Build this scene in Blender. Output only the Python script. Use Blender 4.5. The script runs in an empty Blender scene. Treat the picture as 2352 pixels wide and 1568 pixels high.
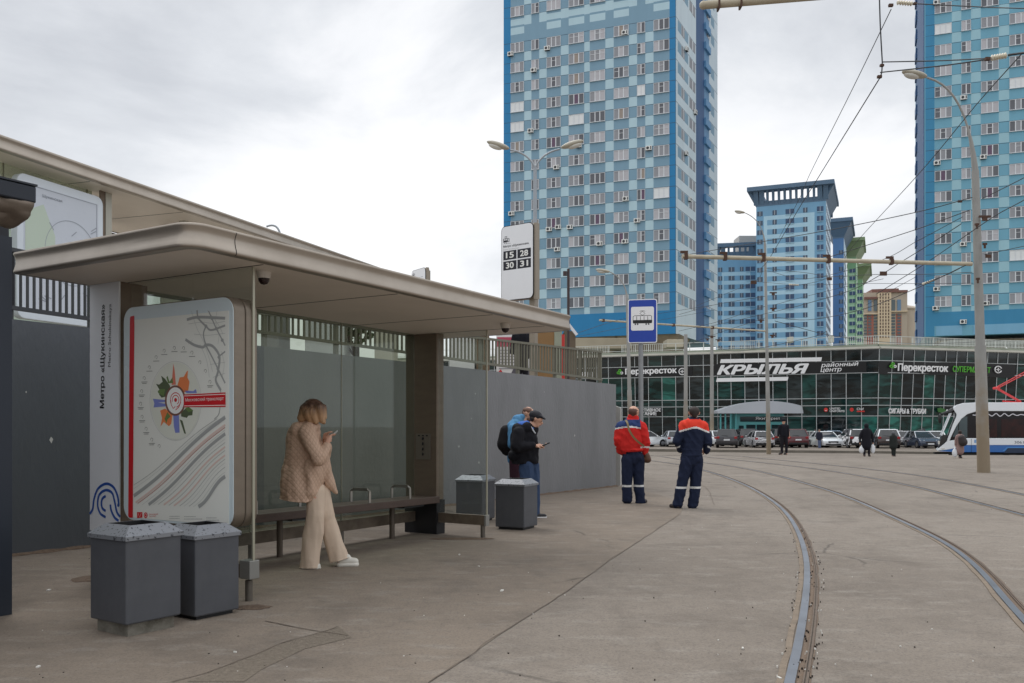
import bpy, bmesh, math, random
from mathutils import Vector, Matrix, noise as mnoise
random.seed(7)
R = math.radians
scene = bpy.context.scene
# ---------------------------------------------------------------- camera
# image measurements below are in a 2352 x 1568 raster: focal 2074, principal column 1176, horizon row 978
FOC, CX, HY, HC = 2074.0, 1176.0, 978.0, 1.42
cam_d = bpy.data.cameras.new('camera')
cam = bpy.data.objects.new('camera', cam_d)
scene.collection.objects.link(cam)
cam.location = (0, 0, HC)
cam.rotation_euler = (R(90), 0, 0)
cam_d.sensor_width = 36
cam_d.lens = 36 * FOC / 2352
cam_d.shift_y = (HY - 784) / 2352
cam_d.clip_start = 0.1
cam_d.clip_end = 3000
scene.camera = cam
# ---------------------------------------------------------------- world: overcast sky
w = bpy.data.worlds.new('World')
scene.world = w
w.use_nodes = True
nt = w.node_tree
N, L = nt.nodes, nt.links
for n in list(N): N.remove(n)
out = N.new('ShaderNodeOutputWorld')
SUN_EL, SUN_AZ = R(52), R(-25)          # azimuth from +Y towards +X
sky = N.new('ShaderNodeTexSky'); sky.sky_type = 'NISHITA'; sky.sun_disc = False
sky.sun_elevation = SUN_EL; sky.sun_rotation = SUN_AZ
b1 = N.new('ShaderNodeBackground'); b1.inputs[1].default_value = 0.09
L.new(sky.outputs[0], b1.inputs[0])
tc = N.new('ShaderNodeTexCoord')
sep = N.new('ShaderNodeSeparateXYZ'); L.new(tc.outputs['Generated'], sep.inputs[0])
def wmath(op, a, b=None, c=None):
    m = N.new('ShaderNodeMath'); m.operation = op
    for i, v in enumerate((a, b, c)):
        if v is None: continue
        if isinstance(v, (int, float)): m.inputs[i].default_value = v
        else: L.new(v, m.inputs[i])
    return m.outputs[0]
zc = wmath('MAXIMUM', sep.outputs[2], 0.0)
mp = N.new('ShaderNodeMapping'); mp.inputs['Scale'].default_value = (1.0, 1.0, 2.1)
mp.inputs['Location'].default_value = (0.35, 0.2, 0.12)
L.new(tc.outputs['Generated'], mp.inputs[0])
n1 = N.new('ShaderNodeTexNoise'); n1.inputs['Scale'].default_value = 2.8; n1.inputs['Detail'].default_value = 9
n1.inputs['Roughness'].default_value = 0.56; n1.inputs['Distortion'].default_value = 0.35
L.new(mp.outputs[0], n1.inputs['Vector'])
# brighter thin cloud round a direction up and slightly left of the street
def blob(az, el, width):
    d = Vector((math.sin(R(az)) * math.cos(R(el)), math.cos(R(az)) * math.cos(R(el)), math.sin(R(el))))
    dot = N.new('ShaderNodeVectorMath'); dot.operation = 'DOT_PRODUCT'
    nrm = N.new('ShaderNodeVectorMath'); nrm.operation = 'NORMALIZE'; L.new(tc.outputs['Generated'], nrm.inputs[0])
    L.new(nrm.outputs[0], dot.inputs[0]); dot.inputs[1].default_value = d
    mr = N.new('ShaderNodeMapRange'); mr.interpolation_type = 'SMOOTHSTEP'
    mr.inputs[1].default_value = math.cos(R(width)); mr.inputs[2].default_value = 1.0
    L.new(dot.outputs['Value'], mr.inputs[0]); return mr.outputs[0]
g = wmath('MULTIPLY', blob(-8, 15, 15), 0.20)
g2 = wmath('MULTIPLY', blob(-25, 22, 18), -0.10)
g3 = wmath('MULTIPLY', blob(15, 11, 14), 0.07)
s = wmath('ADD', n1.outputs['Fac'], g); s = wmath('ADD', s, g2); s = wmath('ADD', s, g3)
ramp = N.new('ShaderNodeValToRGB')
e = ramp.color_ramp.elements
e[0].position = 0.34; e[0].color = (0.55, 0.57, 0.605, 1)
e[1].position = 0.74; e[1].color = (0.97, 0.97, 0.98, 1)
m_ = e.new(0.5); m_.color = (0.69, 0.71, 0.74, 1)
m_ = e.new(0.60); m_.color = (0.83, 0.84, 0.86, 1)
L.new(s, ramp.inputs[0])
# an overcast sky is brighter towards the zenith
zen = wmath('MULTIPLY_ADD', wmath('MAXIMUM', wmath('SUBTRACT', zc, 0.42), 0.0), 1.9, 1.0)
# heavier, darker cloud behind the viewer
bk = N.new('ShaderNodeMapRange'); bk.interpolation_type = 'SMOOTHSTEP'; bk.inputs[1].default_value = -0.75; bk.inputs[2].default_value = 0.25; bk.inputs[3].default_value = 1.0; bk.inputs[4].default_value = 1.0
L.new(sep.outputs[1], bk.inputs[0]); zen = wmath('MULTIPLY', zen, bk.outputs[0])
b2 = N.new('ShaderNodeBackground')
L.new(ramp.outputs[0], b2.inputs[0]); L.new(zen, b2.inputs[1])
mixw = N.new('ShaderNodeMixShader'); mixw.inputs[0].default_value = 0.93
L.new(b1.outputs[0], mixw.inputs[1]); L.new(b2.outputs[0], mixw.inputs[2])
L.new(mixw.outputs[0], out.inputs[0])
# ---------------------------------------------------------------- sun behind cloud
sd = bpy.data.lights.new('sun', 'SUN'); sd.energy = 0.8; sd.angle = R(25); sd.color = (1, 0.965, 0.92)
sun = bpy.data.objects.new('sun', sd); scene.collection.objects.link(sun)
sun.rotation_euler = Vector((-math.sin(SUN_AZ) * math.cos(SUN_EL), -math.cos(SUN_AZ) * math.cos(SUN_EL), -math.sin(SUN_EL))).to_track_quat('-Z', 'Y').to_euler()
scene.view_settings.view_transform = 'Standard'
scene.view_settings.look = 'None'
scene.view_settings.exposure = 0.22
scene.view_settings.gamma = 1.0
scene.cycles.max_bounces = 8
scene.cycles.transparent_max_bounces = 12

# ---------------------------------------------------------------- helpers
C = scene.collection
def lin(c):
    return tuple(((v / 255) / 12.92 if v / 255 <= 0.04045 else ((v / 255 + 0.055) / 1.055) ** 2.4) for v in c)
MATS = {}
def mat(name, rgb, rough=0.6, metal=0.0, var=0.0, vscale=3.0, bump=0.0, bscale=40.0, spec=0.5, col2=None, coat=0.0, stretch=None):
    """procedural principled material; rgb as 0-255 sRGB albedo; var mixes noise towards col2 (or a darker tone)"""
    if name in MATS: return MATS[name]
    m = bpy.data.materials.new(name); m.use_nodes = True
    n, l = m.node_tree.nodes, m.node_tree.links
    p = n['Principled BSDF']
    c = lin(rgb) + (1,)
    p.inputs['Base Color'].default_value = c
    p.inputs['Roughness'].default_value = rough; p.inputs['Metallic'].default_value = metal
    p.inputs['Specular IOR Level'].default_value = spec
    if coat: p.inputs['Coat Weight'].default_value = coat; p.inputs['Coat Roughness'].default_value = 0.08
    if var or bump:
        t = n.new('ShaderNodeTexCoord'); vec = t.outputs['Object']
        if stretch:
            mpn = n.new('ShaderNodeMapping'); mpn.inputs['Scale'].default_value = stretch
            l.new(vec, mpn.inputs[0]); vec = mpn.outputs[0]
    if var:
        nz = n.new('ShaderNodeTexNoise'); nz.inputs['Scale'].default_value = vscale; nz.inputs['Detail'].default_value = 8
        nz.inputs['Roughness'].default_value = 0.62
        l.new(vec, nz.inputs['Vector'])
        rp = n.new('ShaderNodeMapRange'); rp.inputs[1].default_value = 0.35; rp.inputs[2].default_value = 0.68
        l.new(nz.outputs['Fac'], rp.inputs[0])
        mx = n.new('ShaderNodeMix'); mx.data_type = 'RGBA'
        c2 = lin(col2) + (1,) if col2 else tuple(v * 0.55 for v in c[:3]) + (1,)
        mx.inputs[6].default_value = c; mx.inputs[7].default_value = tuple(a * (1 - var) + b_ * var for a, b_ in zip(c, c2))
        l.new(rp.outputs[0], mx.inputs[0]); l.new(mx.outputs[2], p.inputs['Base Color'])
        rr = n.new('ShaderNodeMapRange'); rr.inputs[3].default_value = max(0.02, rough - 0.08); rr.inputs[4].default_value = min(1, rough + 0.1)
        l.new(nz.outputs['Fac'], rr.inputs[0]); l.new(rr.outputs[0], p.inputs['Roughness'])
    if bump:
        nb = n.new('ShaderNodeTexNoise'); nb.inputs['Scale'].default_value = bscale; nb.inputs['Detail'].default_value = 6
        l.new(vec, nb.inputs['Vector'])
        bp = n.new('ShaderNodeBump'); bp.inputs['Strength'].default_value = bump; bp.inputs['Distance'].default_value = 0.02
        l.new(nb.outputs['Fac'], bp.inputs['Height']); l.new(bp.outputs[0], p.inputs['Normal'])
    MATS[name] = m
    return m
def glass_mat(name, tint, gloss=0.10, rough=0.02, dirt=0.0):
    if name in MATS: return MATS[name]
    m = bpy.data.materials.new(name); m.use_nodes = True
    n, l = m.node_tree.nodes, m.node_tree.links
    n.remove(n['Principled BSDF']); o = n['Material Output']
    tr = n.new('ShaderNodeBsdfTransparent'); tr.inputs[0].default_value = tint + (1,)
    gl = n.new('ShaderNodeBsdfGlossy'); gl.inputs['Roughness'].default_value = rough
    fr = n.new('ShaderNodeFresnel'); ge = n.new('ShaderNodeNewGeometry'); io = n.new('ShaderNodeMapRange')
    io.inputs[3].default_value = 1.5; io.inputs[4].default_value = 1 / 1.5; l.new(ge.outputs['Backfacing'], io.inputs[0]); l.new(io.outputs[0], fr.inputs[0])
    mx = n.new('ShaderNodeMixShader')
    l.new(fr.outputs[0], mx.inputs[0]); l.new(tr.outputs[0], mx.inputs[1]); l.new(gl.outputs[0], mx.inputs[2])
    last = mx.outputs[0]
    if dirt:
        df = n.new('ShaderNodeBsdfDiffuse'); df.inputs[0].default_value = (0.42, 0.43, 0.38, 1)
        t = n.new('ShaderNodeTexCoord'); nz = n.new('ShaderNodeTexNoise'); nz.inputs['Scale'].default_value = 1.6; nz.inputs['Detail'].default_value = 7
        l.new(t.outputs['Object'], nz.inputs['Vector'])
        mr = n.new('ShaderNodeMapRange'); mr.inputs[1].default_value = 0.3; mr.inputs[2].default_value = 0.75; mr.inputs[3].default_value = dirt * 0.4; mr.inputs[4].default_value = dirt * 1.5
        l.new(nz.outputs['Fac'], mr.inputs[0])
        m2 = n.new('ShaderNodeMixShader'); l.new(mr.outputs[0], m2.inputs[0]); l.new(last, m2.inputs[1]); l.new(df.outputs[0], m2.inputs[2]); last = m2.outputs[0]
    l.new(last, o.inputs[0])
    MATS[name] = m
    return m

def U(x): return (x - CX) / FOC
def G(x, y, z=0.0):
    Y = FOC * (HC - z) / (y - HY); return Vector((U(x) * Y, Y, z))
def P(x, y, Y): return Vector((U(x) * Y, Y, HC + (HY - y) / FOC * Y))
def zpx(y, Y): return HC + (HY - y) / FOC * Y

def tag(o, label=None, cat=None, group=None, kind=None):
    if label: o['label'] = label
    if cat: o['category'] = cat
    if group: o['group'] = group
    if kind: o['kind'] = kind
    return o
def empty(name, loc, label, cat, group=None, rz=0.0):
    o = bpy.data.objects.new(name, None); C.objects.link(o)
    o.location = loc; o.rotation_euler = (0, 0, rz); o.empty_display_size = 0.2
    return tag(o, label, cat, group)
def base_matrix(o): return Matrix.Translation(o.location) @ Matrix.Rotation(o.rotation_euler[2], 4, 'Z')
def root_matrix(o):
    m = Matrix.Identity(4); chain = []
    while o is not None: chain.append(o); o = o.parent
    for q in reversed(chain):
        m = m @ q.matrix_parent_inverse @ base_matrix(q) if q.parent else base_matrix(q)
    return m
def link_mesh(me, name, parent=None, world=True):
    o = bpy.data.objects.new(name, me); C.objects.link(o)
    if parent is None:
        if me.vertices:
            xs = [v.co for v in me.vertices]
            c = Vector(((min(v.x for v in xs) + max(v.x for v in xs)) / 2, (min(v.y for v in xs) + max(v.y for v in xs)) / 2, min(v.z for v in xs)))
            me.transform(Matrix.Translation(-c)); o.location = c
    else:
        o.parent = parent
        if world: o.matrix_parent_inverse = root_matrix(parent).inverted()
    return o
class MB:
    def __init__(s): s.v = []; s.f = []; s.m = []; s.cm = 0; s.T = None
    def mi(s, k): s.cm = k; return s
    def add(s, vs, fs):
        b = len(s.v)
        for q in vs:
            q = Vector(q)
            if s.T is not None: q = s.T @ q
            s.v.append(q)
        for f in fs: s.f.append(tuple(b + i for i in f)); s.m.append(s.cm)
        return s
    def box(s, c, d, rz=0.0, M=None):
        x, y, z = d[0] / 2, d[1] / 2, d[2] / 2
        vs = [Vector((i * x, j * y, k * z)) for i in (-1, 1) for j in (-1, 1) for k in (-1, 1)]
        if M is None: M = Matrix.Translation(c) @ Matrix.Rotation(rz, 4, 'Z')
        return s.add([M @ v for v in vs], [(0, 1, 3, 2), (4, 6, 7, 5), (0, 4, 5, 1), (2, 3, 7, 6), (0, 2, 6, 4), (1, 5, 7, 3)])
    def hexa(s, b, t):
        """b: four bottom corners, t: four top corners"""
        return s.add(list(b) + list(t), [(3, 2, 1, 0), (4, 5, 6, 7), (0, 1, 5, 4), (1, 2, 6, 5), (2, 3, 7, 6), (3, 0, 4, 7)])
    def bar(s, p, q, w, h, up=Vector((0, 0, 1))):
        p, q = Vector(p), Vector(q); d = (q - p)
        if d.length < 1e-6: return s
        d.normalize(); sd = d.cross(up)
        if sd.length < 1e-4: sd = d.cross(Vector((1, 0, 0)))
        sd.normalize(); u = sd.cross(d)
        o = [sd * w / 2 * i + u * h / 2 * j for i, j in ((-1, -1), (1, -1), (1, 1), (-1, 1))]
        return s.hexa([p + k for k in o], [q + k for k in o])
    def tube(s, pts, r, seg=8, cap=True):
        pts = [Vector(p) for p in pts]; n = len(pts)
        rs = r if isinstance(r, (list, tuple)) else [r] * n
        vs = []; prev = None
        for i, p in enumerate(pts):
            d = (pts[min(i + 1, n - 1)] - pts[max(i - 1, 0)]).normalized()
            if prev is None:
                a = d.cross(Vector((0, 0, 1)))
                if a.length < 1e-3: a = Vector((1, 0, 0))
                a.normalize()
            else:
                a = prev - d * prev.dot(d); a.normalize()
            prev = a; b = d.cross(a)
            for k in range(seg):
                t = 2 * math.pi * k / seg; vs.append(p + (a * math.cos(t) + b * math.sin(t)) * rs[i])
        fs = [(i * seg + k, i * seg + (k + 1) % seg, (i + 1) * seg + (k + 1) % seg, (i + 1) * seg + k) for i in range(n - 1) for k in range(seg)]
        if cap: fs += [tuple(range(seg - 1, -1, -1)), tuple((n - 1) * seg + k for k in range(seg))]
        return s.add(vs, fs)
    def ell(s, c, r, rot=None, nu=14, nv=9):
        c = Vector(c); M = rot.to_matrix() if rot else Matrix.Identity(3); vs = []; fs = []
        vs.append(c + M @ Vector((0, 0, r[2])))
        for i in range(1, nv):
            th = math.pi * i / nv
            for k in range(nu):
                ph = 2 * math.pi * k / nu
                vs.append(c + M @ Vector((r[0] * math.sin(th) * math.cos(ph), r[1] * math.sin(th) * math.sin(ph), r[2] * math.cos(th))))
        vs.append(c + M @ Vector((0, 0, -r[2])))
        for k in range(nu): fs.append((0, 1 + k, 1 + (k + 1) % nu))
        for i in range(nv - 2):
            for k in range(nu): fs.append((1 + i * nu + k, 1 + (i + 1) * nu + k, 1 + (i + 1) * nu + (k + 1) % nu, 1 + i * nu + (k + 1) % nu))
        b = 1 + (nv - 2) * nu
        for k in range(nu): fs.append((b + k, len(vs) - 1, b + (k + 1) % nu))
        return s.add(vs, fs)
    def cap(s, p, q, r0, r1, ky=1.0, seg=14):
        """tapered capsule; ky squashes it along the second cross axis (depth y)"""
        p, q = Vector(p), Vector(q); d = q - p; ln = max(d.length, 1e-5); d.normalize()
        a = Vector((0, 1, 0)) - d * d.y
        if a.length < 1e-3: a = Vector((1, 0, 0))
        a.normalize(); b = d.cross(a); rings = []
        for t in (-90, -60, -30, 0): rings.append((p + d * r0 * math.sin(R(t)), r0 * math.cos(R(t)) + 1e-4))
        for t in (0, 30, 60, 90): rings.append((q + d * r1 * math.sin(R(t)), r1 * math.cos(R(t)) + 1e-4))
        vs = []
        for c, r in rings:
            for k in range(seg):
                t = 2 * math.pi * k / seg; vs.append(c + a * math.cos(t) * r * ky + b * math.sin(t) * r)
        n = len(rings)
        fs = [(i * seg + k, i * seg + (k + 1) % seg, (i + 1) * seg + (k + 1) % seg, (i + 1) * seg + k) for i in range(n - 1) for k in range(seg)]
        fs += [tuple(range(seg - 1, -1, -1)), tuple((n - 1) * seg + k for k in range(seg))]
        return s.add(vs, fs)
    def lathe(s, c, prof, seg=20, axis='Z'):
        c = Vector(c); vs = []
        for r, h in prof:
            for k in range(seg):
                t = 2 * math.pi * k / seg
                o = (r * math.cos(t), r * math.sin(t), h)
                if axis == 'Y': o = (o[0], o[2], o[1])
                if axis == 'X': o = (o[2], o[0], o[1])
                vs.append(c + Vector(o))
        n = len(prof)
        fs = [(i * seg + k, i * seg + (k + 1) % seg, (i + 1) * seg + (k + 1) % seg, (i + 1) * seg + k) for i in range(n - 1) for k in range(seg)]
        fs += [tuple(range(seg - 1, -1, -1)), tuple((n - 1) * seg + k for k in range(seg))]
        return s.add(vs, fs)
    def prism(s, poly, off):
        """poly: 3-D planar outline, extruded by vector off"""
        off = Vector(off); n = len(poly); poly = [Vector(p) for p in poly]
        vs = poly + [p + off for p in poly]
        fs = [tuple(range(n - 1, -1, -1)), tuple(range(n, 2 * n))] + [(i, (i + 1) % n, n + (i + 1) % n, n + i) for i in range(n)]
        return s.add(vs, fs)
    def ribbon(s, pts, w, n):
        """flat strip of width w along pts lying in the plane with normal n"""
        pts = [Vector(p) for p in pts]; n = Vector(n).normalized(); vs = []
        for i, p in enumerate(pts):
            d = (pts[min(i + 1, len(pts) - 1)] - pts[max(i - 1, 0)]).normalized(); a = n.cross(d).normalized()
            vs += [p - a * w / 2, p + a * w / 2]
        return s.add(vs, [(2 * i, 2 * i + 1, 2 * i + 3, 2 * i + 2) for i in range(len(pts) - 1)])
    def mesh(s, name, mats, smooth=False, angle=35):
        me = bpy.data.meshes.new(name)
        me.from_pydata([tuple(v) for v in s.v], [], s.f)
        for m in (mats if isinstance(mats, (list, tuple)) else [mats]): me.materials.append(m)
        me.polygons.foreach_set('material_index', s.m)
        bm = bmesh.new(); bm.from_mesh(me); bmesh.ops.recalc_face_normals(bm, faces=bm.faces); bm.to_mesh(me); bm.free()
        if smooth:
            me.polygons.foreach_set('use_smooth', [True] * len(me.polygons))
            me.set_sharp_from_angle(angle=R(angle))
        me.update(); return me
    def build(s, name, mats, parent=None, world=True, smooth=False, bevel=0.0, angle=35):
        o = link_mesh(s.mesh(name, mats, smooth, angle), name, parent, world)
        if bevel:
            b = o.modifiers.new('bevel', 'BEVEL'); b.width = bevel; b.segments = 2; b.limit_method = 'ANGLE'
        return o
def copy_tree(o, parent=None):
    c = o.copy(); C.objects.link(c)
    if parent is not None: c.parent = parent
    for ch in list(o.children): copy_tree(ch, c)
    return c
def evaluated(me, mods):
    o = bpy.data.objects.new('tmp', me); C.objects.link(o); mods(o)
    dg = bpy.context.evaluated_depsgraph_get(); dg.update()
    r = bpy.data.meshes.new_from_object(o.evaluated_get(dg))
    bpy.data.objects.remove(o); return r
from mathutils.geometry import delaunay_2d_cdt
TXT = {}
def glyph_shape(body):
    """outline loops of the lettering, filled here with the even-odd rule (the font's own caps come out broken)"""
    if body in TXT: return TXT[body]
    cu = bpy.data.curves.new('t', 'FONT'); cu.body = body; cu.fill_mode = 'NONE'; cu.resolution_u = 3
    o = bpy.data.objects.new('t', cu); C.objects.link(o)
    dg = bpy.context.evaluated_depsgraph_get(); dg.update()
    me = bpy.data.meshes.new_from_object(o.evaluated_get(dg)); bpy.data.objects.remove(o)
    vs = [Vector((v.co.x, v.co.y)) for v in me.vertices]; es = [tuple(e.vertices) for e in me.edges]
    r = delaunay_2d_cdt(vs, es, [], 1, 1e-5); pv, pf = r[0], r[2]; seg = [(vs[i], vs[j]) for i, j in es]; keep = []
    for f in pf:
        c = sum((pv[i] for i in f), Vector((0, 0))) / len(f); n = 0
        for p, q in seg:
            if (p.y > c.y) != (q.y > c.y) and c.x < p.x + (c.y - p.y) / (q.y - p.y) * (q.x - p.x): n += 1
        if n % 2: keep.append(tuple(f))
    TXT[body] = (pv, keep, vs, es); return TXT[body]
def text_mesh(body, wid, hei, shear=0.0, ext=0.004, off=0.0):
    pv, pf, ov, oe = glyph_shape(body)
    x0, x1 = min(v.x for v in pv), max(v.x for v in pv); y0, y1 = min(v.y for v in pv), max(v.y for v in pv)
    sx, sy = wid / (x1 - x0 + shear * (y1 - y0)), hei / (y1 - y0); b = MB(); z = 0.0
    for dx, dy in ([(0, 0)] if not off else [(0, 0), (1, 0), (-1, 0), (.7, .7), (-.7, -.7), (.7, -.7), (-.7, .7)]):
        f = lambda v, h: Vector(((v.x - x0 + dx * off + shear * (v.y - y0)) * sx, (v.y - y0 + dy * off) * sy, h))
        b.add([f(v, ext + z) for v in pv], pf)
        if ext > 0.002: b.add([f(v, 0) for v in ov] + [f(v, ext + z) for v in ov], [(i, j, j + len(ov), i + len(ov)) for i, j in oe])
        z += min(0.0004, max(0.00004, ext * 0.06))
    me = bpy.data.meshes.new('t'); me.from_pydata([tuple(v) for v in b.v], [], b.f); return me
def text(name, body, o, r, u, wid, hei, m, parent=None, **k):
    """lettering whose lower left corner is at o, running along r with height along u"""
    r = Vector(r).normalized(); u = Vector(u); u = (u - r * u.dot(r)).normalized(); n = r.cross(u)
    me = text_mesh(body, wid, hei, **k)
    M = Matrix(((r.x, u.x, n.x, o[0]), (r.y, u.y, n.y, o[1]), (r.z, u.z, n.z, o[2]), (0, 0, 0, 1)))
    me.transform(M); me.materials.clear(); me.materials.append(m); me.name = name
    return link_mesh(me, name, parent)
# ================================================================ setting: ground
def smooth_curve_pre(pts, k=6):
    o = []; p = [pts[0] * 2 - pts[1]] + pts + [pts[-1] * 2 - pts[-2]]
    for i in range(1, len(p) - 2):
        a, b_, c, d = p[i - 1:i + 3]
        for j in range(k): t = j / k; o.append(0.5 * ((2 * b_) + (-a + c) * t + (2 * a - 5 * b_ + 4 * c - d) * t * t + (-a + 3 * b_ - 3 * c + d) * t ** 3))
    return o + [p[-2]]
def gz(Y):
    pr = [(-1e4, 0), (42, 0), (50, -0.2), (58, -0.5), (66, -0.68), (74, -0.74), (1e5, -0.74)]
    for (a, za), (b, zb) in zip(pr, pr[1:]):
        if a <= Y <= b: return za + (zb - za) * (Y - a) / (b - a)
def Gd(x, y):
    """ground point seen at an image measurement, following the gentle fall of the square"""
    z = 0.0
    for _ in range(25): z = gz(G(x, y, z).y)
    return G(x, y, z)
def ground_mat(name='dusty asphalt', ca=(0.256, 0.219, 0.181), cb=(0.206, 0.174, 0.142)):
    m = bpy.data.materials.new(name); m.use_nodes = True
    n, l = m.node_tree.nodes, m.node_tree.links; p = n['Principled BSDF']; p.inputs['Roughness'].default_value = 0.86
    p.inputs['Specular IOR Level'].default_value = 0.3
    t = n.new('ShaderNodeTexCoord')
    def nz(sc, det=6, ro=0.6, st=(1, 1, 1)):
        mp_ = n.new('ShaderNodeMapping'); mp_.inputs['Scale'].default_value = st; l.new(t.outputs['Object'], mp_.inputs[0])
        a = n.new('ShaderNodeTexNoise'); a.inputs['Scale'].default_value = sc; a.inputs['Detail'].default_value = det; a.inputs['Roughness'].default_value = ro
        l.new(mp_.outputs[0], a.inputs['Vector']); return a.outputs['Fac']
    def rng(v, a, b, c=0.0, d=1.0):
        r = n.new('ShaderNodeMapRange'); r.inputs[1].default_value = a; r.inputs[2].default_value = b; r.inputs[3].default_value = c; r.inputs[4].default_value = d
        l.new(v, r.inputs[0]); return r.outputs[0]
    def mix(f, a, b, mode='MIX'):
        x = n.new('ShaderNodeMix'); x.data_type = 'RGBA'; x.blend_type = mode
        if isinstance(f, float): x.inputs[0].default_value = f
        else: l.new(f, x.inputs[0])
        for i, v in ((6, a), (7, b)):
            if isinstance(v, tuple): x.inputs[i].default_value = v + (1,)
            else: l.new(v, x.inputs[i])
        return x.outputs[2]
    c = mix(rng(nz(0.22, 5), 0.38, 0.64), ca, cb)
    c = mix(rng(nz(1.1, 8, 0.7), 0.50, 0.72, 0, 0.72), c, (0.120, 0.099, 0.080))
    c = mix(rng(nz(2.3, 8, 0.7, (1.0, 2.2, 1)), 0.52, 0.76, 0, 0.75), c, (0.32, 0.29, 0.25))
    c = mix(rng(nz(9, 6, 0.75), 0.50, 0.70, 0, 0.42), c, (0.12, 0.10, 0.082))
    c = mix(rng(nz(0.6, 7, 0.7, (1.6, 0.5, 1)), 0.55, 0.68, 0, 0.45), c, (0.13, 0.108, 0.088))
    c = mix(rng(nz(55, 3, 0.7), 0.48, 0.70, 0, 0.6), c, (0.09, 0.08, 0.072))
    c = mix(rng(nz(140, 2, 0.7), 0.60, 0.75, 0, 0.55), c, (0.42, 0.39, 0.35))
    # hairline cracks
    v = n.new('ShaderNodeTexVoronoi'); v.feature = 'DISTANCE_TO_EDGE'; v.inputs['Scale'].default_value = 0.33
    a = n.new('ShaderNodeTexNoise'); a.inputs['Scale'].default_value = 1.3; a.inputs['Detail'].default_value = 6; l.new(t.outputs['Object'], a.inputs['Vector'])
    mx = n.new('ShaderNodeMix'); mx.data_type = 'VECTOR'; mx.inputs[0].default_value = 0.35
    l.new(t.outputs['Object'], mx.inputs[4]); l.new(a.outputs['Color'], mx.inputs[5]); l.new(mx.outputs[1], v.inputs['Vector'])
    cr = rng(v.outputs['Distance'], 0.0015, 0.007, 0.6, 0.0)
    gate = rng(nz(0.5, 3), 0.52, 0.6)
    cm = n.new('ShaderNodeMath'); cm.operation = 'MULTIPLY'; l.new(cr, cm.inputs[0]); l.new(gate, cm.inputs[1])
    c = mix(cm.outputs[0], c, (0.06, 0.052, 0.045))
    l.new(c, p.inputs['Base Color'])
    hb = n.new('ShaderNodeMath'); hb.operation = 'MULTIPLY_ADD'; l.new(nz(90, 4, 0.7), hb.inputs[0]); hb.inputs[1].default_value = 0.25; l.new(nz(3, 5), hb.inputs[2])
    bp = n.new('ShaderNodeBump'); bp.inputs['Strength'].default_value = 0.35; bp.inputs['Distance'].default_value = 0.02
    l.new(hb.outputs[0], bp.inputs['Height']); l.new(bp.outputs[0], p.inputs['Normal'])
    MATS['ground'] = m; return m
GM = ground_mat()
ys = [-60, -20, 0, 10, 20, 30, 42, 46, 50, 54, 58, 62, 66, 70, 74, 90, 150, 400, 1500]
xs = [-1500, -300, -60, -20, 0, 20, 40, 60, 100, 300, 1500]
b = MB(); b.add([(x, y, gz(y)) for y in ys for x in xs], [(i * len(xs) + j, i * len(xs) + j + 1, (i + 1) * len(xs) + j + 1, (i + 1) * len(xs) + j) for i in range(len(ys) - 1) for j in range(len(xs) - 1)])
o = b.build('ground', GM); tag(o, kind='structure')
GM2 = ground_mat('brown platform asphalt', (0.240, 0.195, 0.152), (0.182, 0.147, 0.114))
jn = smooth_curve_pre([Gd(x, y) for x, y in ((985, 1568), (1060, 1520), (1160, 1450), (1300, 1360), (1400, 1288), (1500, 1222), (1562, 1180), (1560, 1160), (1520, 1138), (1425, 1118))])
b = MB(); pl_ = [(p.x, p.y, 0.004) for p in jn] + [(2.3, 21.5, .004), (-5.45, 9.82, .004), (-16, -4, .004), (-16, -20, .004), (-3.4, -20, .004), (-1.6, 0, .004), (-0.9, 2.5, .004)]
b.add(pl_, [tuple(range(len(pl_)))]); tag(b.build('platform_pavement', GM2), kind='structure')
M_conc = mat('concrete', (158, 150, 138), 0.85, var=0.5, vscale=2.5, bump=0.3, bscale=60)
M_kerb = mat('kerb concrete', (120, 114, 104), 0.9, var=0.5, vscale=1.5, bump=0.3)
# raised parking area with its kerb
kl = [Vector((-8, 83, 0)), Vector((9.1, 77, 0)), Vector((28, 70.0, 0)), Vector((31.5, 67.5, 0)), Vector((70, 66.5, 0))]
b = MB(); top = -0.52
poly = [(p.x, p.y + 0.16, top - 0.004) for p in kl] + [(120, 66.5, top - .004), (120, 260, top - .004), (-60, 260, top - .004), (-60, 100, top - .004)]
b.prism(poly, (0, 0, -0.6)); tag(b.build('parking_pavement', GM), kind='structure')
b = MB()
for p, q in zip(kl, kl[1:]):
    d = (q - p).normalized(); nn = Vector((-d.y, d.x, 0)) * 0.15
    b.hexa([(p.x, p.y, -1.0), (q.x, q.y, -1.0), (q.x + nn.x, q.y + nn.y, -1.0), (p.x + nn.x, p.y + nn.y, -1.0)],
           [(p.x, p.y, top), (q.x, q.y, top), (q.x + nn.x, q.y + nn.y, top), (p.x + nn.x, p.y + nn.y, top)])
tag(b.build('kerb', M_kerb), kind='structure')

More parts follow.
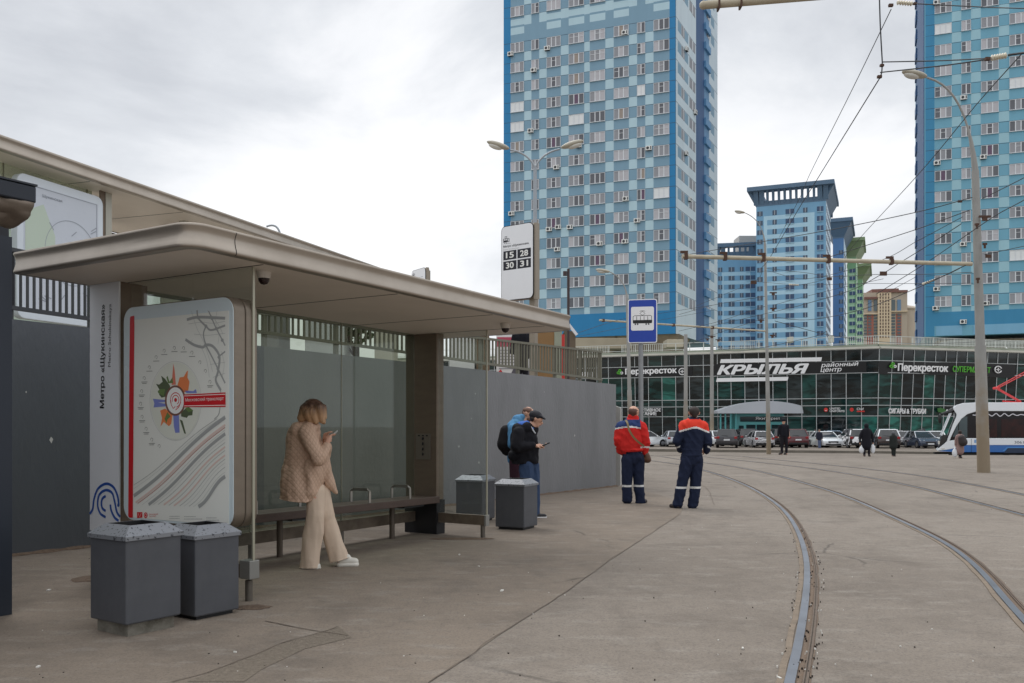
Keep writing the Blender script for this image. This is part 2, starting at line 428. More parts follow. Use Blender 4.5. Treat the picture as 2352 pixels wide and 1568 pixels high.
# ---------------------------------------------------------------- tram rails
def smooth_curve(pts, k=10):
    out = []
    pts = [pts[0] * 2 - pts[1]] + pts + [pts[-1] * 2 - pts[-2]]
    for i in range(1, len(pts) - 2):
        a, b_, c, d = pts[i - 1:i + 3]
        for j in range(k):
            t = j / k
            out.append(0.5 * ((2 * b_) + (-a + c) * t + (2 * a - 5 * b_ + 4 * c - d) * t * t + (-a + 3 * b_ - 3 * c + d) * t ** 3))
    out.append(pts[-2]); return out
def relax(pts, it=60):
    p = [q.copy() for q in pts]
    for _ in range(it):
        p = [p[0]] + [(p[i - 1] + p[i] * 2 + p[i + 1]) / 4 for i in range(1, len(p) - 1)] + [p[-1]]
    return p
M_rail = mat('worn rail steel', (150, 154, 162), 0.40, metal=1.0, var=0.5, vscale=1.2, col2=(84, 84, 86))
M_railside = mat('rusty rail steel', (112, 98, 86), 0.75, metal=0.3, var=0.5, vscale=20)
M_groove = mat('dirt packed groove', (104, 90, 77), 0.95, var=0.8, vscale=30, col2=(128, 108, 90), bump=0.6, bscale=70)
M_strip = mat('rail concrete edge', (134, 120, 104), 0.9, var=0.6, vscale=9, bump=0.5, bscale=60)
def strip(b, pts, o0, o1, h0, h1=None, down=0.03):
    """solid strip between side offsets o0 and o1 at height h over the ground"""
    h1 = h0 if h1 is None else h1; vs = []
    for i, p in enumerate(pts):
        d = (pts[min(i + 1, len(pts) - 1)] - pts[max(i - 1, 0)]).normalized(); nn = Vector((d.y, -d.x, 0)); g = gz(p.y)
        a, c = p + nn * o0, p + nn * o1
        vs += [(a.x, a.y, g + h0), (c.x, c.y, g + h1), (a.x, a.y, g - down), (c.x, c.y, g - down)]
    fs = []
    for i in range(len(pts) - 1):
        q = 4 * i; r = q + 4
        fs += [(q, q + 1, r + 1, r), (q + 2, q, r, r + 2), (q + 1, q + 3, r + 3, r + 1)]
    return b.add(vs, fs)
def rail(px, label, detail=True, guard_side=1, ext0=None):
    pts = [Gd(x, y) for x, y in px]
    if ext0 is not None: pts = ext0 + pts
    pts = relax(smooth_curve(pts, 12), 90)
    for p in pts: p.z = 0
    e = empty('tram_rail', (pts[len(pts) // 3].x, pts[len(pts) // 3].y, 0), label, 'rail', 'curved tram rails set in the asphalt')
    s = guard_side
    b = MB(); strip(b, pts, -0.028, 0.028, 0.012); b.build('rail_head', M_rail, e)
    if detail:
        wig = [p + Vector((0.012 * mnoise.noise(p * 2.2), 0.012 * mnoise.noise(p * 2.2 + Vector((9, 9, 9))), 0)) for p in pts]
        b = MB(); strip(b, wig, -0.075, -0.034, 0.007); strip(b, pts, -0.034, -0.028, 0.002); b.build('concrete_edge', M_strip, e)
        b = MB(); strip(b, pts, 0.028, 0.066, 0.001); b.build('groove', M_groove, e)
        b = MB(); strip(b, pts, 0.066, 0.075, 0.012); strip(b, pts, 0.083, 0.096, 0.010); b.build('guard_lip', M_railside, e)
        b = MB(); strip(b, pts, 0.075, 0.083, -0.002); strip(b, wig, 0.096, 0.104, 0.0045); b.build('dirt_line', M_groove, e)
    else:
        b = MB(); strip(b, pts, 0.036, 0.08, 0.003); strip(b, pts, -0.07, -0.036, 0.003); b.build('groove', M_groove, e)
    return e
near = [Vector((-0.3, 0.2, 0)), Vector((0.75, 2.9, 0))]
rail([(1814, 1568), (1833, 1485), (1848, 1401), (1854, 1338), (1854, 1296), (1846, 1254), (1829, 1211.6), (1804, 1173.7), (1766, 1144), (1719, 1117), (1673, 1098), (1614, 1079), (1559, 1067), (1492, 1057), (1400, 1048), (1250, 1040)],
     'nearest curving rail with bright blue steel head, sweeping up from the bottom centre', ext0=near)
rail([(2338, 1414), (2288, 1351), (2237.6, 1296), (2183, 1254), (2120, 1220), (2035, 1182), (1951, 1142), (1858, 1112.6), (1782.6, 1091.6), (1698, 1072.6), (1614, 1062), (1530, 1053), (1400, 1044)],
     'second curving rail, leaving the frame low on the right side', ext0=[Vector((1.9, 0.6, 0)), Vector((2.75, 3.8, 0))])
rail([(2352, 1182), (2246, 1157), (2140.7, 1127), (2035, 1104), (1909, 1081), (1782.6, 1066), (1656, 1053), (1530, 1046), (1400, 1041)],
     'third curving rail, passing between the nearer track and the tall lamp mast', ext0=[Vector((6.5, 7.5, 0))])
rail([(2352, 1136), (2195, 1106), (2073, 1086), (1909, 1068), (1782, 1056), (1656, 1047), (1560, 1042)],
     'farthest curving rail, passing close in front of the tall lamp mast', detail=True, ext0=[Vector((9.0, 11.5, 0))])
# straight track the tram stands on
e = empty('tram_track', (28, 56, gz(56)), 'straight far track the white and blue tram stands on', 'rail')
b = MB()
for yy in (55.5, 57.02):
    b.box((30, yy, gz(yy) + 0.01), (60, 0.07, 0.05))
b.build('rail_head', M_railside, e)
b = MB()
for yy in (55.57, 57.09): b.box((30, yy, gz(yy) - 0.008), (60, 0.06, 0.03))
b.build('groove', M_groove, e)

# joints and cracks drawn by time across the asphalt, small patch and litter
M_crack = mat('crack dirt', (108, 96, 84), 0.95, var=0.6, vscale=20)
M_patch = mat('asphalt patch', (128, 117, 103), 0.92, var=0.7, vscale=30, bump=0.9, bscale=60, col2=(98, 88, 76))
def crack(px, w_, name='pavement_joint', amp=0.03):
    p = smooth_curve([Gd(x, y) for x, y in px], 9); b = MB()
    q = [v + Vector((amp * mnoise.noise(v * 3.1), amp * mnoise.noise(v * 3.1 + Vector((5, 3, 1))), 0.0085)) for v in p]
    vs = []
    for i, v in enumerate(q):
        d = (q[min(i + 1, len(q) - 1)] - q[max(i - 1, 0)]).normalized(); a = Vector((-d.y, d.x, 0)); k = w_ * (0.55 + 0.9 * abs(mnoise.noise(v * 6)))
        vs += [v - a * k / 2, v + a * k / 2]
    b.add(vs, [(2 * i, 2 * i + 1, 2 * i + 3, 2 * i + 2) for i in range(len(q) - 1)])
    return tag(b.build(name, M_crack), kind='structure')
crack([(985, 1568), (1060, 1520), (1160, 1450), (1300, 1360), (1400, 1288), (1500, 1222), (1562, 1180)], 0.006)
crack([(400, 1568), (470, 1548), (560, 1515), (640, 1482), (700, 1466), (775, 1440)], 0.012)
crack([(608, 1429), (660, 1438), (730, 1450), (798, 1463)], 0.015)
crack([(1480, 1075), (1560, 1090), (1620, 1120), (1640, 1160)], 0.012)
b = MB(); pp = [Gd(x, y) + Vector((0, 0, 0.0065)) for x, y in ((545, 1520), (640, 1482), (700, 1464), (778, 1440), (808, 1466), (700, 1492), (600, 1540), (560, 1568), (430, 1568))]
b.add(pp, [tuple(range(len(pp)))]); tag(b.build('pavement_patch', M_patch), kind='structure')
# dusty soil gathered round shelter feet
M_soil = mat('gathered soil', (112, 94, 78), 0.95, var=0.8, vscale=22, col2=(78, 62, 50), bump=0.8, bscale=60)
def soil(x, y, rx, ry, seed):
    c = G(x, y); b = MB(); ring = []; k = 22
    for i in range(k):
        t = 2 * math.pi * i / k; r_ = 1 + 0.35 * mnoise.noise(Vector((math.cos(t) * 2, math.sin(t) * 2, seed)))
        ring.append((c.x + rx * r_ * math.cos(t), c.y + ry * r_ * math.sin(t), 0.0066))
    b.add(ring + [(c.x, c.y, 0.018)], [(i, (i + 1) % k, k) for i in range(k)])
    tag(b.build('soil_patch', M_soil, smooth=True), kind='structure')
soil(580, 1396, 0.14, 0.10, 3); soil(1060, 1238, 0.42, 0.12, 5); soil(205, 1330, 0.16, 0.18, 8)
M_butt = mat('paper litter', (215, 212, 205), 0.8)
M_leafd = mat('dark litter', (50, 42, 36), 0.9)
b = MB(); rnd = random.Random(11)
fixed = [(1153, 1358, .05), (112, 1357, .05), (540, 1500, .02), (1706, 1491, .025), (1055, 1275, .035), (820, 1160, .01), (1582, 1263, .02), (88, 1534, .03), (1790, 1616, .03), (1100, 1302, .02)]
for x, y, s_ in fixed:
    c = Gd(x, min(y, 1560)); b.mi(0).box((c.x, c.y, 0.008), (s_, s_ * 0.45, 0.010), rz=rnd.uniform(0, 3))
for _ in range(110):
    x, y = rnd.uniform(0, 2352), 1085 + 480 * rnd.random() ** 0.8
    c = Gd(x, y)
    if c.y > 30: continue
    s_ = rnd.uniform(0.004, 0.012); b.mi(0 if rnd.random() < 0.6 else 1).box((c.x, c.y, 0.004), (s_, s_ * 0.5, 0.008), rz=rnd.uniform(0, 3))
for _ in range(150):       # crumbs along the near rail
    y = rnd.uniform(1215, 1560); t = [(1829, 1211), (1846, 1254), (1854, 1296), (1854, 1338), (1848, 1401), (1833, 1485), (1814, 1568)]
    for (xa, ya), (xb, yb) in zip(t, t[1:]):
        if ya <= y <= yb: x = xa + (xb - xa) * (y - ya) / (yb - ya)
    c = Gd(x, y) + Vector((rnd.choice((-0.09, 0.12, 0.047, 0.047, 0.14)) + rnd.gauss(0, 0.015), 0, 0)); s_ = rnd.uniform(0.004, 0.012)
    b.mi(1 if rnd.random() < 0.75 else 0).box((c.x, c.y, 0.008), (s_, s_ * 0.6, 0.012), rz=rnd.uniform(0, 3))
tag(b.build('litter', [M_butt, M_leafd]), 'scattered cigarette ends, crumbs and paper scraps on the asphalt', 'litter', kind='stuff')

# ================================================================ retaining wall and upper platform
WA, WB = Vector((-5.45, 9.82, 0)), Vector((2.44, 21.2, 0))
WD = (WB - WA); WL = WD.length; wd = WD / WL; wn = Vector((-wd.y, wd.x, 0))       # wn points behind the wall
def wall_top(k): return 2.585 + (2.395 - 2.585) * k
def on_wall(x):
    """fraction along the wall line met by an image column"""
    u = U(x); return (u * WA.y - WA.x) / (WD.x - u * WD.y)
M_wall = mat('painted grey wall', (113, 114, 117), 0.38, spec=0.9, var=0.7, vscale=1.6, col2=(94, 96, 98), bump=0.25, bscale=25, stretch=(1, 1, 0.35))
b = MB(); K0 = -1.0; n_ = 24; rows = []
for i in range(n_ + 1):
    k = K0 + (1 - K0) * i / n_; p = WA + WD * k; ht = wall_top(k) + 0.006 * mnoise.noise(Vector((k * 20, 0, 0)))
    rows.append((p, ht))
for (p, h), (q, g_) in zip(rows, rows[1:]):
    b.hexa([(p.x, p.y, -0.3), (q.x, q.y, -0.3), (q + wn * 0.3).to_tuple()[:2] + (-0.3,), (p + wn * 0.3).to_tuple()[:2] + (-0.3,)],
           [(p.x, p.y, h), (q.x, q.y, g_), (q + wn * 0.3).to_tuple()[:2] + (g_,), (p + wn * 0.3).to_tuple()[:2] + (h,)])
kc = on_wall(570)  # left of this column the wall's shade is put into a darker colour
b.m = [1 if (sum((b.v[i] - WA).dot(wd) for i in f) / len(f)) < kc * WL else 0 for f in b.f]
me = b.mesh('retaining_wall', [M_wall, mat('grey wall with painted shade', (78, 83, 91), 0.42, spec=0.8, var=0.4, vscale=1.3, col2=(62, 66, 72), bump=0.25, bscale=25, stretch=(1, 1, 0.35))])
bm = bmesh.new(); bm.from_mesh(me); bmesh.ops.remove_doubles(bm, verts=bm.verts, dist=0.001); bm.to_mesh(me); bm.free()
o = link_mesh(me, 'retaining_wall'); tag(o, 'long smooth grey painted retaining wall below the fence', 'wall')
cb = MB(); rr0 = random.Random(3)
for x, y in ((1083, 961), (1054, 1025), (1175, 1086), (1320, 1000), (1100, 1062), (1250, 900), (60, 900), (118, 1010), (1092, 904)):
    k = on_wall(x); p = WA + WD * k - wn * 0.002; z = zpx(y, p.y); s_ = rr0.uniform(0.008, 0.028); cb.add([(p.x - wd.x * s_, p.y - wd.y * s_, z), (p.x, p.y, z - s_ * 1.6), (p.x + wd.x * s_ * .8, p.y + wd.y * s_ * .8, z + s_ * .3), (p.x - wd.x * s_ * .2, p.y - wd.y * s_ * .2, z + s_ * 1.5)], [(0, 1, 2, 3)])
cb.build('paint_chips', mat('chipped plaster', (196, 196, 192), 0.9), o)
# second stub of wall behind the end
q = WB + wd * 0.25 + wn * 0.55
b = MB(); b.prism([(q.x, q.y, -0.3), (q.x - wn.x * .5 + .04, q.y - wn.y * .5 + .1, -0.3), (q.x - wn.x * .5 + .04, q.y - wn.y * .5 + .1, 1.85), (q.x, q.y, 2.05)], (0.06, 0.22, 0))
tag(b.build('wall_return', mat('pale concrete', (176, 174, 170), 0.85, var=0.3, bump=0.2)), 'thin pale concrete slab at the far end of the grey wall', 'wall')
# dirt and crumbled mortar gathered along the foot of the wall
b = MB(); n_ = 160; vs = []
for i in range(n_ + 1):
    p = WA + WD * (-0.3 + 1.3 * i / n_); k = abs(mnoise.noise(Vector((i * 0.31, 2, 0)))) ; w_ = 0.03 + 0.14 * k
    vs += [(p.x + wn.x * .01, p.y + wn.y * .01, 0.03 + 0.02 * k), (p.x - wn.x * w_, p.y - wn.y * w_, 0.0068)]
b.add(vs, [(2 * i, 2 * i + 1, 2 * i + 3, 2 * i + 2) for i in range(n_)]); tag(b.build('wall_foot_dirt', M_soil, smooth=True), kind='structure')
DZ = 2.26
b = MB(); e0 = WA + WD * K0 + wn * 0.3; e1 = WB + wn * 0.3
poly = [(e0.x, e0.y, DZ), (e1.x, e1.y, DZ), (e1.x - 5.2, e1.y + 6, DZ), (-2, 55, DZ), (-70, 60, DZ), (-70, -10, DZ)]
b.prism(poly, (0, 0, -DZ - 0.6)); tag(b.build('upper_platform', M_conc), kind='structure')

# ---------------------------------------------------------------- fence on the wall
M_fence = mat('grey green painted steel', (120, 118, 104), 0.55, metal=0.2, var=0.25, vscale=8)
M_fence2 = mat('dark grey painted steel', (70, 72, 76), 0.55, metal=0.2, var=0.25, vscale=8)
def fence(x0, x1, ytop, ybot, nb, posts, label, m, z_end=None):
    """ytop/ybot: image rows of the top and bottom rail at x0 and x1"""
    k0, k1 = on_wall(x0), on_wall(x1); off = wn * 0.15
    p0, p1 = WA + WD * k0 + off, WA + WD * k1 + off
    zt = [zpx(ytop[0], p0.y), zpx(ytop[1], p1.y)]; zb = [zpx(ybot[0], p0.y), zpx(ybot[1], p1.y)]
    e = empty('fence', (p0.x, p0.y, wall_top(k0)), label, 'fence', 'railings on the retaining wall')
    f = lambda t, z: Vector((p0.x + (p1.x - p0.x) * t, p0.y + (p1.y - p0.y) * t, z[0] + (z[1] - z[0]) * t))
    for z in (zt, zb):
        bb = MB(); bb.bar(f(0, z), f(1, z), 0.045, 0.045); bb.build('rail', m, e)
    bb = MB()
    for i in range(nb):
        t = (i + 0.5) / nb; a, c = f(t, zb), f(t, zt); a.z += 0.0225; c.z -= 0.0225; bb.bar(a, c, 0.018, 0.036, up=wn)
    bb.build('pickets', m, e)
    for t in posts:
        a = f(t, zb); a.z = wall_top(k0 + (k1 - k0) * t) - 0.02; c = f(t, zt); bb = MB(); bb.bar(a + wn * 0.03, c + wn * 0.03 + Vector((0, 0, 0.02)), 0.06, 0.06, up=wn); bb.build('post', m, e)
    return e
fence(600, 1395, (717, 808), (760, 872), 92, (0.02, 0.16, 0.33, 0.535, 0.66, 0.80, 0.905, 0.998), 'grey green railing with flat pickets along the top of the wall, right part', M_fence)
fence(-60, 232, (552, 612), (692, 733), 19, (0.32, 0.985), 'dark railing above the wall at the left, in front of the big map board', M_fence2)
# ================================================================ near tram shelter
SA = R(32.0)
sa, sb = Vector((math.sin(SA), math.cos(SA), 0)), Vector((-math.cos(SA), math.sin(SA), 0))   # along, and back towards the wall
SO = Vector((-2.31, 6.50, 0))
def S(s_, t, z=0.0): return SO + sa * s_ + sb * t + Vector((0, 0, z))
def onS(x, y, s_):
    """point of the plane s = const met by an image ray"""
    n_ = sa; d = Vector((U(x), 1, (HY - y) / FOC)); o = Vector((0, 0, HC)); k = (SO + sa * s_ - o).dot(n_) / d.dot(n_); return o + d * k
M_bronze = mat('bronze anodised metal', (134, 123, 110), 0.42, metal=0.5, var=0.22, vscale=5, bump=0.03, bscale=200, stretch=(1, 1, 3))
M_bronzed = mat('dark bronze metal', (122, 108, 94), 0.5, metal=0.35, var=0.25, vscale=4, bump=0.03, stretch=(1, 1, 3))
M_fascia = mat('canopy edge metal', (178, 168, 156), 0.33, metal=0.65, var=0.25, vscale=2.0, col2=(128, 116, 102), stretch=(1, 1, 1))
M_soffit = mat('soffit panels', (232, 222, 210), 0.55, var=0.14, vscale=1.6)
M_black = mat('black plastic', (22, 22, 24), 0.45, var=0.3)
M_blackm = mat('black base metal', (26, 27, 30), 0.5, var=0.3, vscale=6)
M_steel = mat('brushed steel', (176, 172, 166), 0.32, metal=0.9, var=0.2)
M_steeld = mat('worn grey steel', (110, 104, 96), 0.5, metal=0.5, var=0.4, vscale=10)
M_glass = glass_mat('shelter glass', (0.93, 0.955, 0.94), dirt=0.035)
M_glassg = glass_mat('green tinted back glass', (0.70, 0.74, 0.68), dirt=0.05)
M_white = mat('white enamel', (226, 228, 232), 0.4, var=0.08, vscale=3)
M_ink = mat('black ink', (20, 20, 22), 0.5)
shel = empty('tram_shelter', S(2.9, 1.1, 0), 'long bronze tram shelter with rounded canopy, glass walls and map lightbox in front', 'shelter')
# canopy: a rounded-corner slab with a half-round edge
def canopy(O_, a, bdir, Ln, Dp, zb0, zb1, th, rc, mats, parent, name='canopy', bulge=0.085, seams=(), front_only=False):
    def pt(s_, t, z): return O_ + a * s_ + bdir * t + Vector((0, 0, z + zb0 + (zb1 - zb0) * s_ / Ln))
    def outline(g):
        pts = []
        for cs, ct, a0 in ((rc, rc, 180), (Ln - rc, rc, 270), (Ln - rc * 0.35, Dp - rc * 0.35, 0), (rc * 0.35, Dp - rc * 0.35, 90)):
            rr = (rc if ct == rc else rc * 0.35) + g
            for i in range(7):
                t = R(a0 + 15 * i); pts.append((cs + rr * math.cos(t), ct + rr * math.sin(t)))
        return pts
    prof = [(-bulge, 0.0), (-bulge * 0.72, 0.0)]
    b = MB(); rings = []
    steps = 9
    for g_, z in ((-bulge, 0.0), (-0.02, 0.0), (-0.008, 0.004), (-0.002, 0.012), (-0.004, 0.03), (-0.012, 0.055), (-0.019, 0.085), (-0.021, 0.115), (-0.014, 0.14), (-0.004, 0.158), (0.0, 0.168), (-0.006, th), (-bulge, th)): rings.append((g_, z))
    vs = []; n_ = 28
    for g_, z in rings:
        for (s_, t) in outline(g_): vs.append(pt(s_, t, z))
    fs = [(i * n_ + k, i * n_ + (k + 1) % n_, (i + 1) * n_ + (k + 1) % n_, (i + 1) * n_ + k) for i in range(len(rings) - 1) for k in range(n_)]
    b.add(vs, fs); b.add([pt(s_, t, th) for s_, t in outline(-bulge)], [tuple(range(n_))])
    rim = b.build(name + '_edge', mats[0], parent, smooth=True, angle=60)
    b = MB(); b.add([pt(s_, t, 0.0) for s_, t in outline(-bulge)], [tuple(range(n_))])
    sof = b.build(name + '_soffit', mats[1], parent)
    b = MB()
    for s_ in seams:
        b.bar(pt(s_, bulge + 0.02, -0.0005), pt(s_, Dp - bulge, -0.0005), 0.012, 0.004)
    if seams: b.build('panel_seam', M_black, sof)
    b = MB()
    for s_ in ((0.42,) if name == 'canopy' else ()):
        for i in range(9):
            p_, q_ = [pt(s_, -g_ - 0.0015, z) for g_, z in (rings[i + 1], rings[i + 2])]
            b.bar(p_, q_, 0.005, 0.003, up=a)
        b.build('edge_joint', M_black, rim)
    return pt
L_ = 5.86
pt = canopy(SO - sa * 0.03 - sb * 0.03, sa, sb, L_, 2.33, 2.715, 2.625, 0.18, 0.17, (M_fascia, M_soffit), shel, seams=(0.78, 2.45, 4.1, 5.25))
def roofz(s_): return 2.715 - 0.09 * s_ / L_
# near pillar / name stele and far pillar
def boxS(b, s0, s1, t0, t1, z0, z1):
    if z1 == 'roof': z1a, z1b = roofz(s0) - 0.001, roofz(s1) - 0.001
    else: z1a = z1b = z1
    return b.hexa([S(s0, t0, z0), S(s1, t0, z0), S(s1, t1, z0), S(s0, t1, z0)], [S(s0, t0, z1a), S(s1, t0, z1b), S(s1, t1, z1b), S(s0, t1, z1a)])
b = MB(); boxS(b, 0.672, 0.95, 1.80, 2.22, 0.47, 'roof'); pil = b.build('pillar', M_bronzed, shel, bevel=0.006)
b = MB(); boxS(b, 0.68, 0.94, 1.81, 2.21, 0.0, 0.468); b.build('pillar_foot', M_blackm, shel)
b = MB(); boxS(b, 0.655, 0.670, 1.795, 2.225, 0.47, 'roof'); stele = b.build('name_panel', M_white, shel); stele['label'] = 'white panel with vertical station name and blue fingerprint emblem'
b = MB(); boxS(b, 5.20, 5.36, 1.69, 2.20, 0.45, 'roof'); b.build('pillar', M_bronzed, shel, bevel=0.006)
b = MB(); boxS(b, 5.19, 5.37, 1.68, 2.21, 0.0, 0.448); b.build('pillar_foot', M_blackm, shel)
b = MB(); boxS(b, 5.185, 5.198, 1.78, 2.02, 0.98, 1.32); cp = b.build('control_panel', mat('panel plate', (130, 122, 112), 0.4, metal=0.5), shel)
b = MB()
for i in range(4): b.lathe(S(5.184, 1.90, 1.06 + i * 0.065), [(0.022, -0.004), (0.022, 0.004)], 12)
for o_ in (): pass
b2 = MB()
for i in range(4):
    c = S(5.180, 1.90, 1.05 + i * 0.068); b2.ell(c, (0.012, 0.022, 0.022), nu=10, nv=6)
b2.build('button', M_black, cp, smooth=True)
b = MB()
for i in range(3): boxS(b, 5.181, 5.184, 1.82 + i * .065, 1.85 + i * .065, 1.285, 1.30)
b.build('symbol', M_ink, cp)
# glass walls
b = MB(); boxS(b, 0.78, 0.792, 0.235, 0.96, 0.26, 'roof'); b.build('glass_pane', M_glass, shel)
b = MB(); boxS(b, 0.78, 0.792, 0.972, 1.795, 0.26, 'roof'); b.build('glass_pane', M_glass, shel)
b = MB(); boxS(b, 0.775, 0.797, 0.222, 0.234, 0.26, 'roof'); b.build('glass_edge', mat('polished glass edge', (170, 168, 150), 0.3, metal=0.3), shel)
b = MB(); boxS(b, 5.25, 5.262, 0.945, 1.688, 0.28, 'roof'); b.build('glass_pane', M_glass, shel)
b = MB(); boxS(b, 5.245, 5.267, 0.932, 0.944, 0.28, 'roof'); b.build('glass_edge', MATS['polished glass edge'], shel)
for s0, s1 in ((0.96, 2.38), (2.39, 3.79), (3.80, 5.19)):
    b = MB(); boxS(b, s0, s1, 2.05, 2.062, 0.27, 'roof'); b.build('glass_pane', M_glassg, shel)
for s_ in (2.385, 3.795):
    b = MB(); boxS(b, s_ - 0.003, s_ + 0.003, 2.048, 2.064, 0.27, 'roof'); b.build('glass_joint', MATS['polished glass edge'], shel)
# bottom rails, clamps and stub feet
M_railb = mat('dusty brown base rail', (120, 108, 94), 0.55, metal=0.35, var=0.5, vscale=8, col2=(70, 60, 50))
b = MB(); boxS(b, 0.96, 5.19, 2.03, 2.09, 0.16, 0.29); b.build('base_rail', M_railb, shel)
b = MB(); boxS(b, 5.225, 5.29, 0.955, 1.688, 0.16, 0.285); b.build('base_rail', M_railb, shel)
b = MB(); boxS(b, 0.755, 0.82, 0.29, 1.795, 0.19, 0.30); b.build('base_rail', M_railb, shel)
b = MB(); boxS(b, 0.735, 0.84, 0.215, 0.335, 0.185, 0.335); b.build('clamp', mat('clamp steel', (150, 150, 146), 0.42, metal=0.6, var=0.2), shel, bevel=0.006)
b = MB(); boxS(b, 5.215, 5.30, 0.925, 0.955, 0.15, 0.29); b.build('clamp', MATS['clamp steel'], shel, bevel=0.003)
for s_, t in ((0.785, 0.28), (5.26, 1.0), (2.4, 2.06), (3.8, 2.06)):
    b = MB(); b.lathe(S(s_, t), [(0.03, -0.02), (0.03, 0.17)], 14); b.build('foot', M_steeld, shel, smooth=True)
# dome cameras under the canopy
def dome(s_, t):
    c = S(s_, t, roofz(s_))
    b = MB(); b.lathe(c, [(0.062, 0.0), (0.062, -0.012), (0.055, -0.05), (0.05, -0.062)], 18); h = b.build('dome_camera', mat('camera housing', (196, 188, 178), 0.5), shel, smooth=True)
    b = MB(); b.lathe(c + Vector((0, 0, -0.0635)), [(0.047, 0.0), (0.043, -0.022), (0.028, -0.042), (0.005, -0.05)], 18); b.build('dome', mat('smoked dome', (38, 22, 22), 0.12), h, smooth=True)
pA = P(606, 632, 1); 
def soffit_hit(x, y):
    z = 2.70
    for _ in range(20):
        q = P(x, y, (z - HC) / (HY - y) * FOC); s_ = (q - SO).dot(sa); z = roofz(max(0, min(L_, s_)))
    q = P(x, y, (z - HC) / (HY - y) * FOC); return (q - SO).dot(sa), (q - SO).dot(sb)
dome(*soffit_hit(606, 622)); dome(*soffit_hit(1161, 742))

# ---------------------------------------------------------------- lightbox with the network poster
M_frame = mat('pale silver frame', (200, 212, 216), 0.28, var=0.1, vscale=2)
M_paper = mat('poster paper', (222, 223, 216), 0.5, var=0.06, vscale=2, spec=0.3)
def rrect(t0, t1, z0, z1, r, s_, k=6):
    out_ = []
    for ct, cz, a0 in ((t1 - r, z1 - r, 0), (t0 + r, z1 - r, 90), (t0 + r, z0 + r, 180), (t1 - r, z0 + r, 270)):
        for i in range(k + 1):
            a = R(a0 + 90 * i / k); out_.append(S(s_, ct + r * math.cos(a), cz + r * math.sin(a)))
    return out_
BT0, BT1, BZ0, BZ1 = 0.234, 1.645, 0.60, 2.455
lb = empty('map_lightbox', S(0.8, 1.08, 0.59), 'rounded double sided lightbox with a transport poster at the near shelter end', 'poster lightbox')
b = MB(); b.prism(rrect(BT0, BT1, BZ0, BZ1, 0.13, 0.60), sa * 0.112); b.build('housing', M_bronze, lb, smooth=True, angle=30, bevel=0.012)
b = MB(); b.prism(rrect(BT0, BT1, BZ0, BZ1, 0.13, 0.72), sa * 0.116); b.build('housing', M_bronze, lb, smooth=True, angle=30, bevel=0.012)
b = MB(); b.prism(rrect(BT0 + 0.01, BT1 - 0.01, BZ0 + 0.01, BZ1 - 0.01, 0.12, 0.592), sa * 0.008); b.build('face_frame', M_frame, lb)
b = MB(); b.prism(rrect(BT0 + 0.055, BT1 - 0.12, BZ0 + 0.03, BZ1 - 0.12, 0.012, 0.5895), sa * 0.003); poster = b.build('poster', M_paper, lb)
PS = 0.5885
def zq(x, y, lift=0.0):       # zoomed poster raster -> point of the poster plane
    return onS(200.2 + x / 3.0135, 680.7 + y / 3.0135, PS - lift)
def flat(name, polys, m, lift=0.0, parent=poster):
    if name == 'city_splash' and len(polys) > 1:
        for p in polys: flat(name, [p], m, lift, parent)
        return
    b = MB()
    for p in polys: b.add([zq(x, y, lift) for x, y in p], [tuple(range(len(p)))])
    return b.build(name, m, parent)
def lines(name, ls, wpx, m, lift=0.0, parent=poster, sm=True):
    b = MB()
    for i, l in enumerate(ls):
        w_ = wpx[i] if isinstance(wpx, (list, tuple)) else wpx
        p = [zq(x, y, lift) for x, y in l]
        if sm and len(p) > 2: p = smooth_curve(p, 6)
        b.ribbon(p, w_ * 0.00104, sa)
    return b.build(name, m, parent)
K_red = mat('poster red', (196, 30, 38), 0.5); K_gray = mat('poster grey', (158, 160, 158), 0.5); K_lgray = mat('poster light grey', (186, 188, 184), 0.5)
K_or = mat('poster orange', (224, 128, 78), 0.5); K_gn = mat('poster green', (104, 128, 74), 0.5); K_dgn = mat('poster dark green', (86, 96, 70), 0.5)
K_bl = mat('poster blue', (122, 132, 196), 0.5); K_pink = mat('poster pale pink', (214, 190, 180), 0.5); K_white = mat('poster white', (232, 232, 228), 0.5)
K_disc = mat('poster tint', (214, 216, 204), 0.5)
flat('red_bar', [[(296, 150), (300, 138), (325, 132), (327, 200), (322, 700), (318, 1200), (316, 1531), (290, 1530), (284, 1518), (288, 1000), (292, 500)]], K_red, 0.0006)
def wob(t, f): return 6 * math.sin(t * 5 + f)
def diag(a, b_, n_=9, f=0.0): return [(a[0] + (b_[0] - a[0]) * i / n_, a[1] + (b_[1] - a[1]) * i / n_ + 14 * math.sin(math.pi * 2 * i / n_ + f)) for i in range(n_ + 1)]
lines('route_band', [diag((322, 1380), (955, 835)), diag((425, 1440), (955, 950)), diag((770, 1455), (955, 1245), 5)], [30, 26, 30], K_gray, 0.0006)
lines('route_line', [diag((322, 1305), (900, 845)), diag((490, 1440), (955, 1010)), diag((565, 1446), (955, 1065)), diag((640, 1450), (955, 1125)), diag((705, 1452), (955, 1180))], [4, 4, 4, 4, 4], K_gray, 0.0006)
lines('route_line', [diag((350, 1432), (955, 905))], [5], mat('poster brick', (186, 108, 96), 0.5), 0.0009)
lines('route_band', [diag((335, 1425), (955, 888)), diag((530, 1442), (955, 1040)), diag((600, 1448), (955, 1098))], [16, 14, 14], K_pink, 0.0006)
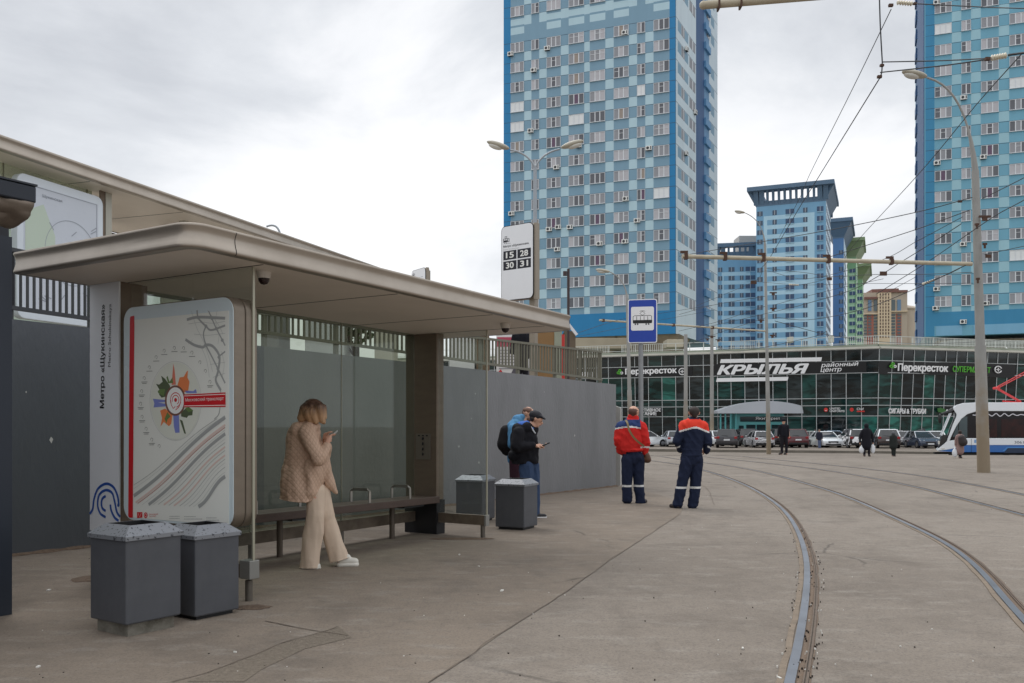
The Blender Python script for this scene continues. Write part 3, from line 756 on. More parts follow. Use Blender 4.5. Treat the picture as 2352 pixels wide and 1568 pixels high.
lines('road', [[(690, 160), (770, 143), (955, 150)], [(760, 95), (770, 150), (822, 205), (860, 232), (955, 200)], [(680, 297), (740, 335), (800, 350), (822, 335), (870, 345), (915, 415), (905, 520), (890, 580), (925, 650)], [(822, 205), (805, 260), (822, 335), (870, 430), (955, 600)], [(840, 100), (862, 150), (893, 220), (935, 300), (955, 340)], [(905, 420), (955, 380)], [(925, 650), (915, 800), (880, 850)]],
      [22, 16, 22, 14, 12, 12, 8], K_gray, 0.0006)
def disc(cx, cy, rx, ry, n_=30): return [(cx + rx * math.cos(2 * math.pi * i / n_), cy + ry * math.sin(2 * math.pi * i / n_)) for i in range(n_)]
flat('road_node', [disc(x, y, 10, 12) for x, y in ((770, 147), (822, 205), (822, 337), (893, 222), (905, 500), (912, 420), (865, 152), (935, 302))], K_gray, 0.0009)
flat('tint_disc', [disc(612, 722, 172, 268)], K_disc, 0.0004)
def ringp(cx, cy, rx, ry, a0=0, a1=360, n_=40): return [(cx + rx * math.cos(R(a0 + (a1 - a0) * i / n_)), cy + ry * math.sin(R(a0 + (a1 - a0) * i / n_))) for i in range(n_ + 1)]
lines('thin_ring', [ringp(612, 722, 178, 274)], 3, K_lgray, 0.0006, sm=False)
flat('city_splash', [[(618, 640), (640, 560), (668, 556), (688, 520), (698, 512), (694, 560), (708, 590), (700, 650), (660, 670)], [(540, 775), (505, 790), (518, 840), (508, 900), (530, 868), (566, 898), (582, 880), (590, 820)]], K_or, 0.0010)
flat('city_splash', [[(596, 465), (604, 500), (608, 540), (614, 610), (585, 612), (590, 540), (594, 500)]], mat('poster coral', (214, 120, 98), 0.5), 0.0010)
flat('city_splash', [[(575, 620), (540, 570), (512, 548), (522, 590), (498, 610), (476, 604), (500, 645), (498, 680), (515, 700), (555, 690)], [(650, 830), (690, 840), (700, 825), (728, 822), (732, 785), (690, 770), (650, 800)], [(640, 850), (660, 860), (684, 950), (672, 948)]], K_dgn, 0.0010)
flat('city_splash', [[(455, 708), (545, 716), (548, 730), (490, 734), (545, 742), (545, 760), (460, 768), (465, 740)], [(595, 820), (635, 820), (640, 942), (610, 944), (600, 900)], [(670, 650), (735, 655), (752, 640), (760, 668), (690, 670)]], K_bl, 0.0010)
lines('fine_street', [[(720, 100), (760, 220), (800, 300), (842, 420), (868, 520)], [(700, 190), (790, 178), (870, 185), (955, 172)], [(740, 260), (830, 268), (955, 255)], [(830, 95), (905, 190), (940, 260)], [(780, 330), (820, 420), (838, 500), (845, 560)], [(850, 470), (955, 455)], [(870, 560), (955, 530)], [(900, 95), (890, 170), (912, 260), (905, 330)], [(930, 380), (948, 470), (935, 560)], [(730, 300), (700, 330)]], 4, K_lgray, 0.0005)
lines('route_line', [diag((322, 1330), (925, 842)), diag((380, 1442), (955, 925)), diag((455, 1442), (955, 985)), diag((670, 1452), (955, 1150)), diag((735, 1455), (955, 1215))], 3, K_lgray, 0.0012)
flat('city_splash', [[(540, 640), (505, 640), (488, 655), (492, 668), (530, 690)], [(560, 600), (548, 560), (556, 548), (570, 590), (590, 560), (596, 600)]], K_gn, 0.0012)
flat('city_splash', [[(556, 800), (536, 845), (548, 880), (556, 850), (578, 830)], [(676, 770), (705, 765), (735, 790), (700, 800)]], K_gn, 0.0013)
flat('emblem_ring', [disc(610, 720, 72, 106)], mat('poster brown', (120, 82, 70), 0.5), 0.0013)
flat('emblem_disc', [disc(610, 720, 60, 92)], K_white, 0.0016)
lines('emblem_arcs', [ringp(612, 716, 36, 50, 150, 440), ringp(612, 716, 23, 32, 160, 420), [(648, 730), (635, 765), (612, 785)], [(610, 760), (596, 775), (582, 750), (578, 716)]], 7, K_red, 0.0019, sm=False)
flat('emblem_dot', [disc(612, 716, 10, 14)], K_red, 0.0019)
flat('banner', [[(668, 678), (957, 663), (958, 764), (668, 766)]], K_red, 0.0019)
lines('banner_rule', [[(672, 688), (957, 676)], [(672, 757), (957, 752)]], 5, K_white, 0.0021, sm=False)
def ptext(name, body, x0, y0, x1, y1, h, m, lift=0.0022, parent=poster, **k):
    """x0,y0 .. x1,y1 baseline in the zoomed raster, h text height in it"""
    p, q = zq(x0, y0, lift), zq(x1, y1, lift); u = zq(x0, y0 - h, lift) - p
    return text(name, body, p, q - p, u, (q - p).length, u.length, m, parent, ext=0.0003, **k)
ptext('banner_text', 'Московский транспорт', 680, 733, 945, 722, 30, K_white)
flat('small_logo', [[(345, 1492), (382, 1492), (382, 1530), (345, 1534)], disc(405, 1514, 13, 20)], K_red, 0.0008)
lines('small_logo_mark', [[(352, 1500), (363, 1528), (374, 1500)], ringp(405, 1514, 7, 11)], 3, K_white, 0.0012, sm=False)
ptext('small_print', 'Московский', 430, 1512, 490, 1510, 10, K_red, 0.0010); ptext('small_print', 'транспорт', 430, 1528, 478, 1526, 10, K_red, 0.0010)
for x0, x1, y in ((570, 650, 1521), (672, 755, 1523), (825, 898, 1532), (570, 650, 1536), (672, 800, 1540), (825, 920, 1548)):
    lines('small_print_line', [[(x0 + i * 9, y), (min(x1, x0 + i * 9 + 6), y)] for i in range(int((x1 - x0) / 9))], 5, K_gray, 0.0008, sm=False)
icons = [(533, 375), (603, 355), (667, 357), (725, 388), (477, 420), (430, 490), (395, 565), (377, 655), (370, 742), (380, 832), (408, 915), (447, 990), (498, 1035), (818, 515), (850, 590), (780, 455)]
K_ic = mat('poster icon grey', (112, 112, 108), 0.5)
lines('icon_ring', [ringp(x, y, 8, 11, 150, 450, 16) for x, y in icons], 3.2, K_ic, 0.0008, sm=False)
lines('icon_caption', [[(x - 20, y + 27), (x + 22, y + 26)] for x, y in icons[:12] + [icons[14]]] + [[(x - 16, y + 37), (x + 16, y + 36)] for x, y in icons[6:12] + [icons[14]]], 4, K_ic, 0.0008, sm=False)
_ = ([[(x + (612 - x) * 0.30, y + (722 - y) * 0.22), (x + (612 - x) * 0.42, y + (722 - y) * 0.30)] for x, y in icons])
# station name reading upwards, and the fingerprint emblem
def st_text(name, body, xb, y0, xt, y1, wpx, m, **k):
    p, q = onS(200.2 + xb / 3.0135, 680.7 + y0 / 3.0135, 0.6535), onS(200.2 + xt / 3.0135, 680.7 + y1 / 3.0135, 0.6535)
    u = onS(200.2 + (xb - wpx) / 3.0135, 680.7 + y0 / 3.0135, 0.6535) - p
    return text(name, body, p, q - p, u, (q - p).length, u.length, m, stele, ext=0.0004, **k)
st_text('station_name', 'Метро «Щукинская»', 124, 772, 130, 55, 36, M_ink, off=0.022)
st_text('station_name_latin', 'Metro Schukinskaya', 168, 486, 172, 50, 24, mat('grey ink', (80, 80, 84), 0.5), off=0.004)
K_blue = mat('emblem blue', (40, 82, 160), 0.45)
def emb(l, w_):
    b = MB()
    for q in l:
        p = smooth_curve([onS(200.2 + x / 3.0135, 680.7 + y / 3.0135, 0.6532) for x, y in q], 8); b.ribbon(p, w_, sa)
    b.build('emblem', K_blue, stele)
emb([[(18, 1505), (38, 1470), (48, 1400), (75, 1330), (130, 1296), (180, 1318), (208, 1375), (218, 1442), (208, 1442)],
     [(128, 1528), (90, 1500), (72, 1440), (85, 1370), (130, 1340), (172, 1360), (190, 1420), (205, 1490), (228, 1525)],
     [(128, 1485), (105, 1465), (98, 1430), (106, 1398), (128, 1380)],
     [(160, 1440), (166, 1480), (190, 1530), (218, 1552)]], 0.024)

# ---------------------------------------------------------------- bench
M_wood = mat('dark brown bench boards', (82, 66, 58), 0.6, var=0.4, vscale=5, bump=0.2, stretch=(1, 1, 4))
ben = empty('bench', S(3.2, 1.82, 0), 'long dark brown bench with steel armrest loops inside the near shelter', 'bench')
b = MB(); zB = lambda s_: 0.535 - 0.006 * s_
for i, (t0, t1) in enumerate(((1.62, 1.755), (1.765, 1.885), (1.895, 2.01))):
    b.hexa([S(1.0, t0, zB(1) - 0.085), S(5.18, t0, zB(5.18) - 0.085), S(5.18, t1, zB(5.18) - 0.085), S(1.0, t1, zB(1) - 0.085)],
           [S(1.0, t0, zB(1)), S(5.18, t0, zB(5.18)), S(5.18, t1, zB(5.18)), S(1.0, t1, zB(1))])
b.build('seat', M_wood, ben, bevel=0.006)
for s_ in (1.3, 2.66, 4.55):
    b = MB(); b.lathe(S(s_, 1.9, 0), [(0.034, -0.01), (0.034, zB(s_) - 0.112)], 12); b.build('leg', mat('leg steel', (96, 86, 76), 0.5, metal=0.4, var=0.3), ben, smooth=True)
    b = MB(); boxS(b, s_ - 0.05, s_ + 0.35, 1.66, 1.98, zB(s_) - 0.112, zB(s_) - 0.087); b.build('bracket', M_blackm, ben)
for s_ in (2.12, 3.02, 3.86, 4.62):
    b = MB(); zz = zB(s_)
    path = [S(s_, 1.67, zz), S(s_, 1.67, zz + 0.13), S(s_, 1.70, zz + 0.155), S(s_, 1.93, zz + 0.155), S(s_, 1.96, zz + 0.13), S(s_, 1.96, zz)]
    for p, q in zip(path, path[1:]): b.bar(p, q, 0.035, 0.012, up=sa) if abs((q - p).z) < 0.01 else b.bar(p, q, 0.012, 0.035, up=sa)
    b.build('armrest', M_steel, ben)

# ================================================================ upper shelter seen above
UA = R(19.5); ua, ub = Vector((math.sin(UA), math.cos(UA), 0)), Vector((-math.cos(UA), math.sin(UA), 0))
UO = Vector((-6.58, 11.6, 0)) - ua * 2.4
ush = empty('upper_shelter', UO + ua * 6 + ub * 1 + Vector((0, 0, DZ)), 'second bronze shelter canopy on the upper platform behind the near one', 'shelter')
canopy(UO, ua, ub, 14.0, 2.4, 4.98, 4.98, 0.19, 0.12, (M_fascia, M_soffit), ush, name='upper_canopy', seams=(2.0, 4.0, 6.0, 8.0, 10.0))
def Upt(s_, t, z): return UO + ua * s_ + ub * t + Vector((0, 0, z))
def boxU(b, s0, s1, t0, t1, z0, z1): return b.hexa([Upt(s0, t0, z0), Upt(s1, t0, z0), Upt(s1, t1, z0), Upt(s0, t1, z0)], [Upt(s0, t0, z1), Upt(s1, t0, z1), Upt(s1, t1, z1), Upt(s0, t1, z1)])
def on_u(x, t):     # s of the vertical plane t=const met by an image column
    o = UO + ub * t; u = U(x); return (u * o.y - o.x) / (ua.x - u * ua.y)
M_post = mat('pale post', (176, 174, 162), 0.4, metal=0.3)
s1 = on_u(243, 0.33); s2 = on_u(257, 0.33)
b = MB(); boxU(b, s1, s2, 0.33, 0.45, DZ, 4.979); b.build('post', M_post, ush)
b = MB(); boxU(b, s1 - 0.10, s1, 0.34, 0.36, DZ, 4.979); b.build('post_trim', M_bronzed, ush)
s3, s4 = on_u(424, 0.5), on_u(436, 0.5)
b = MB(); boxU(b, s3, s4, 0.5, 0.62, DZ, 4.979); b.build('post', M_post, ush)
b = MB(); boxU(b, on_u(372, 1.2), on_u(424, 1.2), 1.2, 1.24, DZ, 4.979); b.build('panel', mat('upper back panel', (186, 180, 170), 0.5), ush)
b = MB(); boxU(b, on_u(258, 1.5), on_u(298, 1.5), 1.5, 1.75, 4.3, 4.72); b.build('loudspeaker', mat('brown box', (70, 52, 44), 0.6), ush)
b = MB(); boxU(b, 0.2, s1 - 0.1, 0.50, 0.512, DZ + 0.3, 4.979); b.build('glass_pane', glass_mat('upper glass', (0.82, 0.88, 0.80), dirt=0.30), ush)
for x in (8, 200):
    b = MB(); q = on_u(x, 0.49); boxU(b, q - 0.008, q + 0.008, 0.485, 0.497, DZ + 0.3, 4.979); b.build('glass_joint', mat('thin trim', (120, 120, 100), 0.5), ush)
# map board hung in front of that glass
mb = empty('map_board', Upt(on_u(140, 0.2), 0.24, 2.87), 'large white board with a pale city map above the wall at the left', 'map board')
def rrU(s0, s1, z0, z1, r, t, k=6):
    out_ = []
    for cs, cz, a0 in ((s1 - r, z1 - r, 0), (s0 + r, z1 - r, 90), (s0 + r, z0 + r, 180), (s1 - r, z0 + r, 270)):
        for i in range(k + 1):
            a = R(a0 + 90 * i / k); out_.append(Upt(cs + r * math.cos(a), t, cz + r * math.sin(a)))
    return out_
ms0, ms1 = on_u(40, 0.2), on_u(237, 0.2)
mY0, mY1 = Upt(ms0, 0.2, 0).y, Upt(ms1, 0.2, 0).y
mz0 = zpx(729, mY0); mz1 = zpx(462, mY1) + 0.05
b = MB(); b.prism(rrU(ms0, ms1, mz0, mz1, 0.12, 0.2), ub * 0.12); b.build('board', mat('white glossy frame', (216, 224, 232), 0.3, var=0.05), mb, bevel=0.01)
b = MB(); b.prism(rrU(ms0 + 0.1, ms1 - 0.1, mz0 + 0.12, mz1 - 0.12, 0.02, 0.197), ub * 0.003); mp_ = b.build('map', mat('map paper', (204, 210, 220), 0.45, var=0.06, vscale=5), mb)
def uflat(name, pts, m, lift=0.001): 
    b = MB(); b.add([Upt(ms0 + s_, 0.1955 - lift, mz0 + z) for s_, z in pts], [tuple(range(len(pts)))]); return b.build(name, m, mp_)
mh = mz1 - mz0; mw = ms1 - ms0
uflat('park', [(0.12, 0.9), (0.12, mh - 0.5), (0.42, mh - 0.35), (0.62, mh - 0.75), (0.62, 0.7)], mat('map green', (194, 208, 192), 0.5))
b = MB(); cxm, czm, rm = mw * 0.60, mh * 0.52, 0.46
b.ribbon([Upt(ms0 + cxm + rm * math.cos(R(a)), 0.1935, mz0 + czm + rm * math.sin(R(a))) for a in range(0, 361, 8)], 0.008, ub)
rr_ = random.Random(4)
for _ in range(16):
    a, c = rr_.uniform(0.15, mw - 0.15), rr_.uniform(0.2, mh - 0.3); an = rr_.uniform(-1, 1)
    b.ribbon([Upt(ms0 + a, 0.1933, mz0 + c), Upt(ms0 + min(mw - .14, a + 0.12 * math.cos(an)), 0.1933, mz0 + c + 0.12 * math.sin(an))], 0.012, ub)
b.ribbon([Upt(ms0 + 0.13, 0.1933, mz1 - 0.135), Upt(ms1 - 0.13, 0.1933, mz1 - 0.135), Upt(ms1 - 0.13, 0.1933, mz0 + 0.2)], 0.01, ub)
b.build('map_line', mat('map grey line', (150, 156, 166), 0.5), mp_)
o_ = Upt(ms0 + 0.40, 0.1930, mz1 - 0.26); text('map_title', 'Щукинская', o_, ua, (0, 0, 1), 0.34, 0.05, mat('map ink', (110, 116, 126), 0.5), mp_, ext=0.0004)

# ================================================================ dark kiosk at the left edge
K_navy = mat('dark navy cladding', (38, 43, 52), 0.45, var=0.25, vscale=4)
K_fab = mat('grey brown awning fabric', (128, 116, 104), 0.85, var=0.3, vscale=3, bump=0.3, bscale=14)
KC = G(22, 1412)
kio = empty('kiosk', KC, 'dark kiosk corner with rolled grey awning at the left edge', 'kiosk')
def Kp(s_, t, z): return KC + sa * s_ + sb * t + Vector((0, 0, z))
def boxK(b, s0, s1, t0, t1, z0, z1): return b.hexa([Kp(s0, t0, z0), Kp(s1, t0, z0), Kp(s1, t1, z0), Kp(s0, t1, z0)], [Kp(s0, t0, z1), Kp(s1, t0, z1), Kp(s1, t1, z1), Kp(s0, t1, z1)])
b = MB(); boxK(b, -6.5, 0, 0, 1.9, 0.0, 2.93); b.build('wall', K_navy, kio, bevel=0.01)
b = MB(); boxK(b, -6.52, 0.012, 0.0, -0.012, 0.0, 2.84); b.build('corner_trim', mat('corner trim', (50, 56, 66), 0.4, metal=0.3), kio)
zt_ = zpx(455, Kp(0, -0.4, 0).y)
b = MB(); boxK(b, -6.6, -0.06, -0.46, 0.1, 3.02, 3.14); b.build('awning_box', mat('awning cassette', (40, 45, 54), 0.35, metal=0.3, var=0.15), kio, bevel=0.012)
b = MB(); boxK(b, -6.6, -0.055, -0.465, 0.105, 3.142, 3.155); b.build('awning_lid', K_navy, kio)
# fabric sagging in folds below the cassette
b = MB(); ns, nr = 110, 16; vs = []
for i in range(ns + 1):
    s_ = -3.5 + 3.42 * i / ns
    for j in range(nr + 1):
        v = j / nr; sag = 0.135 + 0.02 * math.sin(s_ * 5.1) + 0.05 * mnoise.noise(Vector((s_ * 7, v * 3, 0))); fold = 0.09 * mnoise.noise(Vector((s_ * 8, v * 4.5, 4))) + 0.02 * math.sin(s_ * 17 + v * 5) * v
        vs.append(Kp(s_, -0.44 + 0.36 * v ** 1.4 + fold, 3.019 - sag * math.sin(v * math.pi * 0.62) ))
b.add(vs, [(i * (nr + 1) + j, (i + 1) * (nr + 1) + j, (i + 1) * (nr + 1) + j + 1, i * (nr + 1) + j + 1) for i in range(ns) for j in range(nr)])
o = b.build('awning_fabric', K_fab, kio, smooth=True, angle=180); sm_ = o.modifiers.new('thick', 'SOLIDIFY'); sm_.thickness = 0.02

# ================================================================ litter bins
M_bin = mat('anthracite bin paint', (82, 84, 89), 0.5, var=0.35, vscale=5, bump=0.15, bscale=260, metal=0.1)
def rimmat():
    m = mat('scuffed silver rim', (168, 170, 176), 0.42, metal=0.35)
    n, l = m.node_tree.nodes, m.node_tree.links; p = n['Principled BSDF']
    t = n.new('ShaderNodeTexCoord'); z = n.new('ShaderNodeTexNoise'); z.inputs['Scale'].default_value = 48; z.inputs['Detail'].default_value = 5
    l.new(t.outputs['Object'], z.inputs['Vector']); r = n.new('ShaderNodeValToRGB')
    r.color_ramp.elements[0].position = 0.59; r.color_ramp.elements[0].color = lin((132, 135, 140)) + (1,)
    r.color_ramp.elements[1].position = 0.64; r.color_ramp.elements[1].color = lin((62, 64, 70)) + (1,)
    l.new(z.outputs['Fac'], r.inputs[0]); l.new(r.outputs[0], p.inputs['Base Color']); return m
M_rim = rimmat()
M_plinth = mat('mossy concrete plinth', (128, 124, 114), 0.9, var=0.7, vscale=9, col2=(74, 70, 60), bump=0.5, bscale=50)
def bin_(corner, ang, base_h, W_, label, plinth, grp):
    """corner: the vertical edge nearest the camera; local axes run left-back and right-back from it"""
    e = empty('litter_bin', (corner.x, corner.y, 0), label, 'litter bin', grp, rz=ang)
    # local: x = right-back, y = left-back
    H = 0.575; z0 = base_h
    i_ = 0.035
    b = MB(); b.hexa([(i_, i_, -0.01), (W_ - i_, i_, -0.01), (W_ - i_, W_ - i_, -0.01), (i_, W_ - i_, -0.01)], [(i_, i_, z0), (W_ - i_, i_, z0), (W_ - i_, W_ - i_, z0), (i_, W_ - i_, z0)])
    b.build('plinth', M_plinth if plinth else M_blackm, e, world=False)
    b = MB(); b.hexa([(0, 0, z0), (W_, 0, z0), (W_, W_, z0), (0, W_, z0)], [(0, 0, z0 + H), (W_, 0, z0 + H), (W_, W_, z0 + H), (0, W_, z0 + H)])
    b.build('body', M_bin, e, world=False, bevel=0.012)
    z1 = z0 + H; k = 0.068; o_ = -0.012
    def sq(a, z): return [(a, a, z), (W_ - a, a, z), (W_ - a, W_ - a, z), (a, W_ - a, z)]
    rings = [sq(o_, z1 - 0.012), sq(o_, z1 + 0.016), sq(k, z1 + 0.082), sq(k + 0.012, z1 + 0.082), sq(k + 0.012, z1 - 0.16)]
    b = MB(); vs = [p for r_ in rings for p in r_]
    b.add(vs, [(i * 4 + j, i * 4 + (j + 1) % 4, (i + 1) * 4 + (j + 1) % 4, (i + 1) * 4 + j) for i in range(3) for j in range(4)])
    b.build('rim', M_rim, e, world=False)
    b = MB(); a = k + 0.0125; r_ = [sq(a, z1 + 0.0815), sq(a, z1 - 0.3)]; b.add(r_[0] + r_[1], [(j, (j + 1) % 4, 4 + (j + 1) % 4, 4 + j) for j in range(4)] + [(4, 5, 6, 7)]); b.build('liner', M_black, e, world=False)
    return e
cn = G(289.7, 1467.6); bin_(cn, R(90 - 34), 0.088, 0.425, 'nearest dark grey square bin with scuffed silver rim on a mossy concrete block', True, 'square bins round the near shelter')
cn = G(448, 1428); bin_(cn, R(90 - 36), 0.03, 0.385, 'dark grey square bin with scuffed rim tucked between the nearest bin and the glass post', False, 'square bins round the near shelter')
cn = G(1204, 1219); bin_(cn, R(90 - 26), 0.035, 0.44, 'dark grey square bin in the open, in front of the man in the black cap', False, 'square bins round the near shelter')
cn = G(1108, 1200); bin_(cn, R(90 - 24), 0.03, 0.44, 'dark grey square bin behind the far glass wall of the shelter', False, 'square bins round the near shelter')
# ================================================================ tall blue residential towers
def clad(name, rgb, var=0.16, rough=0.6, joint=1.43):
    """facade panels: faint vertical streaks, dust and thin panel joints"""
    m = mat(name, rgb, rough, var=var, vscale=0.55, stretch=(1, 1, 0.25)); n, l = m.node_tree.nodes, m.node_tree.links
    return m
T_mid = clad('tower grey blue', (124, 158, 178)); T_lite = clad('tower pale blue', (180, 208, 218)); T_str = clad('tower strong blue', (34, 126, 178))
T_navy = clad('tower navy blue', (40, 84, 130)); T_teal = clad('tower teal', (112, 168, 190)); T_tlite = clad('tower pale teal', (156, 196, 208)); T_tstr = clad('tower mid teal blue', (58, 136, 176))
T_side = clad('tower white blue', (204, 218, 224)); T_joint = mat('panel joint and reveal shade', (60, 80, 96), 0.8)
W_frame = mat('white window frame', (214, 217, 220), 0.4); W_dark = mat('window glass dark', (98, 100, 106), 0.3, var=0.2, vscale=0.7); W_mid = mat('window glass greyed', (146, 147, 152), 0.3, var=0.12, vscale=0.7)
W_cur = mat('curtained window', (184, 182, 186), 0.5, var=0.15, vscale=1.5); W_white = mat('blind window', (224, 226, 226), 0.5); W_warm = mat('warm curtain', (152, 140, 130), 0.5); W_plum = mat('plum curtain', (100, 78, 100), 0.5)
AC_b = mat('air conditioner casing', (222, 222, 218), 0.5); AC_d = mat('air conditioner fan', (52, 54, 56), 0.5)
WIN = {}
def window_mesh(w_, h, panes, style):
    key = (round(w_, 2), round(h, 2), panes, style)
    if key in WIN: return WIN[key]
    # local: x along facade, y outward = -y (towards camera), z up, origin at centre bottom
    mats = [W_frame, W_dark, W_mid, W_cur, W_white, W_warm, W_plum]
    b = MB(); f = 0.055
    b.mi(0)
    b.box((0, 0.02, f / 2), (w_, 0.08, f)); b.box((0, 0.02, h - f / 2), (w_, 0.08, f))
    for x in [-w_ / 2 + f / 2, w_ / 2 - f / 2]: b.box((x, 0.02, h / 2), (f, 0.08, h - 2 * f))
    b.box((0, -0.03, -0.02), (w_ + 0.1, 0.16, 0.05))                       # sill
    pw = (w_ - 2 * f) / panes
    rr = random.Random(hash(style) & 255)
    for i in range(panes):
        x = -w_ / 2 + f + pw * (i + 0.5)
        k = style[i % len(style)]
        b.mi(k).box((x, 0.045, h / 2), (pw - 0.001, 0.02, h - 2 * f - 0.002))
        b.mi(0)
        if i: b.box((x - pw / 2, 0.025, h / 2), (0.13, 0.07, h - 2 * f))
        if rr.random() < 0.2: b.box((x, 0.025, h * 0.62), (pw - 0.13, 0.06, 0.05))
    me = b.mesh('window', mats); WIN[key] = me; return me
STY = [(2, 1, 2), (2, 2, 2), (1, 2, 1), (3, 2, 2), (2, 3, 3), (1, 1, 2), (2, 2, 1), (3, 3, 3), (4, 4, 4), (1, 1, 1), (2, 5, 2), (2, 2, 3), (3, 2, 1), (2, 1, 1), (2, 3, 2), (3, 2, 3), (2, 2, 2), (1, 3, 2), (1, 6, 1)]
def place(me, parent, inv, M, name='window'):
    o = bpy.data.objects.new(name, me); C.objects.link(o); o.parent = parent; o.matrix_parent_inverse = inv
    o.matrix_basis = M
    return o
class Facade:
    """vertical plane from p to q (seen left to right from outside)"""
    def __init__(s, p, q): s.p = Vector((p[0], p[1], 0)); s.q = Vector((q[0], q[1], 0)); s.d = (s.q - s.p).normalized(); s.L = (s.q - s.p).length; s.n = Vector((s.d.y, -s.d.x, 0))
    def w(s, x):      # distance along for an image column
        u = U(x); return (u * s.p.y - s.p.x) / (s.d.x - u * s.d.y)
    def pt(s, w_, z, off=0.0): r = s.p + s.d * w_ + s.n * off; return Vector((r.x, r.y, z))
    def M(s, w_, z, off=0.0):
        o = s.pt(w_, z, off); y = -s.n
        return Matrix(((s.d.x, y.x, 0, o.x), (s.d.y, y.y, 0, o.y), (0, 0, 1, o.z), (0, 0, 0, 1)))
def tower_shell(fc, depth, z0, z1, m, parent, name='wall', dn=None):
    n = -fc.n if dn is None else Vector(dn).normalized(); b = MB(); p, q = fc.p, fc.q; r, s_ = q + n * depth, p + n * depth
    b.hexa([(p.x, p.y, z0), (q.x, q.y, z0), (r.x, r.y, z0), (s_.x, s_.y, z0)], [(p.x, p.y, z1), (q.x, q.y, z1), (r.x, r.y, z1), (s_.x, s_.y, z1)])
    return b.build(name, m, parent)
def facade_mesh(fc, w0, w1, z0, z1, layers, mats, parent, name='facade', off=0.03):
    """one connected sheet of cladding cut into panels; layers: (rects, material index), later ones on top"""
    ws, zs = {round(w0, 3), round(w1, 3)}, {round(z0, 3), round(z1, 3)}
    for rects, _ in layers:
        for a, c, d, f in rects:
            for v in (a, c):
                if w0 < v < w1: ws.add(round(v, 3))
            for v in (d, f):
                if z0 < v < z1: zs.add(round(v, 3))
    ws, zs = sorted(ws), sorted(zs); b = MB()
    b.v = [fc.pt(w_, z, off) for z in zs for w_ in ws]; n_ = len(ws)
    for j in range(len(zs) - 1):
        zc = (zs[j] + zs[j + 1]) / 2; act = [([(a, c) for a, c, d, f in rects if d < zc < f], k) for rects, k in layers]
        for i in range(n_ - 1):
            wc = (ws[i] + ws[i + 1]) / 2; m_ = 0
            for sp, k in act:
                for a, c in sp:
                    if a < wc < c: m_ = k; break
            b.f.append((j * n_ + i, j * n_ + i + 1, (j + 1) * n_ + i + 1, (j + 1) * n_ + i)); b.m.append(m_)
    return b.build(name, mats, parent)
def patches(fc, rects, m, parent, name, off=0.03):
    b = MB()
    for w0, w1, z0, z1 in rects:
        b.hexa([fc.pt(w0, z0, 0.0), fc.pt(w1, z0, 0.0), fc.pt(w1, z0, off), fc.pt(w0, z0, off)], [fc.pt(w0, z1, 0.0), fc.pt(w1, z1, 0.0), fc.pt(w1, z1, off), fc.pt(w0, z1, off)])
    return b.build(name, m, parent)
AC = None
def ac_mesh():
    global AC
    if AC: return AC
    b = MB(); b.mi(0).box((0, -0.2, 0), (0.85, 0.32, 0.58)); b.mi(1).lathe((-0.12, -0.365, 0), [(0.2, 0.0), (0.2, 0.012)], 14, axis='Y'); b.mi(1).box((0.3, -0.363, 0), (0.14, 0.01, 0.4))
    b.mi(1).box((0, -0.15, -0.31), (0.7, 0.3, 0.03)); AC = b.mesh('air_conditioner', [AC_b, AC_d]); return AC
def grid_tower(label, fc, dn, depth, xcols, rows, zbot, ztop, m_base, m_lite, m_str, seed, ac, skip_row, band, side=None):
    """xcols: (x0, x1, kind) image columns of the bays, kind in 'edge','win','small','pier'"""
    e = empty('apartment_tower', fc.pt(fc.L / 2, 0, -depth / 2), label, 'tower block', 'tall blue chequered towers')
    tower_shell(fc, depth, zbot, ztop, m_base, e, dn=dn)
    inv = root_matrix(e).inverted(); rnd = random.Random(seed)
    lite, strong, wins, joints = [], [], [], []
    for x0, x1, k in xcols:
        w0, w1 = fc.w(x0), fc.w(x1)
        if k == 'edge': strong.append((w0, w1, zbot, ztop))
        if k == 'pier':
            for zt in rows: lite.append((w0, w1, zt - 2.80, zt - 1.42))
        if k in ('win', 'small'):
            for i, zt in enumerate(rows):
                wins.append(((w0 + w1) / 2, zt - 1.42, (w1 - w0) * 0.975, 1.42, 3 if k == 'win' else 2))
            for a, c in skip_row: lite.append((w0, w1, a, c)) if k == 'win' else None
    wl, wr = fc.w(xcols[0][0]), fc.w(xcols[-1][1])
    facade_mesh(fc, 0, fc.L, zbot, ztop, [(lite, 1), ([(wl, wr, band[0], band[1])], 2), (strong, 2), ([(wl, wr, zt + 0.01, zt + 0.08) for zt in rows] + [(wl, wr, zt - 1.46, zt - 1.42) for zt in rows], 3)], [m_base, m_lite, m_str, T_joint], e, off=0.03)  # panel joints; the strip above the windows also paints their reveal shade
    wins.sort(key=lambda q: q[1])
    for i, (w_, z, ww, hh, pn) in enumerate(wins):
        st = STY[0] if rnd.random() < 0.25 else rnd.choice(STY)
        me = window_mesh(ww, hh, pn, st)
        if i < 100: place(me, e, inv, fc.M(w_, z, 0.115))
    if len(wins) > 100:
        b = MB(); mats = None
        for (w_, z, ww, hh, pn) in wins[100:]:
            me = window_mesh(ww, hh, pn, rnd.choice(STY)); M = fc.M(w_, z, 0.115); base = len(b.v)
            b.v += [M @ v.co for v in me.vertices]
            for p in me.polygons: b.f.append(tuple(base + k for k in p.vertices)); b.m.append(p.material_index)
        tag(b.build('window', [W_frame, W_dark, W_mid, W_cur, W_white, W_warm, W_plum], e), kind='stuff')
    for x, y in ac:
        w_ = fc.w(x); Y = fc.pt(w_, 0).y; place(ac_mesh(), e, inv, fc.M(w_, zpx(y, Y), 0.05), 'air_conditioner')
    return e, inv
def zc1(x): return (1400 + x / 3.136) / 1.2487
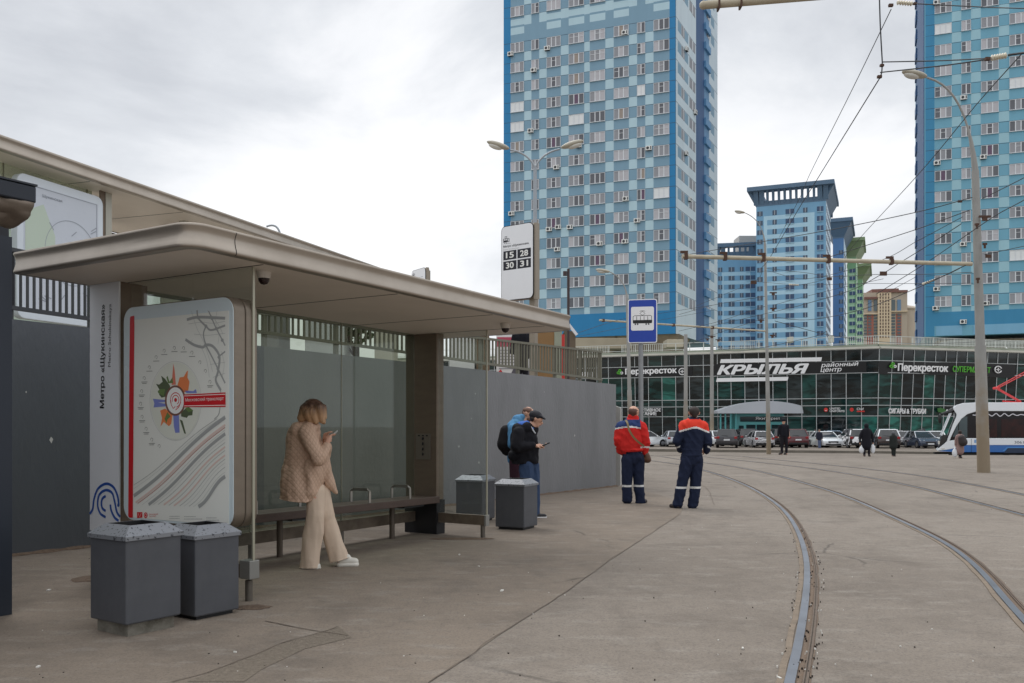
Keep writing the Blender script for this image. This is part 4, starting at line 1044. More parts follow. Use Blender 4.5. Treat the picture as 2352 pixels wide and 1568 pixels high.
edges = [140, 203, 325, 390, 460, 527, 655, 725, 865, 915, 1055, 1130, 1267, 1340, 1414, 1488, 1632, 1708]
kinds = ['edge', 'win', 'pier', 'small', 'pier', 'win', 'pier', 'win', 'pier', 'win', 'pier', 'win', 'pier', 'small', 'pier', 'win', 'edge']
cols = [(zc1(a), zc1(b_), k) for a, b_, k in zip(edges, edges[1:], kinds)]
f1 = Facade((-1.2, 131.0), (22.1, 122.0))
rows1 = [19.5 + 2.86 * k for k in range(14)] + [61.9 + 2.86 * k for k in range(6)]
sideq = Vector((32.5, 143.0, 0)); dn1 = (sideq - f1.q).normalized()
ac1 = [(1174, 125), (1227, 162), (1258, 112), (1436, 76), (1220, 301), (1279, 385), (1491, 341), (1176, 491), (1438, 457), (1283, 522), (1464, 507), (1262, 527), (1310, 522), (1436, 555), (1378, 560), (1281, 573), (1330, 335)]
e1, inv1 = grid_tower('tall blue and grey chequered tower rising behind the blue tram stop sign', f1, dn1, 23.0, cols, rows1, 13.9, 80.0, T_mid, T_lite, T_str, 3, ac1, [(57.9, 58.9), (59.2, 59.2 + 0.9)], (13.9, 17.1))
# right hand face with its recessed dark strip and balconies
f1s = Facade((22.1, 122.0), (32.5, 143.0))
def zc2(x): return (1400 + x / 2.613) / 1.2487
sx = [1552, 1572, 1580, 1596, 1606, 1610, 1628, 1648]
W_ = lambda x: f1s.w(x)
b = MB()
for i in range(23):
    z = 15.2 + 2.86 * i
    p = [(W_(1617), z), (W_(1628), z)]
    b.hexa([f1s.pt(p[0][0], z, 0.0), f1s.pt(p[1][0], z, 0.0), f1s.pt(p[1][0], z, 0.35), f1s.pt(p[0][0], z, 0.35)], [f1s.pt(p[0][0], z + 1.05, 0.0), f1s.pt(p[1][0], z + 1.05, 0.0), f1s.pt(p[1][0], z + 1.05, 0.35), f1s.pt(p[0][0], z + 1.05, 0.35)])
b.build('balcony', clad('balcony blue', (96, 146, 186)), e1)
rnd = random.Random(5); lite = []; wside = []
for i, zt in enumerate(rows1[:18]):
    for a, c in ((1556, 1564), (1572, 1580), (1632, 1640)): lite.append((W_(a), W_(c), zt - 1.45, zt))
    for a, c, pn in ((1564.5, 1571.5, 1), (1583, 1596, 2), (1622, 1629, 1)):
        wside.append((W_(a), W_(c), zt - 1.42, zt))
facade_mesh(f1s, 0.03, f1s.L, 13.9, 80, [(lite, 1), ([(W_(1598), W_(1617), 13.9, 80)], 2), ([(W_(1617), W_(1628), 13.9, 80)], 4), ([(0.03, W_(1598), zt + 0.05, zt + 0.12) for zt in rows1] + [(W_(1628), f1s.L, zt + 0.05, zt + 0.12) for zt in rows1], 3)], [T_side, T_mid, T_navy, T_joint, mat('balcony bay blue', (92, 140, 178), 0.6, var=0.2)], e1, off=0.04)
b = MB()
for w0, w1, z0, z1 in wside: b.mi(1).hexa([f1s.pt(w0, z0, 0.0), f1s.pt(w1, z0, 0.0), f1s.pt(w1, z0, 0.05), f1s.pt(w0, z0, 0.05)], [f1s.pt(w0, z1, 0.0), f1s.pt(w1, z1, 0.0), f1s.pt(w1, z1, 0.05), f1s.pt(w0, z1, 0.05)]); b.mi(0).hexa([f1s.pt(w0 + (w1 - w0) * .45, z0, 0.05), f1s.pt(w0 + (w1 - w0) * .55, z0, 0.05), f1s.pt(w0 + (w1 - w0) * .55, z0, 0.09), f1s.pt(w0 + (w1 - w0) * .45, z0, 0.09)], [f1s.pt(w0 + (w1 - w0) * .45, z1, 0.05), f1s.pt(w0 + (w1 - w0) * .55, z1, 0.05), f1s.pt(w0 + (w1 - w0) * .55, z1, 0.09), f1s.pt(w0 + (w1 - w0) * .45, z1, 0.09)])
b.build('side_window', [W_frame, W_dark], e1)
for x, y in ((1574, 113), (1594, 258), (1578, 588), (1573, 352), (1581, 458)):
    w_ = f1s.w(x); Y = f1s.pt(w_, 0).y; place(ac_mesh(), e1, inv1, f1s.M(w_, zpx(y, Y), 0.05), 'air_conditioner')
# pale concrete funnels the tower rests on
M_und = mat('raw brown concrete', (150, 134, 112), 0.85, var=0.6, vscale=0.5, col2=(96, 84, 70))
b = MB()
for w_ in (3.5, 12.5, 21.0):
    t = [f1.pt(w_ - 4.6, 13.89, -0.4), f1.pt(w_ + 4.4, 13.89, -0.4), f1.pt(w_ + 4.4, 13.89, -9), f1.pt(w_ - 4.6, 13.89, -9)]
    bt = [f1.pt(w_ - 1.6, 8.5, -2.5), f1.pt(w_ + 1.6, 8.5, -2.5), f1.pt(w_ + 1.6, 8.5, -6), f1.pt(w_ - 1.6, 8.5, -6)]
    b.hexa(bt, t)
b.build('funnel_pier', M_und, e1)

# right tower
f2 = Facade((58.0, 127.0), (58 + 26 * 0.933, 127 - 26 * 0.359))
def zc3(z): return (2000 + z / 2.51) / 1.2487
e3 = [1642, 1707, 1832, 1900, 1970, 2040, 2170, 2245, 2375]
cols2 = [(zc3(a), zc3(b_), k) for a, b_, k in zip(e3, e3[1:], ['edge', 'win', 'pier', 'small', 'pier', 'win', 'pier', 'win'])]
wl = cols2[-1][1]
for dx, k in ((22, 'pier'), (40, 'win'), (22, 'pier'), (20, 'small'), (22, 'pier'), (42, 'win'), (24, 'edge')): cols2.append((wl, wl + dx, k)); wl += dx
f2.q = f2.pt(f2.w(wl), 0); f2.L = (f2.q - f2.p).length
zt0 = zpx(360.4 + 1010 / 3.134, 127)       # lowest window row top
rows2 = [zt0 + 2.93 * k for k in range(19)]
ac2 = [(2152, 375), (2258, 361), (2151, 664), (2149, 708), (2212, 561), (2264, 697), (2213, 225), (2212, 739), (2153, 376), (2151, 7)]
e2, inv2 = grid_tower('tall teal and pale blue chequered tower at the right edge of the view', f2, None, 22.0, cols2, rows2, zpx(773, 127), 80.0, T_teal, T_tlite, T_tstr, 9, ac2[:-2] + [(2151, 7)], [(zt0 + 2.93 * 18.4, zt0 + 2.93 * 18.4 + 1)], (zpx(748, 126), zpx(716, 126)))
f2s = Facade((58 + 0.359 * 19, 127 + 0.933 * 19), (58.0, 127.0))
patches(f2s, [(0, f2s.L, zpx(773, 127), 80)], T_navy, e2, 'side_strip', 0.1)
b = MB()
for i in range(22):
    z = 15 + 2.93 * i; a = 1.0
    b.hexa([f2s.pt(a, z, 0.1), f2s.pt(a + 3, z, 0.1), f2s.pt(a + 3, z, 0.3), f2s.pt(a, z, 0.3)], [f2s.pt(a, z + 1.5, 0.1), f2s.pt(a + 3, z + 1.5, 0.1), f2s.pt(a + 3, z + 1.5, 0.3), f2s.pt(a, z + 1.5, 0.3)])
b.build('balcony', T_navy, e2)
patches(f2, [(f2.w(2150) , f2.w(2210), zpx(772, 127), zpx(750, 127)), (f2.w(2236), f2.w(2420), zpx(772, 127), zpx(750, 127))], clad('tower light blue', (124, 176, 206)), e2, 'pale_base_panel', 0.09)
b = MB()
for x in (2240, 2420):
    w_ = f2.w(x); z1 = zpx(774, 125); b.hexa([f2.pt(w_ - 1.2, 8.6, -4), f2.pt(w_ + 1.2, 8.6, -4), f2.pt(w_ + 1.2, 8.6, -7), f2.pt(w_ - 1.2, 8.6, -7)], [f2.pt(w_ - 4.8, z1 - .3, -0.6), f2.pt(w_ + 4.8, z1 - .3, -0.6), f2.pt(w_ + 4.8, z1 - .3, -9), f2.pt(w_ - 4.8, z1 - .3, -9)])
b.build('funnel_pier', M_und, e2)

# ================================================================ far towers in the gap
F_l = clad('far pale blue', (176, 212, 230)); F_m = clad('far mid blue', (120, 168, 200)); F_d = clad('far deep blue', (84, 126, 174)); F_top = clad('far slate crown', (90, 116, 140))  # slight distance haze is mixed into the pale, mid and deep blues
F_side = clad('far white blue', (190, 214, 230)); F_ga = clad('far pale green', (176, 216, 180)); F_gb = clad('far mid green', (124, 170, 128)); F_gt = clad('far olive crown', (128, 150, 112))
F_win = mat('far window', (74, 92, 112), 0.25, var=0.3, vscale=0.2); F_win2 = mat('far loggia', (60, 84, 116), 0.4, var=0.3, vscale=0.2); F_sky = W_frame
def far_tower(name, label, fc, depth, z0, ztop, wcols, nrow, pitch, z_first, m_body, m_band, m_side, m_crown, crown_h=4.4, over=2.4, seed=1, sidecols=(), slots=True, grp='far flared-top blue and green towers', dn=None, crownw=None):
    e = empty(name, fc.pt(fc.L / 2, 0, -depth / 2), label, 'tower block', grp)
    tower_shell(fc, depth, z0, ztop, m_body, e)
    inv = root_matrix(e).inverted()
    facade_mesh(fc, 0, fc.L, z0, ztop, [([(fc.L * 0.11, fc.L * 0.84, z_first + pitch * i - 1.45, z_first + pitch * i - 0.15) for i in range(nrow)] + [(fc.L * 0.11, fc.L * 0.16, z0, z_first + pitch * nrow - 3.4), (fc.L * 0.74, fc.L * 0.84, z0, z_first + pitch * nrow - 3.4)], 1)], [m_body, m_band], e, off=0.04)
    q0 = fc.q; fs = Facade((q0.x, q0.y), ((q0 - fc.n * depth).x, (q0 - fc.n * depth).y))
    patches(fs, [(0, depth, z0, ztop)], m_side, e, 'side_wall', 0.04)
    me = None; cnt = 0; stuff = MB()
    for r_ in range(nrow - 1, -1, -1):
        for a, w_, k in wcols:
            z = z_first + pitch * r_; w0 = fc.L * a - w_ / 2
            key = ('far', w_, k)
            if key not in WIN:
                b = MB(); b.mi(1).box((0, 0.0, 0.75), (w_, 0.14, 1.5)); b.mi(0).box((0, -0.09, 0.75), (0.10, 0.04, 1.5))
                if k == 'l': b.mi(2).box((0, -0.12, -0.2), (w_, 0.3, 0.12))
                WIN[key] = b.mesh('window', [W_frame, F_win if k != 'l' else F_win2, m_band])
            M = fc.M(fc.L * a, z, 0.05)
            if cnt < 100: place(WIN[key], e, inv, M)
            else:
                base = len(stuff.v); mm = WIN[key]; stuff.v += [M @ v.co for v in mm.vertices]
                for p in mm.polygons: stuff.f.append(tuple(base + k2 for k2 in p.vertices)); stuff.m.append(p.material_index)
            cnt += 1
    if stuff.v: tag(stuff.build('window', [W_frame, F_win, m_band], e), kind='stuff')
    b = MB()
    for r_ in range(nrow):
        for a, w_ in sidecols:
            z = z_first + pitch * r_; wc = depth * a
            b.hexa([fs.pt(wc - w_ / 2, z, 0.04), fs.pt(wc + w_ / 2, z, 0.04), fs.pt(wc + w_ / 2, z, 0.12), fs.pt(wc - w_ / 2, z, 0.12)], [fs.pt(wc - w_ / 2, z + 1.6, 0.04), fs.pt(wc + w_ / 2, z + 1.6, 0.04), fs.pt(wc + w_ / 2, z + 1.6, 0.12), fs.pt(wc - w_ / 2, z + 1.6, 0.12)])
    if b.v: b.build('side_window', F_win, e)
    # crown: posts, low parapet, flared corner fins and overhanging slab
    ch = crown_h; c = MB(); o = over
    p0, q0, r0, s0 = fc.pt(0, 0), fc.pt(fc.L, 0), fc.pt(fc.L, 0, -depth), fc.pt(0, 0, -depth)
    d, n_ = fc.d, fc.n
    ring = lambda g, z: [Vector((v.x, v.y, z)) for v in (p0 - d * g + n_ * g, q0 + d * g + n_ * g, r0 + d * g - n_ * g, s0 - d * g - n_ * g)]
    if slots:
        A, I = ring(o, ztop + ch), ring(-1.2, ztop + ch); up_ = Vector((0, 0, 1.3))
        for i in range(4): j = (i + 1) % 4; c.hexa([A[i], A[j], I[j], I[i]], [A[i] + up_, A[j] + up_, I[j] + up_, I[i] + up_])
    else: c.hexa(ring(o, ztop + ch), ring(o, ztop + ch + 1.3))
    c.build('crown_slab', clad('crown slab ' + m_crown.name, tuple(0 for _ in range(3))) if False else m_crown, e)
    c = MB()
    c.hexa(ring(0.1, ztop), ring(0.1, ztop + 0.5))
    if slots:
        c.hexa([fc.pt(0, ztop + .5, .12), fc.pt(fc.L, ztop + .5, .12), fc.pt(fc.L, ztop + .5, -0.2), fc.pt(0, ztop + .5, -0.2)], [fc.pt(0, ztop + 1.6, .12), fc.pt(fc.L, ztop + 1.6, .12), fc.pt(fc.L, ztop + 1.6, -0.2), fc.pt(0, ztop + 1.6, -0.2)])
        n_post = max(4, int(fc.L / 1.75)); cw = fc.L / n_post
        for i in range(n_post + 1):
            w_ = i * cw; hw = 0.36 if 1 < i < n_post - 1 else 0.75
            for off in (0.15, -depth + 0.2):
                c.hexa([fc.pt(w_ - hw, ztop + .5, off), fc.pt(w_ + hw, ztop + .5, off), fc.pt(w_ + hw, ztop + .5, off - .5), fc.pt(w_ - hw, ztop + .5, off - .5)],
                       [fc.pt(w_ - hw, ztop + ch, off + o * 0.5), fc.pt(w_ + hw, ztop + ch, off + o * 0.5), fc.pt(w_ + hw, ztop + ch, off - .5), fc.pt(w_ - hw, ztop + ch, off - .5)])
        for sgn, base in ((-1, p0), (1, q0)):      # solid flared side walls
            for k in range(1):
                a1, a2 = base, base - n_ * depth
                c.hexa([a1 + Vector((0, 0, ztop + .5)), a2 + Vector((0, 0, ztop + .5)), a2 - d * sgn * 1.0 + Vector((0, 0, ztop + .5)), a1 - d * sgn * 1.0 + Vector((0, 0, ztop + .5))],
                       [a1 + d * sgn * o * 0.9 + n_ * o * .4 + Vector((0, 0, ztop + ch)), a2 + d * sgn * o * 0.9 + Vector((0, 0, ztop + ch)), a2 - d * sgn * 1.0 + Vector((0, 0, ztop + ch)), a1 - d * sgn * 1.0 + Vector((0, 0, ztop + ch))])
    else:
        c.hexa(ring(0.1, ztop + .5), ring(o * 0.85, ztop + ch))
    c.build('crown', m_crown, e)
    return e, fs
def far_facade(x0, x1, Y0, slope=-0.41):
    p = Vector((U(x0) * Y0, Y0, 0)); d = Vector((1, slope, 0)).normalized(); u = U(x1); k = (u * p.y - p.x) / (d.x - u * d.y); return Facade((p.x, p.y), ((p + d * k).x, (p + d * k).y))
fA = far_facade(1737, 1897, 290)
zA = zpx(475, 290)
win5 = [(0.055, 1.7, 'w'), (0.27, 1.3, 'w'), (0.49, 2.6, 'l'), (0.71, 1.3, 'w'), (0.92, 1.9, 'l')]
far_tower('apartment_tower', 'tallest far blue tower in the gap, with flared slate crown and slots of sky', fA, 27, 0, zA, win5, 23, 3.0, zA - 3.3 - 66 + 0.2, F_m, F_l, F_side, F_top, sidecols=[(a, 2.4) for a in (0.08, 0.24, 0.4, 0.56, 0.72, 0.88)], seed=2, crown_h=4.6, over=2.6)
fB = far_facade(1913, 1938, 332); zB_ = zpx(548, 332)
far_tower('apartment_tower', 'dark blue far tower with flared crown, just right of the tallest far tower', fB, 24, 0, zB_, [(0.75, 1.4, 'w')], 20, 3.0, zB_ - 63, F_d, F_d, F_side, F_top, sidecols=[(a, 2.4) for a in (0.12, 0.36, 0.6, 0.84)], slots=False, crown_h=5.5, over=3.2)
fC = far_facade(1946, 1966, 360); zC = zpx(592, 360)
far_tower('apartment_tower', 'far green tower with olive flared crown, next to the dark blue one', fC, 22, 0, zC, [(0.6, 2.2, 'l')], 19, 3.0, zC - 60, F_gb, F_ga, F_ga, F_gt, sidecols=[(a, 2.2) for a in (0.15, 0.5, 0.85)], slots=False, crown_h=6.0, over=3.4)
fD = far_facade(1966, 1981, 392); zD = zpx(642, 392)
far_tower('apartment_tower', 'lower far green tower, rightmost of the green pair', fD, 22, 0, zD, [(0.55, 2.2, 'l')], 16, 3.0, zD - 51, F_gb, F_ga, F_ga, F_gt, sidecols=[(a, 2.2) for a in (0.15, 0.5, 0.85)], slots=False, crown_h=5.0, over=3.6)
fE = far_facade(1648, 1738, 312, -0.2); zE = zpx(590, 312)
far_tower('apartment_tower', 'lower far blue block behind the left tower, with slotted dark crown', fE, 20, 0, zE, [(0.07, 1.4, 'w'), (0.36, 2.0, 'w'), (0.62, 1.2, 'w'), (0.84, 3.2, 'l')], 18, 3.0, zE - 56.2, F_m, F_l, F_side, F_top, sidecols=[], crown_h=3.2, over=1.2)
b = MB(); p = P(1698, 541, 322); q = P(1738, 541, 322); b.hexa([(p.x, 322, 60), (q.x + 6, 322, 60), (q.x + 6, 330, 60), (p.x, 330, 60)], [(p.x, 322, p.z), (q.x + 6, 322, p.z), (q.x + 6, 330, p.z), (p.x, 330, p.z)])
o = b.build('plant_room', mat('pale rooftop box', (190, 188, 184), 0.7, var=0.2), None); tag(o, 'pale rooftop plant room above the lower far blue block', 'building')
# beige tower
Bg = clad('beige brick', (184, 170, 152)); Bp = clad('pale beige', (216, 196, 166)); Br = clad('red brick panel', (164, 100, 84)); Bd = mat('beige tower glass', (92, 104, 108), 0.25, var=0.4, vscale=0.15); Brf = clad('red roof', (124, 86, 76)); Bdb = mat('slot window', (84, 60, 48), 0.5); Bbl = mat('bluish bay glass', (98, 130, 160), 0.25)
YB = 430; fG = far_facade(1984, 2084, YB, -0.12)
eG = empty('apartment_tower', fG.pt(fG.L / 2, 0, -8), 'far beige and brick red tower seen beside the right blue tower', 'tower block')
zG = zpx(672, YB)
tower_shell(fG, 16, 0, zG, Bg, eG)
wG = lambda x: fG.w(1984 + (x - 258) / 8.9)
zz = lambda y: zpx(624.6 + y / 8.9, YB)
patches(fG, [(wG(535), wG(808), 0, zz(420))], Bp, eG, 'centre_bay', 0.9)
patches(fG, [(wG(535), wG(1145), zz(430), zz(385)), (wG(258), wG(530), zz(555), zz(515))], Brf, eG, 'red_cornice', 1.0)
patches(fG, [(wG(258), wG(530), zz(870), zz(850)), (wG(808), wG(1145), zz(825), zz(805))], Bp, eG, 'ledge', 1.1)
patches(fG, [(wG(325), wG(455), 0, zz(880)), (wG(915), wG(1025), 0, zz(860))], Br, eG, 'brick_panel', 0.15)
sl = []
for x in (585, 640, 698, 755):
    for i in range(14): sl.append((wG(x - 12), wG(x + 12), zz(1350 - i * 66), zz(1350 - i * 66 - 46)))
b = MB()
for w0, w1, z0, z1 in sl: b.hexa([fG.pt(w0, z0, .9), fG.pt(w1, z0, .9), fG.pt(w1, z0, .95), fG.pt(w0, z0, .95)], [fG.pt(w0, z1, .9), fG.pt(w1, z1, .9), fG.pt(w1, z1, .95), fG.pt(w0, z1, .95)])
b.build('slot_windows', Bdb, eG)
gl = []
for x0, x1 in ((262, 320), (345, 412), (462, 530), (812, 895), (940, 1012)):
    for i in range(8): gl.append((wG(x0), wG(x1), zz(1340 - i * 62), zz(1340 - i * 62 - 42)))
patches(fG, gl, Bd, eG, 'bay_windows', 0.25)
patches(fG, [(wG(x0), wG(x1), zz(800), zz(575)) for x0, x1 in ((345, 412), (940, 1012))], Bbl, eG, 'arched_bay', 0.4)
patches(fG, [(wG(x0), wG(x1), zz(800), zz(575)) for x0, x1 in ((462, 530), (812, 895))], Bd, eG, 'glazed_bay', 0.4)
b = MB(); c = fG.pt(wG(1215), 0, -6); b.lathe((c.x, c.y, 0), [(5.0, 0), (5.0, zz(760)), (5.6, zz(755)), (5.6, zz(735)), (3.6, zz(690)), (0.6, zz(660))], 16); b.build('corner_turret', Bg, eG, smooth=True)
b = MB(); b.hexa([fG.pt(wG(460), zG, -3), fG.pt(wG(1030), zG, -3), fG.pt(wG(1030), zG, -13), fG.pt(wG(460), zG, -13)], [fG.pt(wG(460), zz(335), -3), fG.pt(wG(1010), zz(325), -3), fG.pt(wG(1010), zz(325), -13), fG.pt(wG(460), zz(335), -13)]); b.build('roof', Brf, eG)

# ================================================================ shopping centre with leaning curved glass front
MP = [Vector((-14, 108.5, 0)), Vector((3.5, 103.8, 0)), Vector((10.9, 100.7, 0)), Vector((22.0, 96.3, 0)), Vector((36.3, 89.8, 0)), Vector((54.0, 95.5, 0)), Vector((78, 103, 0))]
# subdivide so that the front bends softly
mp2 = []
for i, (p, q) in enumerate(zip(MP, MP[1:])):
    mp2.append(p)
mp2.append(MP[-1])
ZG, ZT, LEAN = -0.52, 9.05, 0.62
def mall_seg(u, off, lean):
    for i, (p, q) in enumerate(zip(mp2, mp2[1:])):
        d = (q - p).normalized(); n = Vector((d.y, -d.x, 0)); a = p + n * (off + lean)
        den = d.x - u * d.y
        if abs(den) < 1e-9: continue
        k = (u * a.y - a.x) / den
        if -0.4 <= k <= (q - p).length + 0.4: return a + d * k, d, n
    return a + d * k, d, n
def mall(x, z, off=0.0):
    p, d, n = mall_seg(U(x), off, LEAN * (z - ZG) / (ZT - ZG)); return Vector((p.x, p.y, z)), d, n
def mall_y(x, y, off=0.0):
    z = 4.0
    for _ in range(12): p, d, n = mall(x, z, off); z = zpx(y, p.y)
    return mall(x, z, off)
eM = empty('shopping_centre', (30, 110, ZG), 'long dark green glass shopping centre front behind the parked cars', 'shopping centre')
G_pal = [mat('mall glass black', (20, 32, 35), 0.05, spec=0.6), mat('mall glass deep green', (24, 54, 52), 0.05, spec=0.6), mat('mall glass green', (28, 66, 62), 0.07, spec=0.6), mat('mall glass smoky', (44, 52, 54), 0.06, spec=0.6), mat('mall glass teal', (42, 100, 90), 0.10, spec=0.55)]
def teal_var(m):  # horizontal streaks in the glass colour imitate reflections in the panes
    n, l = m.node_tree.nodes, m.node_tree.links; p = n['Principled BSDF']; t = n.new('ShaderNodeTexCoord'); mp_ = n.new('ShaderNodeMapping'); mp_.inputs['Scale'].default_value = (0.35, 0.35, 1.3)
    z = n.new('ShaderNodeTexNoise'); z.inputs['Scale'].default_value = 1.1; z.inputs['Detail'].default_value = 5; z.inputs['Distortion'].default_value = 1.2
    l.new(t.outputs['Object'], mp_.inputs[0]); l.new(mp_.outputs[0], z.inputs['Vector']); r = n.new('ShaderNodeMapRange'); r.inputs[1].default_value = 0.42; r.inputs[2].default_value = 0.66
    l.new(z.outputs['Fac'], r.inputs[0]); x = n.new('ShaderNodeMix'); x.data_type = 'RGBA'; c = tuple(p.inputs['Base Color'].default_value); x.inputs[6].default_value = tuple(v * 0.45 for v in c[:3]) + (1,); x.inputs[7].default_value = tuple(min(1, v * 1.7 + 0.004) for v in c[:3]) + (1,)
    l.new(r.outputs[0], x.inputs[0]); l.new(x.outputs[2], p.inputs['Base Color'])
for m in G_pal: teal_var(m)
rowz = [ZG, 2.42, 3.48, 4.20, 6.71, 7.89, ZT]
mull = []       # (point on base line, d, n)
for i, (p, q) in enumerate(zip(mp2, mp2[1:])):
    L0 = (q - p).length; k = max(1, round(L0 / (1.42 if i < 4 else 1.29)))
    for j in range(k): mull.append((i, j / k))
mull.append((len(mp2) - 2, 1.0))
def base_pt(i, t):
    p, q = mp2[i], mp2[i + 1]; return p + (q - p) * t
def vn(i, t):     # outward normal blended at the knees
    def nn(j): d = (mp2[j + 1] - mp2[j]).normalized(); return Vector((d.y, -d.x, 0))
    n = nn(i)
    if t < 1e-6 and i > 0: n = (n + nn(i - 1)).normalized()
    if t > 1 - 1e-6 and i < len(mp2) - 2: n = (n + nn(i + 1)).normalized()
    return n
def mz(i, t, z, off=0.0): p = base_pt(i, t) + vn(i, t) * (LEAN * (z - ZG) / (ZT - ZG) + off); return Vector((p.x, p.y, z))
rnd = random.Random(21); gb = MB()
for a, c in zip(mull, mull[1:]):
    for r_, (z0, z1) in enumerate(zip(rowz, rowz[1:])):
        xm = FOC * mz(*a, z0).x / mz(*a, z0).y + CX; t = rnd.random()
        if r_ == 0: k = 4 if (xm > 1930 and t < 0.75) else (2 if t < 0.3 else 0 if t < 0.8 else 1)
        elif r_ == 1: k = 2 if (xm > 1930 and t < 0.8) else (1 if t < 0.6 else 0)
        elif r_ == 2: k = 1 if t < 0.75 else 0
        elif r_ == 3: k = 0 if t < 0.30 else 3 if t < 0.46 else 1 if t < 0.72 else 2 if t < 0.92 else 4
        else: k = 0 if t < 0.85 else 1
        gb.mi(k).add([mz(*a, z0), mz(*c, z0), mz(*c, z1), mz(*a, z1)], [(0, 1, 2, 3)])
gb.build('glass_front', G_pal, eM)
M_mul = mat('pale mullion', (196, 200, 200), 0.4, metal=0.3)
b = MB()
for m_ in mull: b.bar(mz(*m_, ZG, 0.04), mz(*m_, ZT, 0.04), 0.055, 0.07, up=Vector((0, -1, 0)))
for z in rowz[1:]:
    for a, c in zip(mull, mull[1:]): b.bar(mz(*a, z, 0.045), mz(*c, z, 0.045), 0.07, 0.055)
b.build('mullions', M_mul, eM)
# body, roof slab, coping and terrace parapet
M_roof = mat('weathered roof edge', (150, 156, 142), 0.8, var=0.5, vscale=0.8, col2=(96, 104, 88)); M_cop = mat('pale coping', (206, 204, 192), 0.6, var=0.3, vscale=1)
b = MB(); back = 175
pl = [mz(*m_, ZT, -0.25) for m_ in mull]; poly = [(p.x, p.y, ZT + 0.02) for p in pl] + [(120, 120, ZT + 0.02), (120, back, ZT + 0.02), (-40, back, ZT + 0.02), (-40, 118, ZT + 0.02)]
b.prism(poly, (0, 0, -0.35)); b.build('roof', M_roof, eM)
b = MB()
for a, c in zip(mull, mull[1:]):
    b.bar(mz(*a, ZT + 0.12, 0.12), mz(*c, ZT + 0.12, 0.12), 0.5, 0.20)
b.build('coping', M_cop, eM)
b = MB()
for a, c in zip(mull, mull[1:]):
    b.bar(mz(*a, ZT + 0.36, -0.3), mz(*c, ZT + 0.36, -0.3), 0.25, 0.24)
b.build('parapet', M_roof, eM)
b = MB(); xs_ = [(-30, 120), (120, 117)]
b.hexa([(-30, 121, ZG), (120, 118, ZG), (120, 120, ZG), (-30, 123, ZG)], [(-30, 121, ZT), (120, 118, ZT), (120, 120, ZT), (-30, 123, ZT)]); b.build('inner_wall', mat('dark inner wall', (40, 44, 46), 0.8), eM)
er = empty('roof_railing', (30, 97, ZT + 0.66), 'pale railing along the edge of the shopping centre roof', 'railing')
b = MB(); M_rl = mat('pale roof railing', (206, 210, 204), 0.5)
for z in (ZT + 0.62, ZT + 1.30):
    for a, c in zip(mull, mull[1:]): b.bar(mz(*a, z, -0.3), mz(*c, z, -0.3), 0.05, 0.05)
b.build('rail', M_rl, er); b = MB()
for a, c in zip(mull, mull[1:]):
    A, B_ = mz(*a, ZT + 0.50, -0.3), mz(*c, ZT + 0.50, -0.3); xi = FOC * A.x / A.y + CX
    nb = 7 if (rnd.random() < 0.5 or xi > 2100) else 1
    for i in range(nb): p = A + (B_ - A) * i / nb; b.bar(p, p + Vector((0, 0, 0.80)), 0.045 if i else 0.08, 0.045 if i else 0.08, up=Vector((0, -1, 0)))
b.build('pickets', M_rl, er)
# terrace clutter on the roof
def roof_box(x0, x1, y0, y1, Y, label, m, dep=3.0):
    p, q = P(x0, y1, Y), P(x1, y0, Y); b = MB(); b.hexa([(p.x, Y, p.z), (q.x, Y, p.z), (q.x, Y + dep, p.z), (p.x, Y + dep, p.z)], [(p.x, Y, q.z), (q.x, Y, q.z), (q.x, Y + dep, q.z), (p.x, Y + dep, q.z)])
    o = b.build('rooftop_box', m, bevel=0.05); tag(o, label, 'rooftop box')
M_vent = mat('pale vent box', (200, 198, 186), 0.7, var=0.2)
roof_box(1813, 1823, 773, 786, 104, 'small pale vent box on the roof before the lower far blue block', M_vent, 1.0)
roof_box(1909, 1916, 770, 786, 104, 'slim pale vent box on the roof before the tallest far tower', M_vent, 1.0)
roof_box(1322, 1450, 776, 800, 112, 'long low beige parapet wall', mat('beige render', (170, 158, 138), 0.85, var=0.4, vscale=0.5), 3.0)
roof_box(1532, 1570, 779, 797, 112, 'pale rendered block under the right corner of the left tower', mat('cream render', (190, 180, 160), 0.85, var=0.3), 3.0)
roof_box(2185, 2352, 781, 790, 112, 'long low grey parapet under the right tower', mat('grey render', (150, 152, 146), 0.85, var=0.3), 3.0)

# ---- shop signs (each stands off the glass)
S_w = mat('sign white', (240, 240, 240), 0.5); S_g = mat('sign green', (96, 190, 60), 0.5); S_r = mat('sign red', (214, 52, 44), 0.5); S_k = mat('sign black field', (14, 15, 18), 0.4)
def sign_text(name, body, x0, y0, x1, y1, ytop0, m, parent=None, stand=0.22, **k):
    """baseline (x0,y0)-(x1,y1) with cap height ytop0 at the left end, placed on the leaning front"""
    p, d, n = mall_y(x0, y0, stand); q, _, _ = mall_y(x1, y1, stand); t, _, _ = mall_y(x0, ytop0, stand)
    o = text(name, body, p, q - p, t - p, (q - p).length, (t - p).length, m, parent, ext=0.05, **k)
    return o
def sign_poly(b, pts, off=0.16, th=0.08):
    p = [mall_y(x, y, off)[0] for x, y in pts]; n = mall_y(pts[0][0], pts[0][1])[2]; b.prism(p, n * th)
def sign_ring(b, x, y, r0, r1, a0=0, a1=360, off=0.2, n_=18):
    for i in range(n_):
        t0, t1 = R(a0 + (a1 - a0) * i / n_), R(a0 + (a1 - a0) * (i + 1) / n_)
        sign_poly(b, [(x + r0 * math.cos(t0), y - r0 * math.sin(t0)), (x + r1 * math.cos(t0), y - r1 * math.sin(t0)), (x + r1 * math.cos(t1), y - r1 * math.sin(t1)), (x + r0 * math.cos(t1), y - r0 * math.sin(t1))], off)
